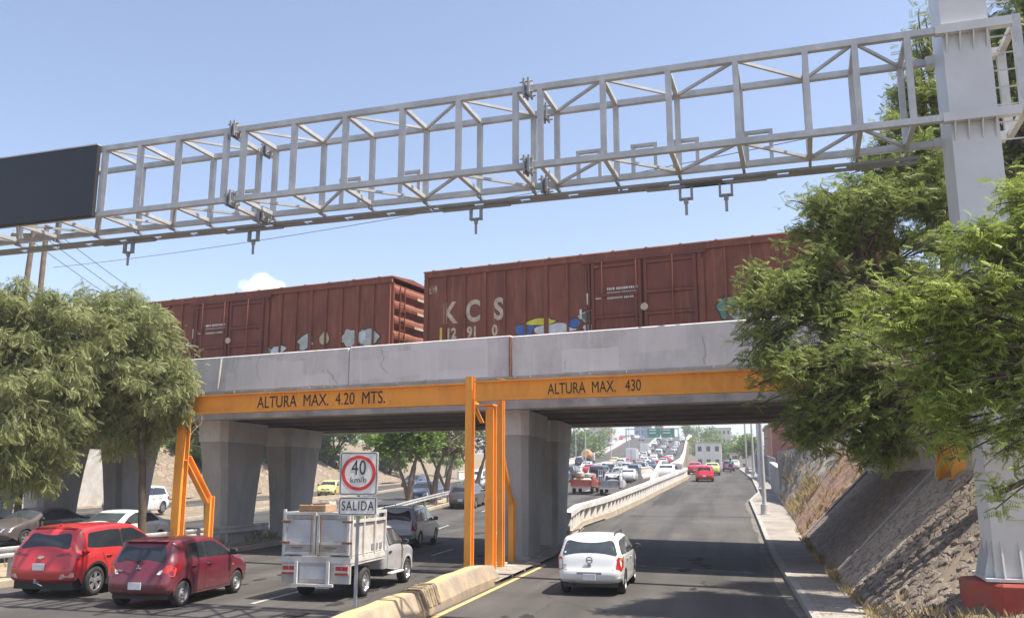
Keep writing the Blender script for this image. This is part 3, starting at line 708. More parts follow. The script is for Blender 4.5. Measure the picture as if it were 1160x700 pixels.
# ------------------------------------------------------------------ boxcars
M_CAR = weathered('boxcar oxide red', (.215, .066, .038), (.125, .042, .027), (.37, .14, .08))
M_CARD = weathered('boxcar door red', (.19, .054, .034), (.11, .037, .025), (.30, .11, .065))
M_LET = mat('stencil cream', (.58, .50, .38), .8, var=.15, scale=6, col2=(.34, .20, .13), mask=.56)
M_BLK = mat('black iron', (.025, .023, .022), .7)
RT = 5.55   # top of rail
def blob(cx, cz, rx, rz, n=14, jag=.25, seed=0):
    r = random.Random(seed); return [(cx + math.cos(2 * math.pi * k / n) * rx * (1 + jag * (r.random() - .5) * 2), cz + math.sin(2 * math.pi * k / n) * rz * (1 + jag * (r.random() - .5) * 2)) for k in range(n)]
def boxcar(xl, label, spans, doorx):
    """xl: left end in bridge coordinates; local origin at the car's centre on the rail"""
    L = 16.6; o = FP + BD * (xl + L / 2) + BN * 4.7
    t = thing('boxcar', label, 'boxcar', (o.x, o.y, RT), BRZ, 'boxcars on the bridge')
    h0, h1 = .95, 4.62; hw = 1.48; hl = L / 2
    mb = MB(); mb.b2(-hl + .06, hl - .06, -hw, hw, h0, h1)
    dl, dr = doorx - 1.9, doorx + 1.9
    k = 0; xs = []
    n1 = int(round((dl + hl) / .82)); n2 = int(round((hl - dr) / .82))
    xs += [-hl + .09 + (dl + hl - .15) * i / n1 for i in range(n1 + 1)] + [dr + .06 + (hl - dr - .15) * i / n2 for i in range(n2 + 1)]
    for i, x in enumerate(xs):
        wd = .16 if i % 3 == 0 else .075
        for sy in (-1, 1): mb.b2(x - wd / 2, x + wd / 2, sy * (hw + .001), sy * (hw + .085), h0 + .02, h1 - .002, bev=.02)
    mb.build('body_shell', M_CAR, t)
    mb = MB()
    for sy in (-1, 1): mb.b2(-hl, hl, sy * (hw + .09), sy * (hw - .02), h1 + .002, h1 + .20)
    mb.build('eave_rail', M_CAR, t)
    mb = MB(); poly = [(-hw - .12, h1 + .2), (hw + .12, h1 + .2), (hw + .1, h1 + .25), (0, h1 + .38), (-hw - .1, h1 + .25)]
    mb.prism(poly, lambda y, z, x: (x, y, z), -hl - .03, hl + .03)
    x = -hl + .4
    while x < hl: mb.prism([(-hw - .13, h1 + .215), (hw + .13, h1 + .215), (hw + .11, h1 + .275), (0, h1 + .405), (-hw - .11, h1 + .275)], lambda y, z, q: (q, y, z), x - .04, x + .04); x += 1.2
    mb.build('roof', M_CAR, t)
    mb = MB()
    for sy in (-1, 1): mb.b2(-hl + .3, hl - .3, sy * (hw - .02), sy * (hw - .25), h0 - .25, h0 - .002)
    mb.b2(-hl + .5, hl - .5, -.3, .3, h0 - .3, h0 - .002); mb.build('side_sill', M_CAR, t)
    for sx in (-1, 1):
        mb = MB()
        for i in range(6):
            z0 = h0 + .12 + i * .6
            mb.prism([(0, z0), (.02, z0), (.13, z0 + .13), (.15, z0 + .24), (.13, z0 + .35), (.02, z0 + .47), (0, z0 + .47)], lambda x, z, y: (sx * (hl - .058 + x), y, z), -hw + .06, hw - .06)
        for yy in (-hw + .03, hw - .03): mb.b2(sx * (hl - .06), sx * (hl + .05), yy - .03, yy + .03, h0, h1)
        mb.build('corrugated_end', M_CAR, t, recalc=True)
        mb = MB()
        for (yy, zz, ww) in ((.5, 4.25, .5), (.5, 3.65, .5), (.4, 3.05, .7)): mb.box((sx * (hl + .105), yy, zz - .02), (.012, ww, .1), 0)
        mb.build('end_stencil', M_LET, t)
        mb = MB()
        for yy in (-1.1, -.75): mb.b2(sx * (hl + .10), sx * (hl + .14), yy - .015, yy + .015, h0 + .1, h1 - .1)
        for i in range(9): mb.b2(sx * (hl + .105), sx * (hl + .135), -1.08, -.77, h0 + .3 + i * .38, h0 + .325 + i * .38)
        mb.build('ladder', M_CAR, t)
        mb = MB(); mb.b2(sx * (hl + .02), sx * (hl + .72), -.12, .12, .72, .95); mb.build('coupler', M_BLK, t)
        # bogie
        cx = sx * (hl - 2.6); mb = MB()
        mb.b2(cx - .25, cx + .25, -1.1, 1.1, .5, .72)
        for sy in (-1, 1):
            mb.prism([(cx - 1.15, .42), (cx + 1.15, .42), (cx + 1.0, .62), (cx + .35, .75), (cx - .35, .75), (cx - 1.0, .62)], lambda x, z, y: (x, y, z), sy * 1.0, sy * 1.12)
        for ax in (-.88, .88):
            mb.path([(cx + ax, -.9, .42), (cx + ax, .9, .42)], .07, 8)
            for sy in (-1, 1): mb.lathe([(.0, -.06), (.46, -.06), (.46, -.02), (.42, .06), (0, .06)], (cx + ax, sy * .7175, .43), (0, sy, 0), 18)
        mb.build('bogie', M_BLK, t, 40)
    # sliding door with its rods
    mb = MB(); y = -hw - .09
    for k in range(2):
        x0 = dl + k * 1.9; mb.b2(x0 + .03, x0 + 1.87, y, -hw - .002, h0 + .12, h1 - .12)
        for zz in (h0 + .15, h0 + .85, h0 + 1.55, h0 + 2.3, h1 - .32): mb.b2(x0 + .06, x0 + 1.84, y - .05, y - .002, zz, zz + .12, bev=.02)
        for xx in (x0 + .05, x0 + 1.75): mb.b2(xx, xx + .1, y - .06, y - .002, h0 + .14, h1 - .14)
    mb.b2(dl - .3, dr + .3, y - .04, y + .03, h1 - .115, h1 - .002); mb.b2(dl - .3, dr + .3, y - .04, y + .03, h0 + .02, h0 + .115)
    d = mb.build('sliding_door', M_CARD, t)
    for xx in (dl + .45, dl + 1.68, dr - .85):
        mb = MB(); mb.path([(xx, y - .1, h0 + .1), (xx, y - .1, h1 - .1)], .028, 6); mb.build('locking_rod', M_CAR, d, 40)
    mb = MB(); mb.lathe([(0, .02), (.13, .02), (.13, -.03)], (dl + 1.95, y - .07, h0 + 1.85), (0, -1, 0), 16); mb.build('placard', M_LET, d)
    mb = MB()
    for i, (zz, ws) in enumerate(((2.52, (.14, .2, .2)), (2.36, (.24, .3)), (2.20, (.28, .16)))):
        xx = dl + .62
        for q in ws:
            s = 0
            while s < q * 2 - .03: mb.b2(xx + s, xx + s + .045, y - .018, y - .002, zz + h0 + .02, zz + h0 + .02 + .085); s += .072
            xx += q * 2 + .05
    mb.b2(dl + .18, dl + .4, y - .016, y - .002, h0 + 2.25, h0 + 2.40); mb.b2(dl - .18, dl - .10, y, y + .02, h0 + 2.1, h0 + 2.5); mb.b2(dl - .42, dl - .34, y, y + .02, h0 + 1.6, h0 + 1.95)
    mb.build('stencil_line', mat('stencil white', (.72, .7, .66), .8, var=.2, scale=9, col2=(.4, .28, .22), mask=.6), d)
    mb = MB(); mb.b2(dr + .12, dr + .2, y, y + .03, h0 + .2, h1 - .3); mb.b2(dl - .2, dl - .14, y, y + .03, h0 + .2, h1 - .3); mb.build('door_guide', M_CAR, t)
    # grab ladder at the corner
    mb = MB()
    for i in range(4): mb.path([(-hl + .14, -hw - .1, h0 + .3 + .4 * i), (-hl + .55, -hw - .1, h0 + .3 + .4 * i)], .014, 5)
    mb.build('grab_iron', M_CAR, t)
    return t, hw
t1, hw = boxcar(-9.7, 'brown boxcar lettered KCS with double sliding doors behind the parapet', None, .35)
t2, _ = boxcar(-11.17 - 16.6, 'brown boxcar left of the gap showing its corrugated end above the tree', None, .2)
t3, _ = boxcar(8.3, 'brown boxcar at the right end of the train behind the trees', None, .2)
# lettering of the middle car: local x from its centre (centre = -1.4 in bridge coordinates)
yf = -hw - .012
for ch, x in (('K', -7.22), ('C', -6.22), ('S', -5.16)):
    text_mesh(ch, 1.12, 'reporting_mark', M_LET, t1, (x, yf, 8.70 - RT), (R(90), 0, 0), .78, .035)
for ch, x in (('12', -7.14), ('91', -6.25), ('0', -5.32)):
    text_mesh(ch, .56, 'car_number', M_LET, t1, (x, yf, 7.93 - RT), (R(90), 0, 0), .8, .02)
mb = MB(); mb.b2(-7.62, -7.52, yf - .01, yf, 7.55 - RT, 8.2 - RT); mb.build('yellow_tab', mat('tab yellow', (.7, .5, .05), .7), t1)
mb = MB(); mb.b2(-8.1, -7.78, yf - .008, yf, 9.55 - RT, 9.85 - RT); mb.build('owner_stencil', mat('old stencil', (.5, .48, .46), .8, var=.4, scale=10, col2=(.25, .1, .07), mask=.5, soft=.05), t1)
def graffiti(parent, items, name='graffiti', hw=1.48):
    for i, (poly, col, dy) in enumerate(items):
        q = poly
        cx_ = sum(p[0] for p in poly) / len(poly); cz_ = sum(p[1] for p in poly) / len(poly); q = [(cx_ + (p[0] - cx_) * .72, cz_ - .12 + (p[1] - cz_) * .62) for p in poly]
        for _ in range(2): q = [(p[0] * .75 + r_[0] * .25, p[1] * .75 + r_[1] * .25) if k_ == 0 else (p[0] * .25 + r_[0] * .75, p[1] * .25 + r_[1] * .75) for p, r_ in zip(q, q[1:] + q[:1]) for k_ in (0, 1)]
        poly = q
        ol = [(cx_ + (p[0] - cx_) * 1.16, cz_ - .12 + (p[1] - cz_ + .12) * 1.2 + .95) for p in poly]
        oc = [('black', (.03, .03, .035)), ('white', (.6, .62, .62))][(i + 1) % 2 if i % 3 else 0]
        mb = MB(); vs, es, fs, *_ = delaunay_2d_cdt([Vector(p) for p in ol], [(k, (k + 1) % len(ol)) for k in range(len(ol))], [], 1, 1e-5)
        mb.add([(p.x, -hw - .005 - dy, p.y) for p in vs], [list(f) for f in fs]); mb.build(name, mat('outline ' + oc[0], oc[1], .6, var=.2, scale=5, col2=(.22, .10, .07), mask=.60), parent)
        mb = MB(); y = -hw - .006 - dy
        vs, es, fs, *_ = delaunay_2d_cdt([Vector((p[0], p[1] + .95)) for p in poly], [(k, (k + 1) % len(poly)) for k in range(len(poly))], [], 1, 1e-5)
        mb.add([(p.x, y, p.y) for p in vs], [list(f) for f in fs]); mb.build(name, mat('spray ' + col[0], col[1], .6, var=.15, scale=5, col2=[c * .5 + .1 for c in col[1]], mask=.62), parent)
cw = ('white', (.62, .66, .68)); cb = ('blue', (.05, .13, .38)); cy = ('yellow', (.68, .6, .05)); cg = ('green', (.10, .25, .20)); ct = ('pale grey green', (.46, .50, .46)); co = ('tan', (.55, .47, .28))
graffiti(t1, [(blob(-4.1, 1.5, .55, .42, seed=1), cb, 0), (blob(-3.5, 1.75, .75, .22, seed=2), cy, .002), (blob(-2.9, 1.45, .95, .28, seed=3), cw, .004), (blob(-2.2, 1.62, .35, .25, seed=4), cb, .006),
              (blob(-1.5, 1.8, .7, .3, seed=5), cg, 0), (blob(-.9, 1.75, .55, .26, seed=6), cy, .002), (blob(-.9, 1.4, .6, .25, seed=7), cb, .004), (blob(-1.6, 1.42, .5, .2, seed=8), cw, .006), (blob(-.4, 1.6, .2, .3, seed=18), co, .004)])
graffiti(t1, [(blob(3.2, 1.75, .5, .6, seed=9), cg, 0), (blob(3.5, 1.55, .4, .35, seed=10), ct, .002), (blob(4.3, 1.6, .6, .4, seed=11), cw, 0), (blob(4.8, 1.5, .4, .3, seed=12), cb, .002)])
graffiti(t2, [(blob(4.2, 1.7, .5, .55, seed=21, jag=.4), ct, 0), (blob(5.1, 1.75, .33, .5, 6, seed=22), co, .003), (blob(6.3, 1.75, .5, .5, seed=23, jag=.45), ct, 0), (blob(7.3, 1.65, .6, .5, seed=24, jag=.45), ct, .002), (blob(6.9, 1.7, .25, .35, seed=25), cw, .004),
              (blob(1.9, 1.4, .6, .3, seed=26, jag=.5), ct, 0), (blob(2.8, 1.45, .5, .3, seed=27, jag=.5), cw, .002), (blob(.0, 1.2, .5, .3, seed=28, jag=.5), ct, 0), (blob(2.3, 1.35, .2, .25, seed=29), cg, .004)])

# ------------------------------------------------------------------ orange clearance gantries
M_OR = weathered('orange paint', (.92, .39, .055), (.70, .28, .05), (.95, .48, .11), (.32, .14, .055), .63, .08)
BP = Vector((-1.0, 25.7, 0))
M_INK = mat('black lettering', (.03, .022, .018), .7, var=.3, scale=14, col2=(.50, .22, .05), mask=.62, soft=.04)
lg = thing('clearance_gantry', 'orange steel height gantry over the highway reading ALTURA MAX. 4.20 MTS.', 'height gantry', BP, BRZ)
rg = thing('clearance_gantry', 'orange steel height gantry over the exit road reading ALTURA MAX 430', 'height gantry', BP, BRZ)
def hpost(parent, x, y, z0, z1, wd=.32, name='post', plate=True):
    mb = MB(); mb.ibeam((x, y, z0), (x, y, z1), wd, wd, .03, .03, up=(0, 1, 0))
    if plate: mb.b2(x - wd * .8, x + wd * .8, y - wd * .8, y + wd * .8, z0 - .02, z0 + .03)
    return mb.build(name, M_OR, parent)
mb = MB(); mb.ibeam((-11.8, 0.18, 5.08), (-.12, 0.18, 5.05), .30, .62, .04, .03); mb.build('beam', M_OR, lg)
hpost(lg, -11.4, .18, 0, 4.76, .32); hpost(lg, .28, .34, 0, 4.67, .25)
mb = MB(); mb.bar((-.22, .3, 4.62), (.0, .3, 4.2), .2, .05); mb.bar((-.3, .24, 4.70), (.45, .24, 4.70), .3, .04); mb.build('knee_bracket', M_OR, lg)
hpost(lg, -11.35, 1.6, 0, 2.0, .22, 'brace_post'); mb = MB(); mb.ibeam((-11.39, .38, 3.3), (-11.36, 1.5, 1.85), .24, .26, .03, .03); mb.build('brace', M_OR, lg)
hpost(rg, -.20, -.08, 0, 5.52, .21); hpost(rg, .10, 1.40, 0, 5.60, .17)
hpost(rg, -.32, 3.1, 0, 2.0, .17, 'brace_post'); mb = MB(); mb.ibeam((.06, 1.55, 3.3), (-.30, 3.0, 1.85), .12, .14, .02, .02); mb.build('brace', M_OR, rg)
mb = MB(); mb.ibeam((.02, -.16, 5.08), (13.6, -.16, 5.0), .30, .56, .04, .03); mb.build('beam', M_OR, rg)
hpost(rg, 12.35, -.05, 2.6, 4.7, .30); hpost(rg, 13.15, .1, 2.6, 4.7, .30)
mb = MB(); mb.ibeam((12.0, 1.0, 2.6), (12.25, .2, 4.0), .24, .26, .03, .03); mb.build('brace', M_OR, rg)
text_mesh('ALTURA  MAX.  4.20  MTS.', .54, 'lettering', M_INK, lg, (-5.75, .18 - .021, 5.05), (R(90), 0, 0), .80, .0)
text_mesh('ALTURA  MAX.   430', .44, 'lettering', M_INK, rg, (3.62, -.16 - .021, 5.035), (R(90), 0, 0), .68, .0)
# ================================================================== overhead sign truss (grey galvanised)
GX = Vector((.95, -.312, 0)).normalized(); GY = Vector((-GX.y, GX.x, 0)); GRZ = math.atan2(GX.y, GX.x)
GO = Vector((7.13, 13.52, 0)) + GX * .35 + GY * .5
M_GAL = mat('galvanised steel', (.52, .52, .51), .5, metal=.2, var=.15, scale=3, col2=(.36, .36, .36), mask=.58)
M_COLP = mat('white grey column paint', (.62, .62, .62), .5, var=.08, scale=.9, bump=.05, col2=(.50, .49, .48), mask=.62, coat=.1)
M_BRK = mat('dull bracket steel', (.30, .31, .33), .6, metal=.3, var=.15)
gt = thing('sign_gantry', 'grey steel box truss across the road carrying an unlit black display', 'sign gantry', GO, GRZ)
mb = MB()
def csec(z, k=1.0):
    w_, d_ = .35 * k, .5 * k; return [(-w_, -d_, z), (w_, -d_, z), (w_, d_, z), (-w_, d_, z)]
mb.loft([csec(1.16), csec(12.6)]); mb.build('column', M_COLP, gt)
mb = MB(); mb.b2(-.5, .5, -.64, .64, 1.12, 1.165)
for sx in (-1, 1):
    for yy in (-.38, 0, .38): mb.prism([(.352, 1.166), (.48, 1.166), (.352, 1.7)], lambda x, z, y: (sx * x, y, z), yy - .012, yy + .012)
for sy in (-1, 1):
    for xx in (-.24, 0, .24): mb.prism([(.502, 1.166), (.62, 1.166), (.502, 1.7)], lambda y, z, x: (x, sy * y, z), xx - .012, xx + .012)
mb.build('base_plate', M_COLP, gt)
for zc in (8.33, 9.86):
    mb = MB(); h = .075
    mb.b2(-.47, .66, -.64, -.503, zc - h, zc + h); mb.b2(-.47, .66, .503, .70, zc - h, zc + h)
    for yy in (-.57, .6):
        for xx in (-.26, 0, .26): pass
    for xx in (-.3, -.1, .1, .3): mb.prism([(-.503, zc - h - .002), (-.63, zc - h - .002), (-.503, zc - h - .3)], lambda y, z, x: (x, y, z), xx - .012, xx + .012)
    mb.build('collar', M_COLP, gt)
mb = MB(); mb.b2(.352, .46, -.42, -.40, 2.4, 2.7); mb.build('column_plate', M_COLP, gt)
mb = MB(); mb.b2(-.12, .22, -.53, -.503, 2.0, 2.5, bev=.01); mb.build('inspection_hatch', M_COLP, gt)
mb = MB()
ORD = 'first second third fourth fifth sixth seventh eighth ninth tenth eleventh twelfth thirteenth fourteenth fifteenth sixteenth seventeenth eighteenth nineteenth twentieth'.split()
for i in range(18): mb.path([(.352, -.2, 8.0 + .3 * i), (.75, -.2, 8.0 + .3 * i)], .014, 5)
mb.build('climbing_rung', M_GAL, gt)['kind'] = 'stuff'
mb = MB(); yy = -.57
mb.bar((.72, yy, 8.30), (.72, yy, 9.95), .13, .13, 0, (0, 1, 0)); mb.bar((.72, .6, 8.30), (.72, .6, 9.95), .13, .13, 0, (0, 1, 0))
for zc in (8.33, 9.86): mb.bar((.72, yy + .066, zc), (.72, .6 - .066, zc), .1, .1)
mb.build('end_frame', M_GAL, gt)
YF, YR = -.57, .62; ZB, ZT = 8.33, 9.86
def tx(t): return -.498 - t
VT = [.40, 1.22, 2.02, 3.19, 4.37, 5.57, 6.77, 7.26, 8.42, 9.62, 10.88, 12.07, 13.29, 13.72, 14.94, 15.95, 16.92, 18.1, 19.3, 20.5, 21.7, 22.9, 24.0]
secs = [(-.2, 7.01), (7.02, 13.50), (13.51, 24.2)]
for (ta, tb) in secs:
    xa, xb = tx(ta), tx(tb); c = .11
    mb = MB()
    for yy in (YF, YR):
        for zz in (ZB, ZT): mb.bar((xa, yy, zz), (xb, yy, zz), c, c)
    mb.build('chord', M_GAL, gt)
    ts = [t for t in VT if ta < t < tb]
    for t in ts:
        mb = MB(); x = tx(t)
        mb.bar((x, YF, ZB + c / 2), (x, YF, ZT - c / 2), .10, .11, 0, (0, 1, 0)); mb.build('front_upright', M_GAL, gt)
        mb = MB(); xr = x - (.0 if t > 1.5 else 0); mb.bar((xr, YR, ZB + c / 2), (xr, YR, ZT - c / 2), .10, .10, 0, (0, 1, 0)); mb.build('rear_upright', M_GAL, gt)
        mb = MB()
        for zz in (ZB, ZT): mb.bar((x, YF + c / 2, zz), (x, YR - c / 2, zz), .08, .08)
        mb.build('cross_strut', M_GAL, gt)
    for i, (t0, t1_) in enumerate(zip(ts, ts[1:])):
        mb = MB(); xa_, xb_ = tx(t0) - .05, tx(t1_) + .05
        for zz in (ZB, ZT):
            q = (YF + .07, YR - .07) if i % 2 else (YR - .07, YF + .07)
            mb.bar((xa_, q[0], zz - .005), (xb_, q[1], zz - .005), .05, .05)
        mb.build('diagonal', M_GAL, gt)
# service walkway angle under the rear chord
mb = MB()
for y in (YR + .13, YR + .40): mb.bar((tx(.2), y, ZB - .16), (tx(24.0), y, ZB - .16), .06, .05)
for t in VT: mb.bar((tx(t), YR - .1, ZB - .10), (tx(t), YR + .42, ZB - .10), .05, .05)
for i, t in enumerate(range(1, 24)): mb.b2(tx(t) - .4, tx(t) + .4, YR + .17, YR + .36, ZB - .19, ZB - .17)
mb.build('walkway', M_BRK, gt)
for t in (7.015, 13.505):     # bolted flanges between truss sections
    mb = MB(); x = tx(t)
    for yy in (YF, YR):
        for zz in (ZB, ZT):
            for dx in (-.045, .045): mb.b2(x + dx - .018, x + dx + .018, yy - .15, yy + .15, zz - .16, zz + .17)
            for a in (-.1, .1):
                for b_ in (-.1, .11): mb.path([(x - .13, yy + a, zz + b_), (x + .13, yy + a, zz + b_)], .018, 6)
    mb.build('splice_flange', M_BRK, gt)
for t in (2.75, 4.1, 4.9, 6.0, 9.9, 11.3, 13.95):        # upside-down U shaped sensor mounts
    mb = MB(); x = tx(t) - .15; y = YR + .12
    mb.bar((x - .22, y, ZB + .06), (x - .22, y, ZB + .62), .07, .07, 0, (0, 1, 0)); mb.bar((x + .22, y, ZB + .06), (x + .22, y, ZB + .62), .07, .07, 0, (0, 1, 0)); mb.bar((x - .26, y, ZB + .65), (x + .26, y, ZB + .65), .08, .06)
    mb.build('mount_frame', M_GAL, gt)
def droppers(t, full=True):
    mb = MB(); x = tx(t); y = YR + .28; z = ZB - .2
    if full: mb.bar((x - .75, y, z - .02), (x + .75, y, z - .02), .08, .05)
    mb.b2(x - .13, x - .09, y - .05, y + .05, z - .25, z - .045); mb.b2(x + .09, x + .13, y - .05, y + .05, z - .25, z - .045); mb.b2(x - .13, x + .13, y - .06, y + .06, z - .28, z - .252)
    mb.path([(x, y, z - .28), (x, y, z - .36)], .045, 8); mb.path([(x, y, z - .36), (x, y, z - .58)], .028, 8)
    mb.build('hanging_bracket', M_BRK, gt)
for t in (3.55, 4.3, 8.6, 13.95, 17.4): droppers(t)
# display
M_LED = mat('unlit display face', (.018, .02, .026), .45, var=.15, scale=2)
xr, xl = tx(17.0), tx(23.4); y = YF - .062
mb = MB(); mb.b2(xl, xr, y - .10, y, 8.26, 9.90); d = mb.build('display_panel', M_BLK, gt)
mb = MB(); nx, nz = 1, 1
for i in range(nx):
    for k in range(nz):
        X0_, X1_ = xl + (xr - xl) * i / nx, xl + (xr - xl) * (i + 1) / nx; Z0_, Z1_ = 8.27 + 1.62 * k / nz, 8.27 + 1.62 * (k + 1) / nz
        mb.b2(X0_ + .002, X1_ - .002, y - .108, y - .102, Z0_ + .002, Z1_ - .002)
mb.build('pixel_face', M_LED, d)
mb = MB(); mb.b2(xl, xr, y - .12, y + .0, 9.902, 9.93); mb.build('display_frame', M_GAL, d)
# far column of the truss
mb = MB(); x0 = tx(24.5)
mb.loft([[(x0 + p[0], p[1], p[2]) for p in csec(.3)], [(x0 + p[0], p[1], p[2]) for p in csec(12.6)]]); mb.build('column', M_COLP, gt)
# red plinth
pl = thing('column_plinth', 'red painted concrete plinth under the grey truss column', 'plinth', GO, GRZ)
mb = MB()
def octo(r, z, rot=R(22.5)): return [(math.cos(rot + k * math.pi / 4) * r, math.sin(rot + k * math.pi / 4) * r, z) for k in range(8)]
mb.loft([octo(.80, -.3), octo(.80, 1.06), octo(.77, 1.10)]); mb.build('plinth_body', mat('red masonry paint', (.34, .055, .04), .8, var=.2, scale=2.5, bump=.2, col2=(.25, .12, .09), mask=.58), pl)

# ------------------------------------------------------------------ speed sign
SGP = Vector(W(-6.98, 16.3)); SRZ = R(-4)
sg = thing('speed_sign', 'speed limit 40 km/h sign with a SALIDA plate on a thin grey post', 'road sign', SGP, SRZ)
M_SW = mat('sign white sheeting', (.68, .67, .65), .5, var=.05, col2=(.5, .48, .44), mask=.64)
M_SR = mat('sign red', (.55, .035, .03), .5, var=.08)
M_SB = mat('sign black', (.02, .02, .02), .5)
mb = MB(); mb.b2(-.028, .028, -.028, .028, -.1, 3.05); mb.build('post', M_BRK, sg)
def rrect(w_, h_, r_, n=5):
    P = []
    for cx, cy, a0 in ((w_ / 2 - r_, h_ / 2 - r_, 0), (-w_ / 2 + r_, h_ / 2 - r_, 90), (-w_ / 2 + r_, -h_ / 2 + r_, 180), (w_ / 2 - r_, -h_ / 2 + r_, 270)):
        for k in range(n + 1): a = R(a0 + 90 * k / n); P.append((cx + r_ * math.cos(a), cy + r_ * math.sin(a)))
    return P
def frame_ring(mb, w_, h_, r_, t_, fmap, y0, y1, m=0):
    A = rrect(w_, h_, r_); B = rrect(w_ - 2 * t_, h_ - 2 * t_, max(r_ - t_, .005)); n = len(A)
    P = [fmap(a, b, y0) for a, b in A] + [fmap(a, b, y0) for a, b in B] + [fmap(a, b, y1) for a, b in A] + [fmap(a, b, y1) for a, b in B]; F = []
    for i in range(n):
        j = (i + 1) % n; F += [[i, j, n + j, n + i], [2 * n + j, 2 * n + i, 3 * n + i, 3 * n + j], [i, 2 * n + i, 2 * n + j, j], [n + j, 3 * n + j, 3 * n + i, n + i]]
    mb.add(P, F, m)
def signplate(cz, w_, h_, name):
    mb = MB(); mb.prism(rrect(w_, h_, .045), lambda x, z, y: (x, y, cz + z), -.055, -.030); p = mb.build(name, M_SW, sg)
    mb = MB(); frame_ring(mb, w_ - .04, h_ - .04, .04, .014, lambda x, z, y: (x, y, cz + z), -.059, -.0552); mb.build('border', M_SB, p); return p
p = signplate(2.70, .755, .83, 'limit_plate')
mb = MB(); n = 48; P = []; F = []
for k in range(n):
    a = 2 * math.pi * k / n
    for r_ in (.335, .272):
        for y in (-.060, -.0553): P.append((math.cos(a) * r_, y, 2.71 + math.sin(a) * r_))
for k in range(n):
    a, b = 4 * k, 4 * ((k + 1) % n); F += [[a, b, b + 2, a + 2], [a, a + 1, b + 1, b], [a + 2, b + 2, b + 3, a + 3]]
mb.add(P, F); mb.build('red_ring', M_SR, p)
text_mesh('40', .40, 'lettering', M_SB, p, (.0, -.0575, 2.80), (R(90), 0, 0), .70, .0, space=1.1)
text_mesh('km/h', .155, 'lettering', M_SB, p, (.0, -.0575, 2.575), (R(90), 0, 0), 1.05, -.001)
p = signplate(2.08, .755, .36, 'exit_plate')
text_mesh('SALIDA', .255, 'lettering', M_SB, p, (.0, -.0575, 2.08), (R(90), 0, 0), .68, .0, space=1.15)
mb = MB()
for z in (2.95, 2.45, 2.08): mb.b2(-.06, .06, -.0299, .034, z - .02, z + .02)
mb.build('clamp', M_BRK, sg)

# ------------------------------------------------------------------ guardrails
M_GR = mat('guardrail zinc', (.52, .53, .53), .5, metal=.3, var=.15, scale=3, col2=(.34, .33, .31), mask=.56)
def guardrail(label, af, zf, b0, b1, tail=False):
    t = thing('guardrail', label, 'guardrail', (0, 0, 0), RZ, 'guardrails on the median')
    mb = MB(); st = .8; nn = int((b1 - b0) / st); prof = [(0, .52), (.045, .55), (.045, .60), (0, .64), (0, .68), (.045, .72), (.045, .77), (0, .80), (-.012, .80), (.03, .77), (.03, .72), (-.014, .68), (-.014, .64), (.03, .60), (.03, .55), (-.012, .52)]
    mb.loft([[(af(b) + p, b, zf(b) + h) for p, h in prof] for b in [b0 + (b1 - b0) * i / nn for i in range(nn + 1)]]); mb.build('rail_beam', M_GR, t)
    b = b0 + .4
    while b < b1:
        mb = MB(); a = af(b); z = zf(b); mb.b2(a - .15, a - .03, b - .05, b + .05, z - .1, z + .76); mb.build('rail_post', M_BRK, t); b += 2.6
    return t
guardrail('guardrail beside the near tree running up to the left orange post', lambda b: -18.25, lambda b: .07, 12, 33.5)
guardrail('guardrail along the median beyond the bridge in front of the bare trees', lambda b: -17.9 + sh(b), lambda b: zh(b) + .07, 43, 66)

# ------------------------------------------------------------------ poles and wires
M_WOOD = mat('weathered wood', (.17, .125, .085), .9, var=.25, scale=4)
def utility(x, y, h, label, lean=0.0):
    t = thing('utility_pole', label, 'pole', (x, y, .4), 0, 'wooden utility poles')
    mb = MB(); mb.path([(0, 0, 0), (lean * .5, 0, h / 2), (lean, 0, h)], [.17, .15, .12], 10); mb.build('pole_shaft', M_WOOD, t, 40)
    mb = MB(); mb.b2(lean - 1.1, lean + 1.1, -.06, .06, h - .7, h - .56); mb.build('crossarm', M_WOOD, t)
    mb = MB()
    for dx in (-1, -.5, .5, 1): mb.lathe([(0, 0), (.05, 0), (.06, .06), (.035, .1), (.05, .16), (0, .18)], (lean + dx, 0, h - .56), (0, 0, 1), 8)
    mb.build('insulator', M_GAL, t)
utility(-24.1, 42.0, 14.6, 'leaning wooden utility pole above the left tree, the left of the pair', .55)
utility(-23.6, 43.2, 14.8, 'straighter wooden utility pole above the left tree, the right of the pair', .0)
def wire(p0, p1, sag, name, label, r=.02, grp='overhead wires'):
    mb = MB(); n = 24; mb.path([(p0[0] + (p1[0] - p0[0]) * i / n, p0[1] + (p1[1] - p0[1]) * i / n, p0[2] + (p1[2] - p0[2]) * i / n - sag * 4 * (i / n) * (1 - i / n)) for i in range(n + 1)], r, 4)
    return tag(mb.build(name, mat('wire', (.05, .05, .055), .6)), label, 'wire', grp)
r0, r1 = ray(60, 303), ray(1010, 137)
wire(tuple(r0 * 62 + Vector((0, 0, CAM_H))), tuple(r1 * 30 + Vector((0, 0, CAM_H))), .55, 'overhead_wire', 'long thin wire rising across the sky under the truss', .016)
for k in range(3):
    wire((-23.6 - 1 + k * .9, 43.2, 14.6), (-22 + k * 1.1, 75, 10.5), .4, 'overhead_wire', 'thin wires running down from the wooden poles behind the tree', .018)

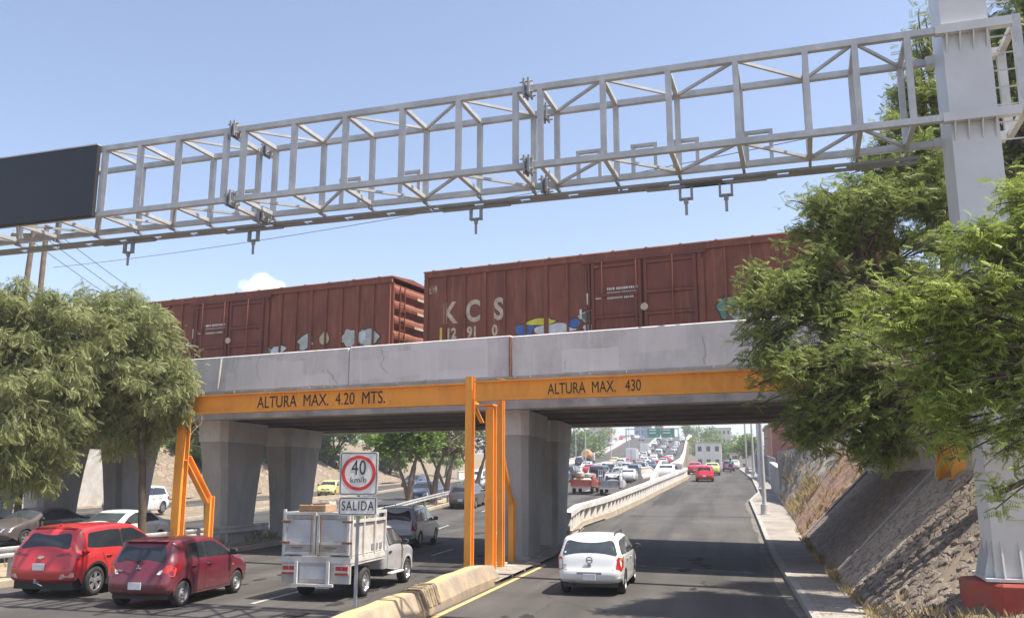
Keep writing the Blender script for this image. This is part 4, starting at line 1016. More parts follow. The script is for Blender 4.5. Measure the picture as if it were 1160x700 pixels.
M_LP = mat('lamp pole grey', (.55, .55, .54), .5, metal=.1, var=.1, col2=(.4, .39, .36), mask=.6)
def lamp(a, b, h, label, r=.10):
    p = W(a, b, ze(b) + .15); t = thing('lamp_pole', label, 'street light', p, RZ, 'poles along the far sidewalk')
    mb = MB(); mb.path([(0, 0, .0), (0, 0, h)], [r, r * .6], 10); mb.build('pole_shaft', M_LP, t, 40)
    mb = MB(); mb.path([(0, 0, 0), (0, 0, .5)], [r * 1.9, r * 1.7], 10); mb.b2(-.25, .25, -.25, .25, -.03, .03); mb.build('pole_base', M_LP, t, 40)
    mb = MB(); mb.path([(0, 0, h), (-.5, 0, h + .5), (-1.6, 0, h + .7)], [r * .6, r * .5, r * .4], 8); mb.build('lamp_arm', M_LP, t, 40)
    mb = MB(); mb.box((-1.9, 0, h + .68), (.7, .28, .12), 0, 0, .05); mb.build('lamp_head', M_LP, t, 40)
lamp(1.72, 47.5, 9.0, 'nearest grey lamp pole with a thick foot on the sidewalk past the bridge', .11)
for i, (a, b, lab) in enumerate(((2.5, 72, 'second pole of the row along the far sidewalk'), (2.75, 84, 'third pole of the row along the far sidewalk'), (2.6, 97, 'fourth pole of the row along the far sidewalk'), (2.3, 116, 'farthest pole of the row along the far sidewalk'))): lamp(a, b, 9.5, lab, .13)
fz = thing('fence', 'grey railing fence behind the poles on the far right sidewalk', 'fence', (0, 0, 0), RZ)
mb = MB()
for i in range(60):
    b = 71 + i * .9; mb.b2(3.5, 3.58, b - .03, b + .03, ze(b) + .1, ze(b) + 2.3)
mb.build('fence_bar', M_BRK, fz)
mb = MB(); rail(mb, lambda b: 3.54, ze, 71, 124, 3, -.03, .03, 2.3, 2.38); rail(mb, lambda b: 3.54, ze, 71, 124, 3, -.06, .06, .0, .5); mb.build('fence_rail', M_BRK, fz)

# ------------------------------------------------------------------ highway lamp posts and green sign far away
gs = thing('overhead_sign', 'green overhead road sign on a thin frame above the climbing highway', 'road sign', W(-14.3 + sh(243), 243, zh(243)), RZ)
mb = MB(); mb.bar((-7, 0, 0), (-7, 0, 7.2), .3, .3, 0, (0, 1, 0)); mb.bar((7, 0, 0), (7, 0, 7.2), .3, .3, 0, (0, 1, 0)); mb.bar((-7, 0, 7.0), (7, 0, 7.0), .25, .3); mb.build('sign_frame', M_GAL, gs)
for x0, x1 in ((-1.2, 2.2), (2.4, 6.0)):
    mb = MB(); mb.prism(rrect(x1 - x0, 2.5, .15), lambda x, z, y: ((x0 + x1) / 2 + x, y, 5.9 + z), -.32, -.2); s_ = mb.build('sign_panel', mat('sign green', (.01, .20, .12), .5, var=.1), gs)
    mb = MB()
    for zz in (6.55, 5.75): mb.b2(x0 + .5, x1 - 1.1, -.335, -.322, zz, zz + .28)
    mb.prism([(-.18, 0), (.18, 0), (0, -.3)], lambda x, z, y: ((x0 + x1) / 2 + .9 + x, y, 5.3 + z), -.335, -.322); mb.build('sign_mark', M_SW, s_)
for i, (b, lab) in enumerate(((128, 'nearest'), (160, 'second'), (200, 'third'), (245, 'fourth'), (290, 'farthest'))):
    for sd_, an in ((-1, 'left'), (1, 'median')):
        a = (aLo(b) - 1.1) if sd_ < 0 else (aLh(b) + aRo(b)) / 2
        t = thing('lamp_pole', f'{lab} slim lamp pole on the {an} barrier of the climbing road', 'street light', W(a, b, zo(b)), RZ, 'lamp poles on the overpass')
        mb = MB(); mb.path([(0, 0, -.5), (0, 0, 9)], [.1, .06], 6); mb.build('pole_shaft', M_LP, t)
        mb = MB(); mb.path([(0, 0, 9), (1.4, 0, 9.4)], .05, 6); mb.box((1.7, 0, 9.4), (.7, .25, .1)); mb.build('lamp_head', M_LP, t)

# ------------------------------------------------------------------ buildings
def wallmat(name, c): return mat(name, c, .85, var=.1, scale=.6, bump=.05, col2=[q * .75 for q in c], mask=.62)
M_GLS = mat('dark window glass', (.05, .06, .07), .15, var=.2, scale=.5)
def building(name, label, a, b, z, wd, dp, ht, col, floors=2, bays=4, rz=0.0, roofc=(.4, .38, .36), grp=None, gable=False, skirt=6):
    t = thing(name, label, 'building', W(a, b, z), RZ + rz, grp)
    mb = MB(); mb.b2(-wd / 2, wd / 2, -dp / 2, dp / 2, -skirt, ht); mb.build('wall', wallmat('wall ' + name + '%.2f%.2f%.2f' % col, col), t)
    mb = MB(); e = .25
    if gable: mb.prism([(-wd / 2 - .4, ht + .002), (wd / 2 + .4, ht + .002), (0, ht + wd * .22)], lambda x, zz, y: (x, y, zz), -dp / 2 - .4, dp / 2 + .4)
    else: mb.b2(-wd / 2 - e, wd / 2 + e, -dp / 2 - e, dp / 2 + e, ht + .002, ht + .3)
    mb.build('roof', wallmat('roof%.2f%.2f%.2f' % roofc, roofc), t)
    fh = ht / floors
    for fl in range(floors):
        for k in range(bays):
            x = -wd / 2 + wd * (k + .5) / bays; ww = wd / bays * .5; zz = fl * fh + fh * .35
            mb = MB(); mb.b2(x - ww / 2, x + ww / 2, -dp / 2 - .08, -dp / 2 - .003, zz, zz + fh * .42); f_ = mb.build('window', M_GAL, t)
            mb = MB(); mb.b2(x - ww / 2 + .08, x + ww / 2 - .08, -dp / 2 - .1, -dp / 2 - .0805, zz + .08, zz + fh * .42 - .08); mb.build('pane', M_GLS, f_)
    return t
building('brick_house', 'red brick house behind the grey wall right of the far sidewalk', 11.5, 88, 2.2, 13, 12, 5.6, (.34, .115, .075), 2, 4, R(6), (.30, .12, .09))
building('roadside_house', 'beige flat roofed house next to the red brick house', 11.5, 112, 3.0, 12, 12, 7.0, (.48, .40, .32), 2, 4)
building('roadside_house', 'pinkish brown house farther along the right fence', 11, 134, 3.6, 11, 12, 6, (.36, .20, .15), 2, 3)
building('white_house', 'white two storey house with dark windows at the end of the exit road', -4.6, 236, 5.0, 6.4, 10, 6.4, (.66, .66, .64), 2, 3)
building('pale_house', 'pale low house right of the white house at the road end', 4.6, 255, 5.0, 8, 10, 4.2, (.62, .57, .5), 2, 3)
building('cream_block', 'cream block rising behind the white house', -3, 330, 8, 9, 12, 12, (.66, .62, .56), 4, 6)
rs = random.Random(4)
cols = [(.66, .63, .58), (.58, .55, .52), (.70, .68, .66), (.60, .48, .40), (.52, .50, .50), (.66, .58, .46)]
adj = ['low', 'wide', 'tall', 'narrow', 'plain', 'square', 'long', 'boxy']; cn = ['beige', 'grey', 'white', 'brown', 'dull grey', 'sand']
bspec = []
ORD = 'first second third fourth fifth sixth seventh eighth ninth tenth eleventh twelfth thirteenth fourteenth fifteenth sixteenth seventeenth eighteenth nineteenth twentieth'.split()
for i in range(18):
    b = 470 + rs.random() * 150; a = -105 + i * 4.6 + rs.uniform(-2, 2); k = i % 6; ht = rs.choice([7, 9, 10, 12, 14, 17])
    building('city_block', f'{ORD[i]} city building from the left on the hazy skyline, {cn[k]} walls', a, b, interp(a, [(-110, 19), (-40, 17), (20, 10), (40, 9)]) , 6 + rs.random() * 7, 12, ht, cols[k], max(2, int(ht / 3.2)), 4, 0, grp='skyline buildings beyond the overpass', skirt=25)
building('blue_tower', 'blue glass office tower on the skyline beyond the overpass', -41, 455, 18, 8, 8, 15, (.16, .26, .50), 5, 3, skirt=25)
building('red_tower', 'narrow terracotta tower beside the blue office tower', -33, 458, 18, 4, 8, 15, (.55, .28, .20), 5, 2, skirt=25)
# ================================================================== vehicles  (local frame: y ahead, x right, z up)
M_TYRE = mat('tyre rubber', (.022, .021, .02), .85, var=.2, scale=6, col2=(.06, .055, .05), mask=.6)
M_RIM = mat('alloy rim', (.42, .42, .43), .35, metal=.6, var=.1)
M_STEEL = mat('steel wheel', (.30, .30, .31), .5, metal=.4, var=.15)
M_GLASS = mat('car glass', (.022, .027, .032), .06, var=.25, scale=1.2, coat=.5)
M_GLASL = mat('clear car glass', (.055, .068, .075), .06, var=.35, scale=1.6, coat=.5)
M_TRIM = mat('black plastic trim', (.025, .025, .026), .6, var=.15)
M_TAIL = mat('tail lamp red', (.42, .02, .018), .2, var=.1, scale=8, coat=.6)
M_TAILO = mat('tail lamp amber', (.60, .16, .04), .2, var=.1, coat=.6)
M_LAMP = mat('clear lamp', (.70, .70, .68), .15, var=.1, coat=.5)
M_PLATE = mat('licence plate', (.60, .60, .62), .5, var=.12, scale=9)
M_CHR = mat('chrome', (.62, .62, .63), .15, metal=.8, var=.05)
M_GAP = mat('door gap', (.015, .014, .014), .9)

def chaikin(P, it=2):
    for _ in range(it):
        Q = [P[0]]
        for a, b in zip(P, P[1:]):
            Q += [(a[0] * .78 + b[0] * .22, a[1] * .78 + b[1] * .22), (a[0] * .22 + b[0] * .78, a[1] * .22 + b[1] * .78)]
        Q.append(P[-1]); P = Q
    return P
def inside(p, poly):
    c = False; n = len(poly); x, y = p
    for i in range(n):
        x1, y1 = poly[i]; x2, y2 = poly[i - 1]
        if (y1 > y) != (y2 > y) and x < (x2 - x1) * (y - y1) / (y2 - y1) + x1: c = not c
    return c
def edist(p, poly):
    m = 1e9
    for i in range(len(poly)):
        ax, ay = poly[i - 1]; bx, by = poly[i]; dx, dy = bx - ax, by - ay; q = dx * dx + dy * dy
        t = 0 if q < 1e-12 else max(0, min(1, ((p[0] - ax) * dx + (p[1] - ay) * dy) / q))
        m = min(m, math.hypot(p[0] - ax - t * dx, p[1] - ay - t * dy))
    return m
def fill(poly, sp):
    V = [Vector(p) for p in poly]; n = len(V); E_ = [(i, (i + 1) % n) for i in range(n)]
    x0, x1 = min(p[0] for p in poly), max(p[0] for p in poly); y0, y1 = min(p[1] for p in poly), max(p[1] for p in poly)
    i = 0; y = y0 + sp * .5
    while y < y1:
        x = x0 + sp * (.25 + .5 * (i % 2))
        while x < x1:
            if inside((x, y), poly) and edist((x, y), poly) > sp * .42: V.append(Vector((x, y)))
            x += sp
        y += sp * .87; i += 1
    vs, es, fs, *_ = delaunay_2d_cdt(V, E_, [], 1, 1e-6)
    return [(p.x, p.y) for p in vs], [list(f) for f in fs]
def rpoly(P, r, n=4):
    """round the corners of a polygon"""
    out = []; N = len(P)
    for i in range(N):
        a, b, c = Vector(P[i - 1]), Vector(P[i]), Vector(P[(i + 1) % N])
        u, v = (a - b), (c - b); k = min(r, u.length * .45, v.length * .45); p0, p1 = b + u.normalized() * k, b + v.normalized() * k
        for j in range(n + 1):
            t = j / n; q = p0 * (1 - t) ** 2 + b * 2 * t * (1 - t) + p1 * t * t; out.append((q.x, q.y))
    return out

class Body:
    def __init__(s, ctrl, W_, zb, wheels, rw, tum=.30, rr=.07, rf=.17, it=2, sill=.24, crown=.035, res=.1):
        s.W = W_; s.zb = zb; s.wh = wheels; s.rw = rw; s.tum = tum; s.rr = rr; s.rf = rf; s.sill = sill; s.crown = crown; s.res = res
        s.y0 = min(p[0] for p in ctrl); s.y1 = max(p[0] for p in ctrl); s.L = s.y1 - s.y0
        D = chaikin(ctrl, it) if it else list(ctrl)
        out = [D[0]]
        for a, b in zip(D, D[1:]):
            d = math.hypot(b[0] - a[0], b[1] - a[1]); k = max(1, int(d / res))
            for j in range(1, k + 1): out.append((a[0] + (b[0] - a[0]) * j / k, a[1] + (b[1] - a[1]) * j / k))
        s.O = out; s.N = []
        for i in range(len(out)):
            a, b = out[max(i - 1, 0)], out[min(i + 1, len(out) - 1)]; dy, dz = b[0] - a[0], b[1] - a[1]; q = math.hypot(dy, dz) or 1
            s.N.append((-dz / q, dy / q))
        s.itop = max(range(len(out)), key=lambda i: out[i][1])
    def hw(s, y, z):
        q = (y - (s.y0 + s.y1) / 2) / (s.L / 2); p = 1 - .03 * q * q - .05 * abs(q) ** 6
        h = s.W / 2 * p
        if z < s.zb: h *= 1 - .055 * ((s.zb - z) / s.zb) ** 2
        else: h -= (z - s.zb) * s.tum + .012 * min(1, (z - s.zb) / .05)
        return h
    def at(s, fi, t, off=0.0):
        i = int(max(0, min(len(s.O) - 2, math.floor(fi)))); k = fi - i
        y = s.O[i][0] * (1 - k) + s.O[i + 1][0] * k; z = s.O[i][1] * (1 - k) + s.O[i + 1][1] * k
        ny = s.N[i][0] * (1 - k) + s.N[i + 1][0] * k; nz = s.N[i][1] * (1 - k) + s.N[i + 1][1] * k
        kk = abs(ny); r = s.rr * (1 - kk) + s.rf * kk; h = s.hw(y, z)
        tau = max(0, min(1, (abs(t) - (1 - r / h)) / (r / h)))
        drop = (s.crown * (1 - kk) + .05 * kk) * t * t + r * (1 - math.sqrt(max(0, 1 - tau * tau))) - off
        y -= ny * drop; z -= nz * drop
        return (t * (s.hw(y, z) + (off * 1.0 if abs(t) > .97 else 0)), y, z)
    def i_rear(s, z):
        for i in range(s.itop):
            if s.O[i][1] <= z <= s.O[i + 1][1]: return i + (z - s.O[i][1]) / max(1e-9, s.O[i + 1][1] - s.O[i][1])
        return s.itop
    def i_front(s, z):
        for i in range(len(s.O) - 2, s.itop - 1, -1):
            if s.O[i + 1][1] <= z <= s.O[i][1]: return i + (z - s.O[i][1]) / min(-1e-9, s.O[i + 1][1] - s.O[i][1])
        return s.itop
    def i_top(s, y):
        i0 = next((i for i in range(len(s.O)) if s.O[i][1] > s.zb + .05), 0)
        for i in range(i0, len(s.O) - 1):
            if s.O[i][0] <= y <= s.O[i + 1][0]: return i + (y - s.O[i][0]) / max(1e-9, s.O[i + 1][0] - s.O[i][0])
        return s.itop
    def shell(s, mb, m=0, sp=.11):
        T = [-1, -.985, -.965, -.94, -.91, -.87, -.8, -.68, -.5, -.25, 0]; T = T + [-t for t in T[-2::-1]]
        if sp > .2: T = [-1, -.95, -.85, -.5, 0, .5, .85, .95, 1]
        n = len(T); P = []; F = []
        for i in range(len(s.O)):
            for t in T: P.append(s.at(i, t))
        for i in range(len(s.O) - 1):
            for k in range(n - 1): F.append([i * n + k, i * n + n + k, i * n + n + k + 1, i * n + k + 1])
        mb.add(P, F, m)
        edge = [(P[i * n + n - 1][1], P[i * n + n - 1][2]) for i in range(len(s.O))]
        ra = s.rw + .055; low = []; ns = 9 if sp < .2 else 5
        for yw in sorted(s.wh, reverse=True):
            a0 = math.asin(max(-1, min(1, (s.sill - s.rw) / ra)))
            for k in range(ns + 1):
                a = a0 + (math.pi - 2 * a0) * k / ns; low.append((yw + ra * math.cos(a), s.rw + ra * math.sin(a)))
        poly = edge + [p for p in low if edge[0][0] + .02 < p[0] < edge[-1][0] - .02]
        vs, fs = fill(poly, sp)
        for sx in (1, -1):
            mb.add([(sx * s.hw(y, z), y, z) for y, z in vs], fs if sx > 0 else [f[::-1] for f in fs], m)
        s.edge = edge
    def side(s, mb, poly, off, m=0, both=True, sp=.09):
        vs, fs = fill(poly, sp)
        for sx in ((1, -1) if both else (1,)): mb.add([(sx * (s.hw(y, z) + off), y, z) for y, z in vs], fs if sx > 0 else [f[::-1] for f in fs], m)
    def wrap(s, mb, poly, ifun, off, m=0, sp=.12):
        """patch in (t, coordinate) space laid on the spine surface"""
        vs, fs = fill([(p[0], p[1]) for p in poly], sp)
        mb.add([s.at(ifun(c), t, off) for t, c in vs], fs, m)
    def strip(s, mb, pts, wd, off, m=0):
        for (a, b) in zip(pts, pts[1:]):
            d = Vector((b[0] - a[0], b[1] - a[1])); q = Vector((-d.y, d.x)).normalized() * wd / 2; n = max(1, int(d.length / .1))
            for sx in (1, -1):
                P = []
                for k in range(n + 1):
                    c = Vector(a) + d * k / n
                    for e in (-1, 1): y, z = c + q * e; P.append((sx * (s.hw(y, z) + off), y, z))
                mb.add(P, [[2 * k, 2 * k + 1, 2 * k + 3, 2 * k + 2] for k in range(n)], m)

def wheel(parent, x, y, r, wd, style='alloy', rimm=None):
    sx = 1 if x > 0 else -1; mb = MB(); h = wd / 2
    mb.lathe([(r * .60, h - .03), (r * .66, h - .004), (r * .78, h), (r * .93, h - .012), (r, h - .045), (r, -h + .045), (r * .93, -h), (r * .4, -h)], (x, y, r), (sx, 0, 0), 28)
    wv = mb.build('wheel', M_TYRE, parent, 50)
    mb = MB()
    mb.lathe([(r * .665, h - .012), (r * .63, h - .01), (r * .60, h - .035), (r * .585, h - .10), (0, h - .105)], (x, y, r), (sx, 0, 0), 28)
    if style == 'alloy':
        rb = MB()
        for k in range(5):
            a = 2 * math.pi * k / 5 + .3
            for da in (-.16, .16):
                c, s_ = math.cos(a + da * .3), math.sin(a + da * .3); c2, s2 = math.cos(a + da), math.sin(a + da); xx = x + sx * (h - .035)
                rb.bar((xx, y + c * r * .1, r + s_ * r * .1), (xx, y + c2 * r * .61, r + s2 * r * .61), .05, .035, 0, (1, 0, 0))
        rb.lathe([(r * .2, h - .05), (r * .17, h - .012), (0, h - .008)], (x, y, r), (sx, 0, 0), 14)
        rb.lathe([(r * .665, h - .011), (r * .60, h - .009), (r * .59, h - .04)], (x, y, r), (sx, 0, 0), 28)
        o = mb.build('rim_barrel', M_TRIM, wv, 50); rb.build('rim', rimm or M_RIM, wv, 40)
    else:
        mb = MB(); mb.lathe([(r * .665, h - .012), (r * .62, h - .006), (r * .55, h - .05), (r * .42, h - .035), (r * .34, h - .02), (r * .2, h - .045), (r * .16, h - .012), (0, h - .008)], (x, y, r), (sx, 0, 0), 28)
        mb.build('rim', rimm or M_STEEL, wv, 40)
        hb = MB()
        for k in range(8):
            a = 2 * math.pi * k / 8; hb.lathe([(r * .05, h - .038), (0, h - .036)], (x, y + math.cos(a) * r * .47, r + math.sin(a) * r * .47), (sx, 0, 0), 8)
        hb.build('rim_hole', M_TRIM, wv)
    return wv
def mirror(B, parent, y, z, m):
    for sx in (1, -1):
        mb = MB(); x = sx * (B.hw(y, z) + .11); mb.box((x, y, z + .06), (.20, .11, .15), 0, 0, .035); mb.box((sx * (B.hw(y, z) + .02), y + .01, z + .01), (.08, .05, .05)); o = mb.build('mirror', M_TRIM, parent, 50)
        g_ = MB(); g_.box((x, y - .057, z + .06), (.16, .004, .11)); g_.build('mirror_glass', M_GLASS, o)
def handles(B, parent, pts, m):
    for y, z in pts:
        for sx in (1, -1):
            mb = MB(); mb.box((sx * (B.hw(y, z) + .014), y, z), (.03, .19, .035), 0, 0, .012); mb.build('door_handle', m, parent, 50)
def under(B, parent, inset=.15):
    mb = MB(); zz = B.sill
    mb.b2(-B.W / 2 + inset, B.W / 2 - inset, B.y0 + .22, B.y1 - .25, .20, zz + .42); mb.build('underbody', M_TRIM, parent)
def plate(B, parent, z, wd=.32, ht=.16, rear=True, off=.018):
    y = B.at((B.i_rear if rear else B.i_front)(z), 0)[1]; s_ = -1 if rear else 1
    mb = MB(); mb.box((0, y + s_ * off, z), (wd, .02, ht), 0, 0, .008); return mb.build('licence_plate', M_PLATE, parent)

TYPES = {
 'suv':   dict(W=1.86, zb=1.02, wh=(-1.36, 1.31), rw=.345, tum=.33, ctrl=[(-2.02, .34), (-2.20, .42), (-2.24, .62), (-2.19, .80), (-2.14, .98), (-2.10, 1.10), (-1.92, 1.38), (-1.80, 1.56), (-1.62, 1.615), (-.9, 1.655), (-.1, 1.655), (.35, 1.60), (1.16, 1.10), (1.55, 1.03), (2.02, .90), (2.20, .72), (2.24, .5), (2.1, .30)],
   win=[[(-1.68, 1.14), (-1.56, 1.46), (-.78, 1.50), (-.42, 1.50), (-.42, 1.09), (-1.3, 1.12)], [(-.36, 1.085), (-.36, 1.50), (.12, 1.49), (.52, 1.34), (.86, 1.08)]], rg=(1.13, 1.47, .80, .72), ws=(.46, 1.10)),
 'hatch': dict(W=1.665, zb=.98, wh=(-1.24, 1.21), rw=.285, tum=.32, ctrl=[(-1.68, .26), (-1.84, .34), (-1.90, .50), (-1.86, .68), (-1.80, .82), (-1.76, .98), (-1.60, 1.28), (-1.56, 1.42), (-1.44, 1.475), (-.7, 1.505), (.0, 1.49), (.38, 1.42), (1.12, .99), (1.45, .92), (1.74, .78), (1.88, .60), (1.90, .42), (1.76, .24)],
   win=[[(-1.18, 1.06), (-1.06, 1.34), (-.40, 1.37), (-.40, 1.02)], [(-.33, 1.015), (-.33, 1.37), (.10, 1.34), (.42, 1.22), (.84, .995)]], rg=(1.00, 1.34, .80, .76), ws=(.46, 1.06)),
 'wagon': dict(W=1.64, zb=.93, wh=(-1.22, 1.24), rw=.285, tum=.30, ctrl=[(-1.84, .28), (-2.02, .36), (-2.05, .50), (-2.03, .60), (-1.99, .66), (-1.95, .92), (-1.80, 1.28), (-1.74, 1.37), (-1.60, 1.41), (-.8, 1.43), (-.1, 1.41), (.28, 1.36), (1.02, .94), (1.4, .88), (1.92, .76), (2.03, .6), (2.05, .42), (1.92, .26)],
   win=[[(-1.72, .97), (-1.60, 1.26), (-.98, 1.30), (-.98, .965)], [(-.90, .965), (-.90, 1.30), (-.26, 1.31), (-.26, .955)], [(-.19, .955), (-.19, 1.31), (.10, 1.29), (.44, 1.13), (.76, .945)]], rg=(.955, 1.305, .90, .87), ws=(.34, .96)),
 'sedan': dict(W=1.76, zb=.94, wh=(-1.30, 1.36), rw=.315, tum=.36, ctrl=[(-2.10, .28), (-2.26, .38), (-2.28, .56), (-2.24, .80), (-2.16, 1.00), (-1.98, 1.06), (-1.62, 1.08), (-1.0, 1.36), (-.7, 1.44), (-.1, 1.465), (.32, 1.42), (1.16, 1.0), (1.6, .93), (2.10, .76), (2.24, .6), (2.28, .42), (2.14, .24)],
   win=[[(-1.22, 1.04), (-.84, 1.30), (-.32, 1.35), (-.32, .99)], [(-.25, .985), (-.25, 1.35), (.06, 1.34), (.42, 1.22), (.84, .965)]], rg=None, ws=(.40, 1.10), rtop=(-1.52, -.98)),
 'mini':  dict(W=1.78, zb=1.00, wh=(-1.34, 1.38), rw=.32, tum=.24, ctrl=[(-2.10, .32), (-2.26, .40), (-2.28, .60), (-2.22, .74), (-2.20, 1.0), (-2.02, 1.46), (-1.94, 1.58), (-1.78, 1.62), (-.9, 1.66), (-.1, 1.64), (.3, 1.58), (1.18, 1.06), (1.6, .98), (2.1, .84), (2.24, .66), (2.28, .44), (2.14, .28)],
   win=[[(-1.96, 1.06), (-1.82, 1.46), (-1.14, 1.50), (-1.14, 1.05)], [(-1.06, 1.05), (-1.06, 1.50), (-.34, 1.51), (-.34, 1.04)], [(-.27, 1.04), (-.27, 1.51), (.12, 1.48), (.5, 1.30), (.88, 1.02)]], rg=(1.08, 1.50, .84, .78), ws=(.40, 1.10)),
 'van':   dict(W=1.80, zb=1.20, wh=(-1.45, 1.45), rw=.32, tum=.14, ctrl=[(-2.2, .34), (-2.34, .44), (-2.36, 1.0), (-2.32, 1.7), (-2.24, 1.94), (-2.0, 1.98), (-.6, 2.0), (.6, 1.98), (1.2, 1.86), (1.9, 1.22), (2.2, 1.05), (2.34, .8), (2.36, .46), (2.2, .3)],
   win=[[(-1.95, 1.26), (-1.95, 1.72), (-.9, 1.74), (-.9, 1.26)], [(-.8, 1.26), (-.8, 1.74), (.3, 1.74), (.3, 1.26)], [(.4, 1.26), (.4, 1.72), (.95, 1.66), (1.4, 1.26)]], rg=(1.26, 1.72, .78, .76), ws=(1.28, 1.82)),
}
def body_of(kind, res=.1, it=2):
    d = TYPES[kind]; return Body(d['ctrl'], d['W'], d['zb'], d['wh'], d['rw'], d['tum'], res=res, it=it), d

def car(kind, name, label, cat, a, b, zf, col, rz=0.0, scale=1.0, style='alloy', group=None, tail=None, glass=None, extra=None, pos=None, plate_z=None):
    B, d = body_of(kind)
    z = zf(b); sl = math.atan((zf(b + 1) - zf(b - 1)) / 2)
    t = thing(name, label, cat, pos or W(a, b, z), 0, group); t.rotation_euler = (0, 0, RZ + rz)
    if abs(sl) > .002:
        t.rotation_mode = 'QUATERNION'; t.rotation_quaternion = Matrix.Rotation(RZ + rz, 3, 'Z').to_quaternion() @ Matrix.Rotation(sl * math.cos(rz), 3, 'X').to_quaternion()
    t.scale = (scale,) * 3
    P = col if not isinstance(col, tuple) else paint('paint %.2f %.2f %.2f' % col, col)
    glass = glass or M_GLASS
    mb = MB(); B.shell(mb); body = mb.build('body', P, t, 42, weld=True, recalc=True)
    under(B, t)
    # windows
    for i, wpoly in enumerate(d['win']):
        mb = MB(); B.side(mb, rpoly(wpoly, .06), .005); mb.build('side_window', glass, t, 60)
    allw = [p for q in d['win'] for p in q]
    y0, y1 = min(p[0] for p in allw), max(p[0] for p in allw)
    mb = MB(); tr = []
    for q in d['win']:
        c = Vector((sum(p[0] for p in q) / len(q), sum(p[1] for p in q) / len(q))); tr = [tuple(c + (Vector(p) - c) * 1.0 + (Vector(p) - c).normalized() * .028) for p in q]
        B.side(mb, rpoly(tr, .07), .0028)
    mb.build('window_trim', M_TRIM, t, 60)
    if d['rg']:
        z0, z1, w0, w1 = d['rg']; mb = MB(); B.wrap(mb, rpoly([(-w0, z0), (w0, z0), (w1, z1), (-w1, z1)], .09), B.i_rear, .006); mb.build('rear_window', glass, t, 60)
    else:
        ya, yb = d['rtop']; mb = MB(); B.wrap(mb, rpoly([(-.86, ya), (.86, ya), (.80, yb), (-.80, yb)], .07), B.i_top, .006); mb.build('rear_window', glass, t, 60)
    ya, yb = d['ws']; mb = MB(); B.wrap(mb, rpoly([(-.84, ya), (.84, ya), (.90, yb), (-.90, yb)], .07), B.i_top, .006); mb.build('windshield', glass, t, 60)
    # door lines
    zb = d['zb']; mb = MB()
    for q in d['win'][-2:]:
        yy = max(q, key=lambda p: p[0])[0] if q is d['win'][-1] else q[0][0]
    wr, wf = d['wh']; ym = d['win'][-1][0][0] - .035
    B.strip(mb, [(ym, .30), (ym, zb + .42)], .012, .003)
    yf_ = wf - d['rw'] - .10; B.strip(mb, [(yf_ - .02, .30), (yf_ - .02, .72), (yf_ + .06, zb - .02)], .012, .003)
    yr_ = wr + d['rw'] + .09; B.strip(mb, [(yr_ + .03, .30), (yr_ - .02, .62), (yr_ - .28, zb - .02)], .012, .003)
    B.strip(mb, [(yr_ + .05, .29), (yf_ - .03, .29)], .012, .003)
    mb.build('door_gap', M_GAP, body)
    handles(B, t, [(ym - .13, zb - .12), (ym + (yf_ - ym) * .16 - .72 + .0, zb - .11)] if False else [(ym + .14, zb - .12), (yr_ - .02, zb - .11)], P)
    mirror(B, t, d['win'][-1][-1][0] - .10, zb + .02, P)
    hs = d['W'] / 2 - .02
    for yw in d['wh']:
        for sx in (1, -1): wheel(t, sx * (hs - .10), yw, d['rw'], .20, style)
    if plate_z is not False: plate(B, t, plate_z or d['zb'] - .42)
    # lamps
    if tail: tail(B, t)
    else:
        for sx in (1, -1):
            mb = MB(); zz = zb
            B.wrap(mb, rpoly([(sx * .66, zz - .24), (sx * 1.0, zz - .24), (sx * 1.0, zz - .02), (sx * .72, zz - .02)], .04), B.i_rear, .008)
            q0 = B.edge[0][0]; yy = B.at(B.i_rear(zz - .1), 1)[1]
            B.side(mb, rpoly([(yy - .02, zz - .23), (yy + .16, zz - .16), (yy + .18, zz - .03), (yy + .01, zz - .02)], .03), .008); mb.build('tail_light', M_TAIL, t, 50)
    for sx in (1, -1):
        mb = MB(); zz = zb - .26 if kind != 'van' else .85
        B.wrap(mb, rpoly([(sx * .56, zz - .10), (sx * .98, zz - .04), (sx * 1.0, zz + .07), (sx * .62, zz + .03)], .03), B.i_front, .008); mb.build('headlight', M_LAMP, t, 50)
    mb = MB(); B.wrap(mb, rpoly([(-.5, zb - .36), (.5, zb - .36), (.5, zb - .24), (-.5, zb - .24)], .03), B.i_front, .006); B.wrap(mb, rpoly([(-.62, .32), (.62, .32), (.55, .48), (-.55, .48)], .04), B.i_front, .006); mb.build('grille', M_TRIM, t, 50)
    plate(B, t, .55, rear=False)
    if extra: extra(B, t, P, body)
    return t

# ---- lower half cladding, a band around the sill and the rear bumper
def rear_band(B, t, z0, z1, m, name='bumper_trim', tt=1.0):
    mb = MB(); B.wrap(mb, [(-tt, z0), (tt, z0), (tt, z1), (-tt, z1)], B.i_rear, .006); return mb.build(name, m, t, 50)

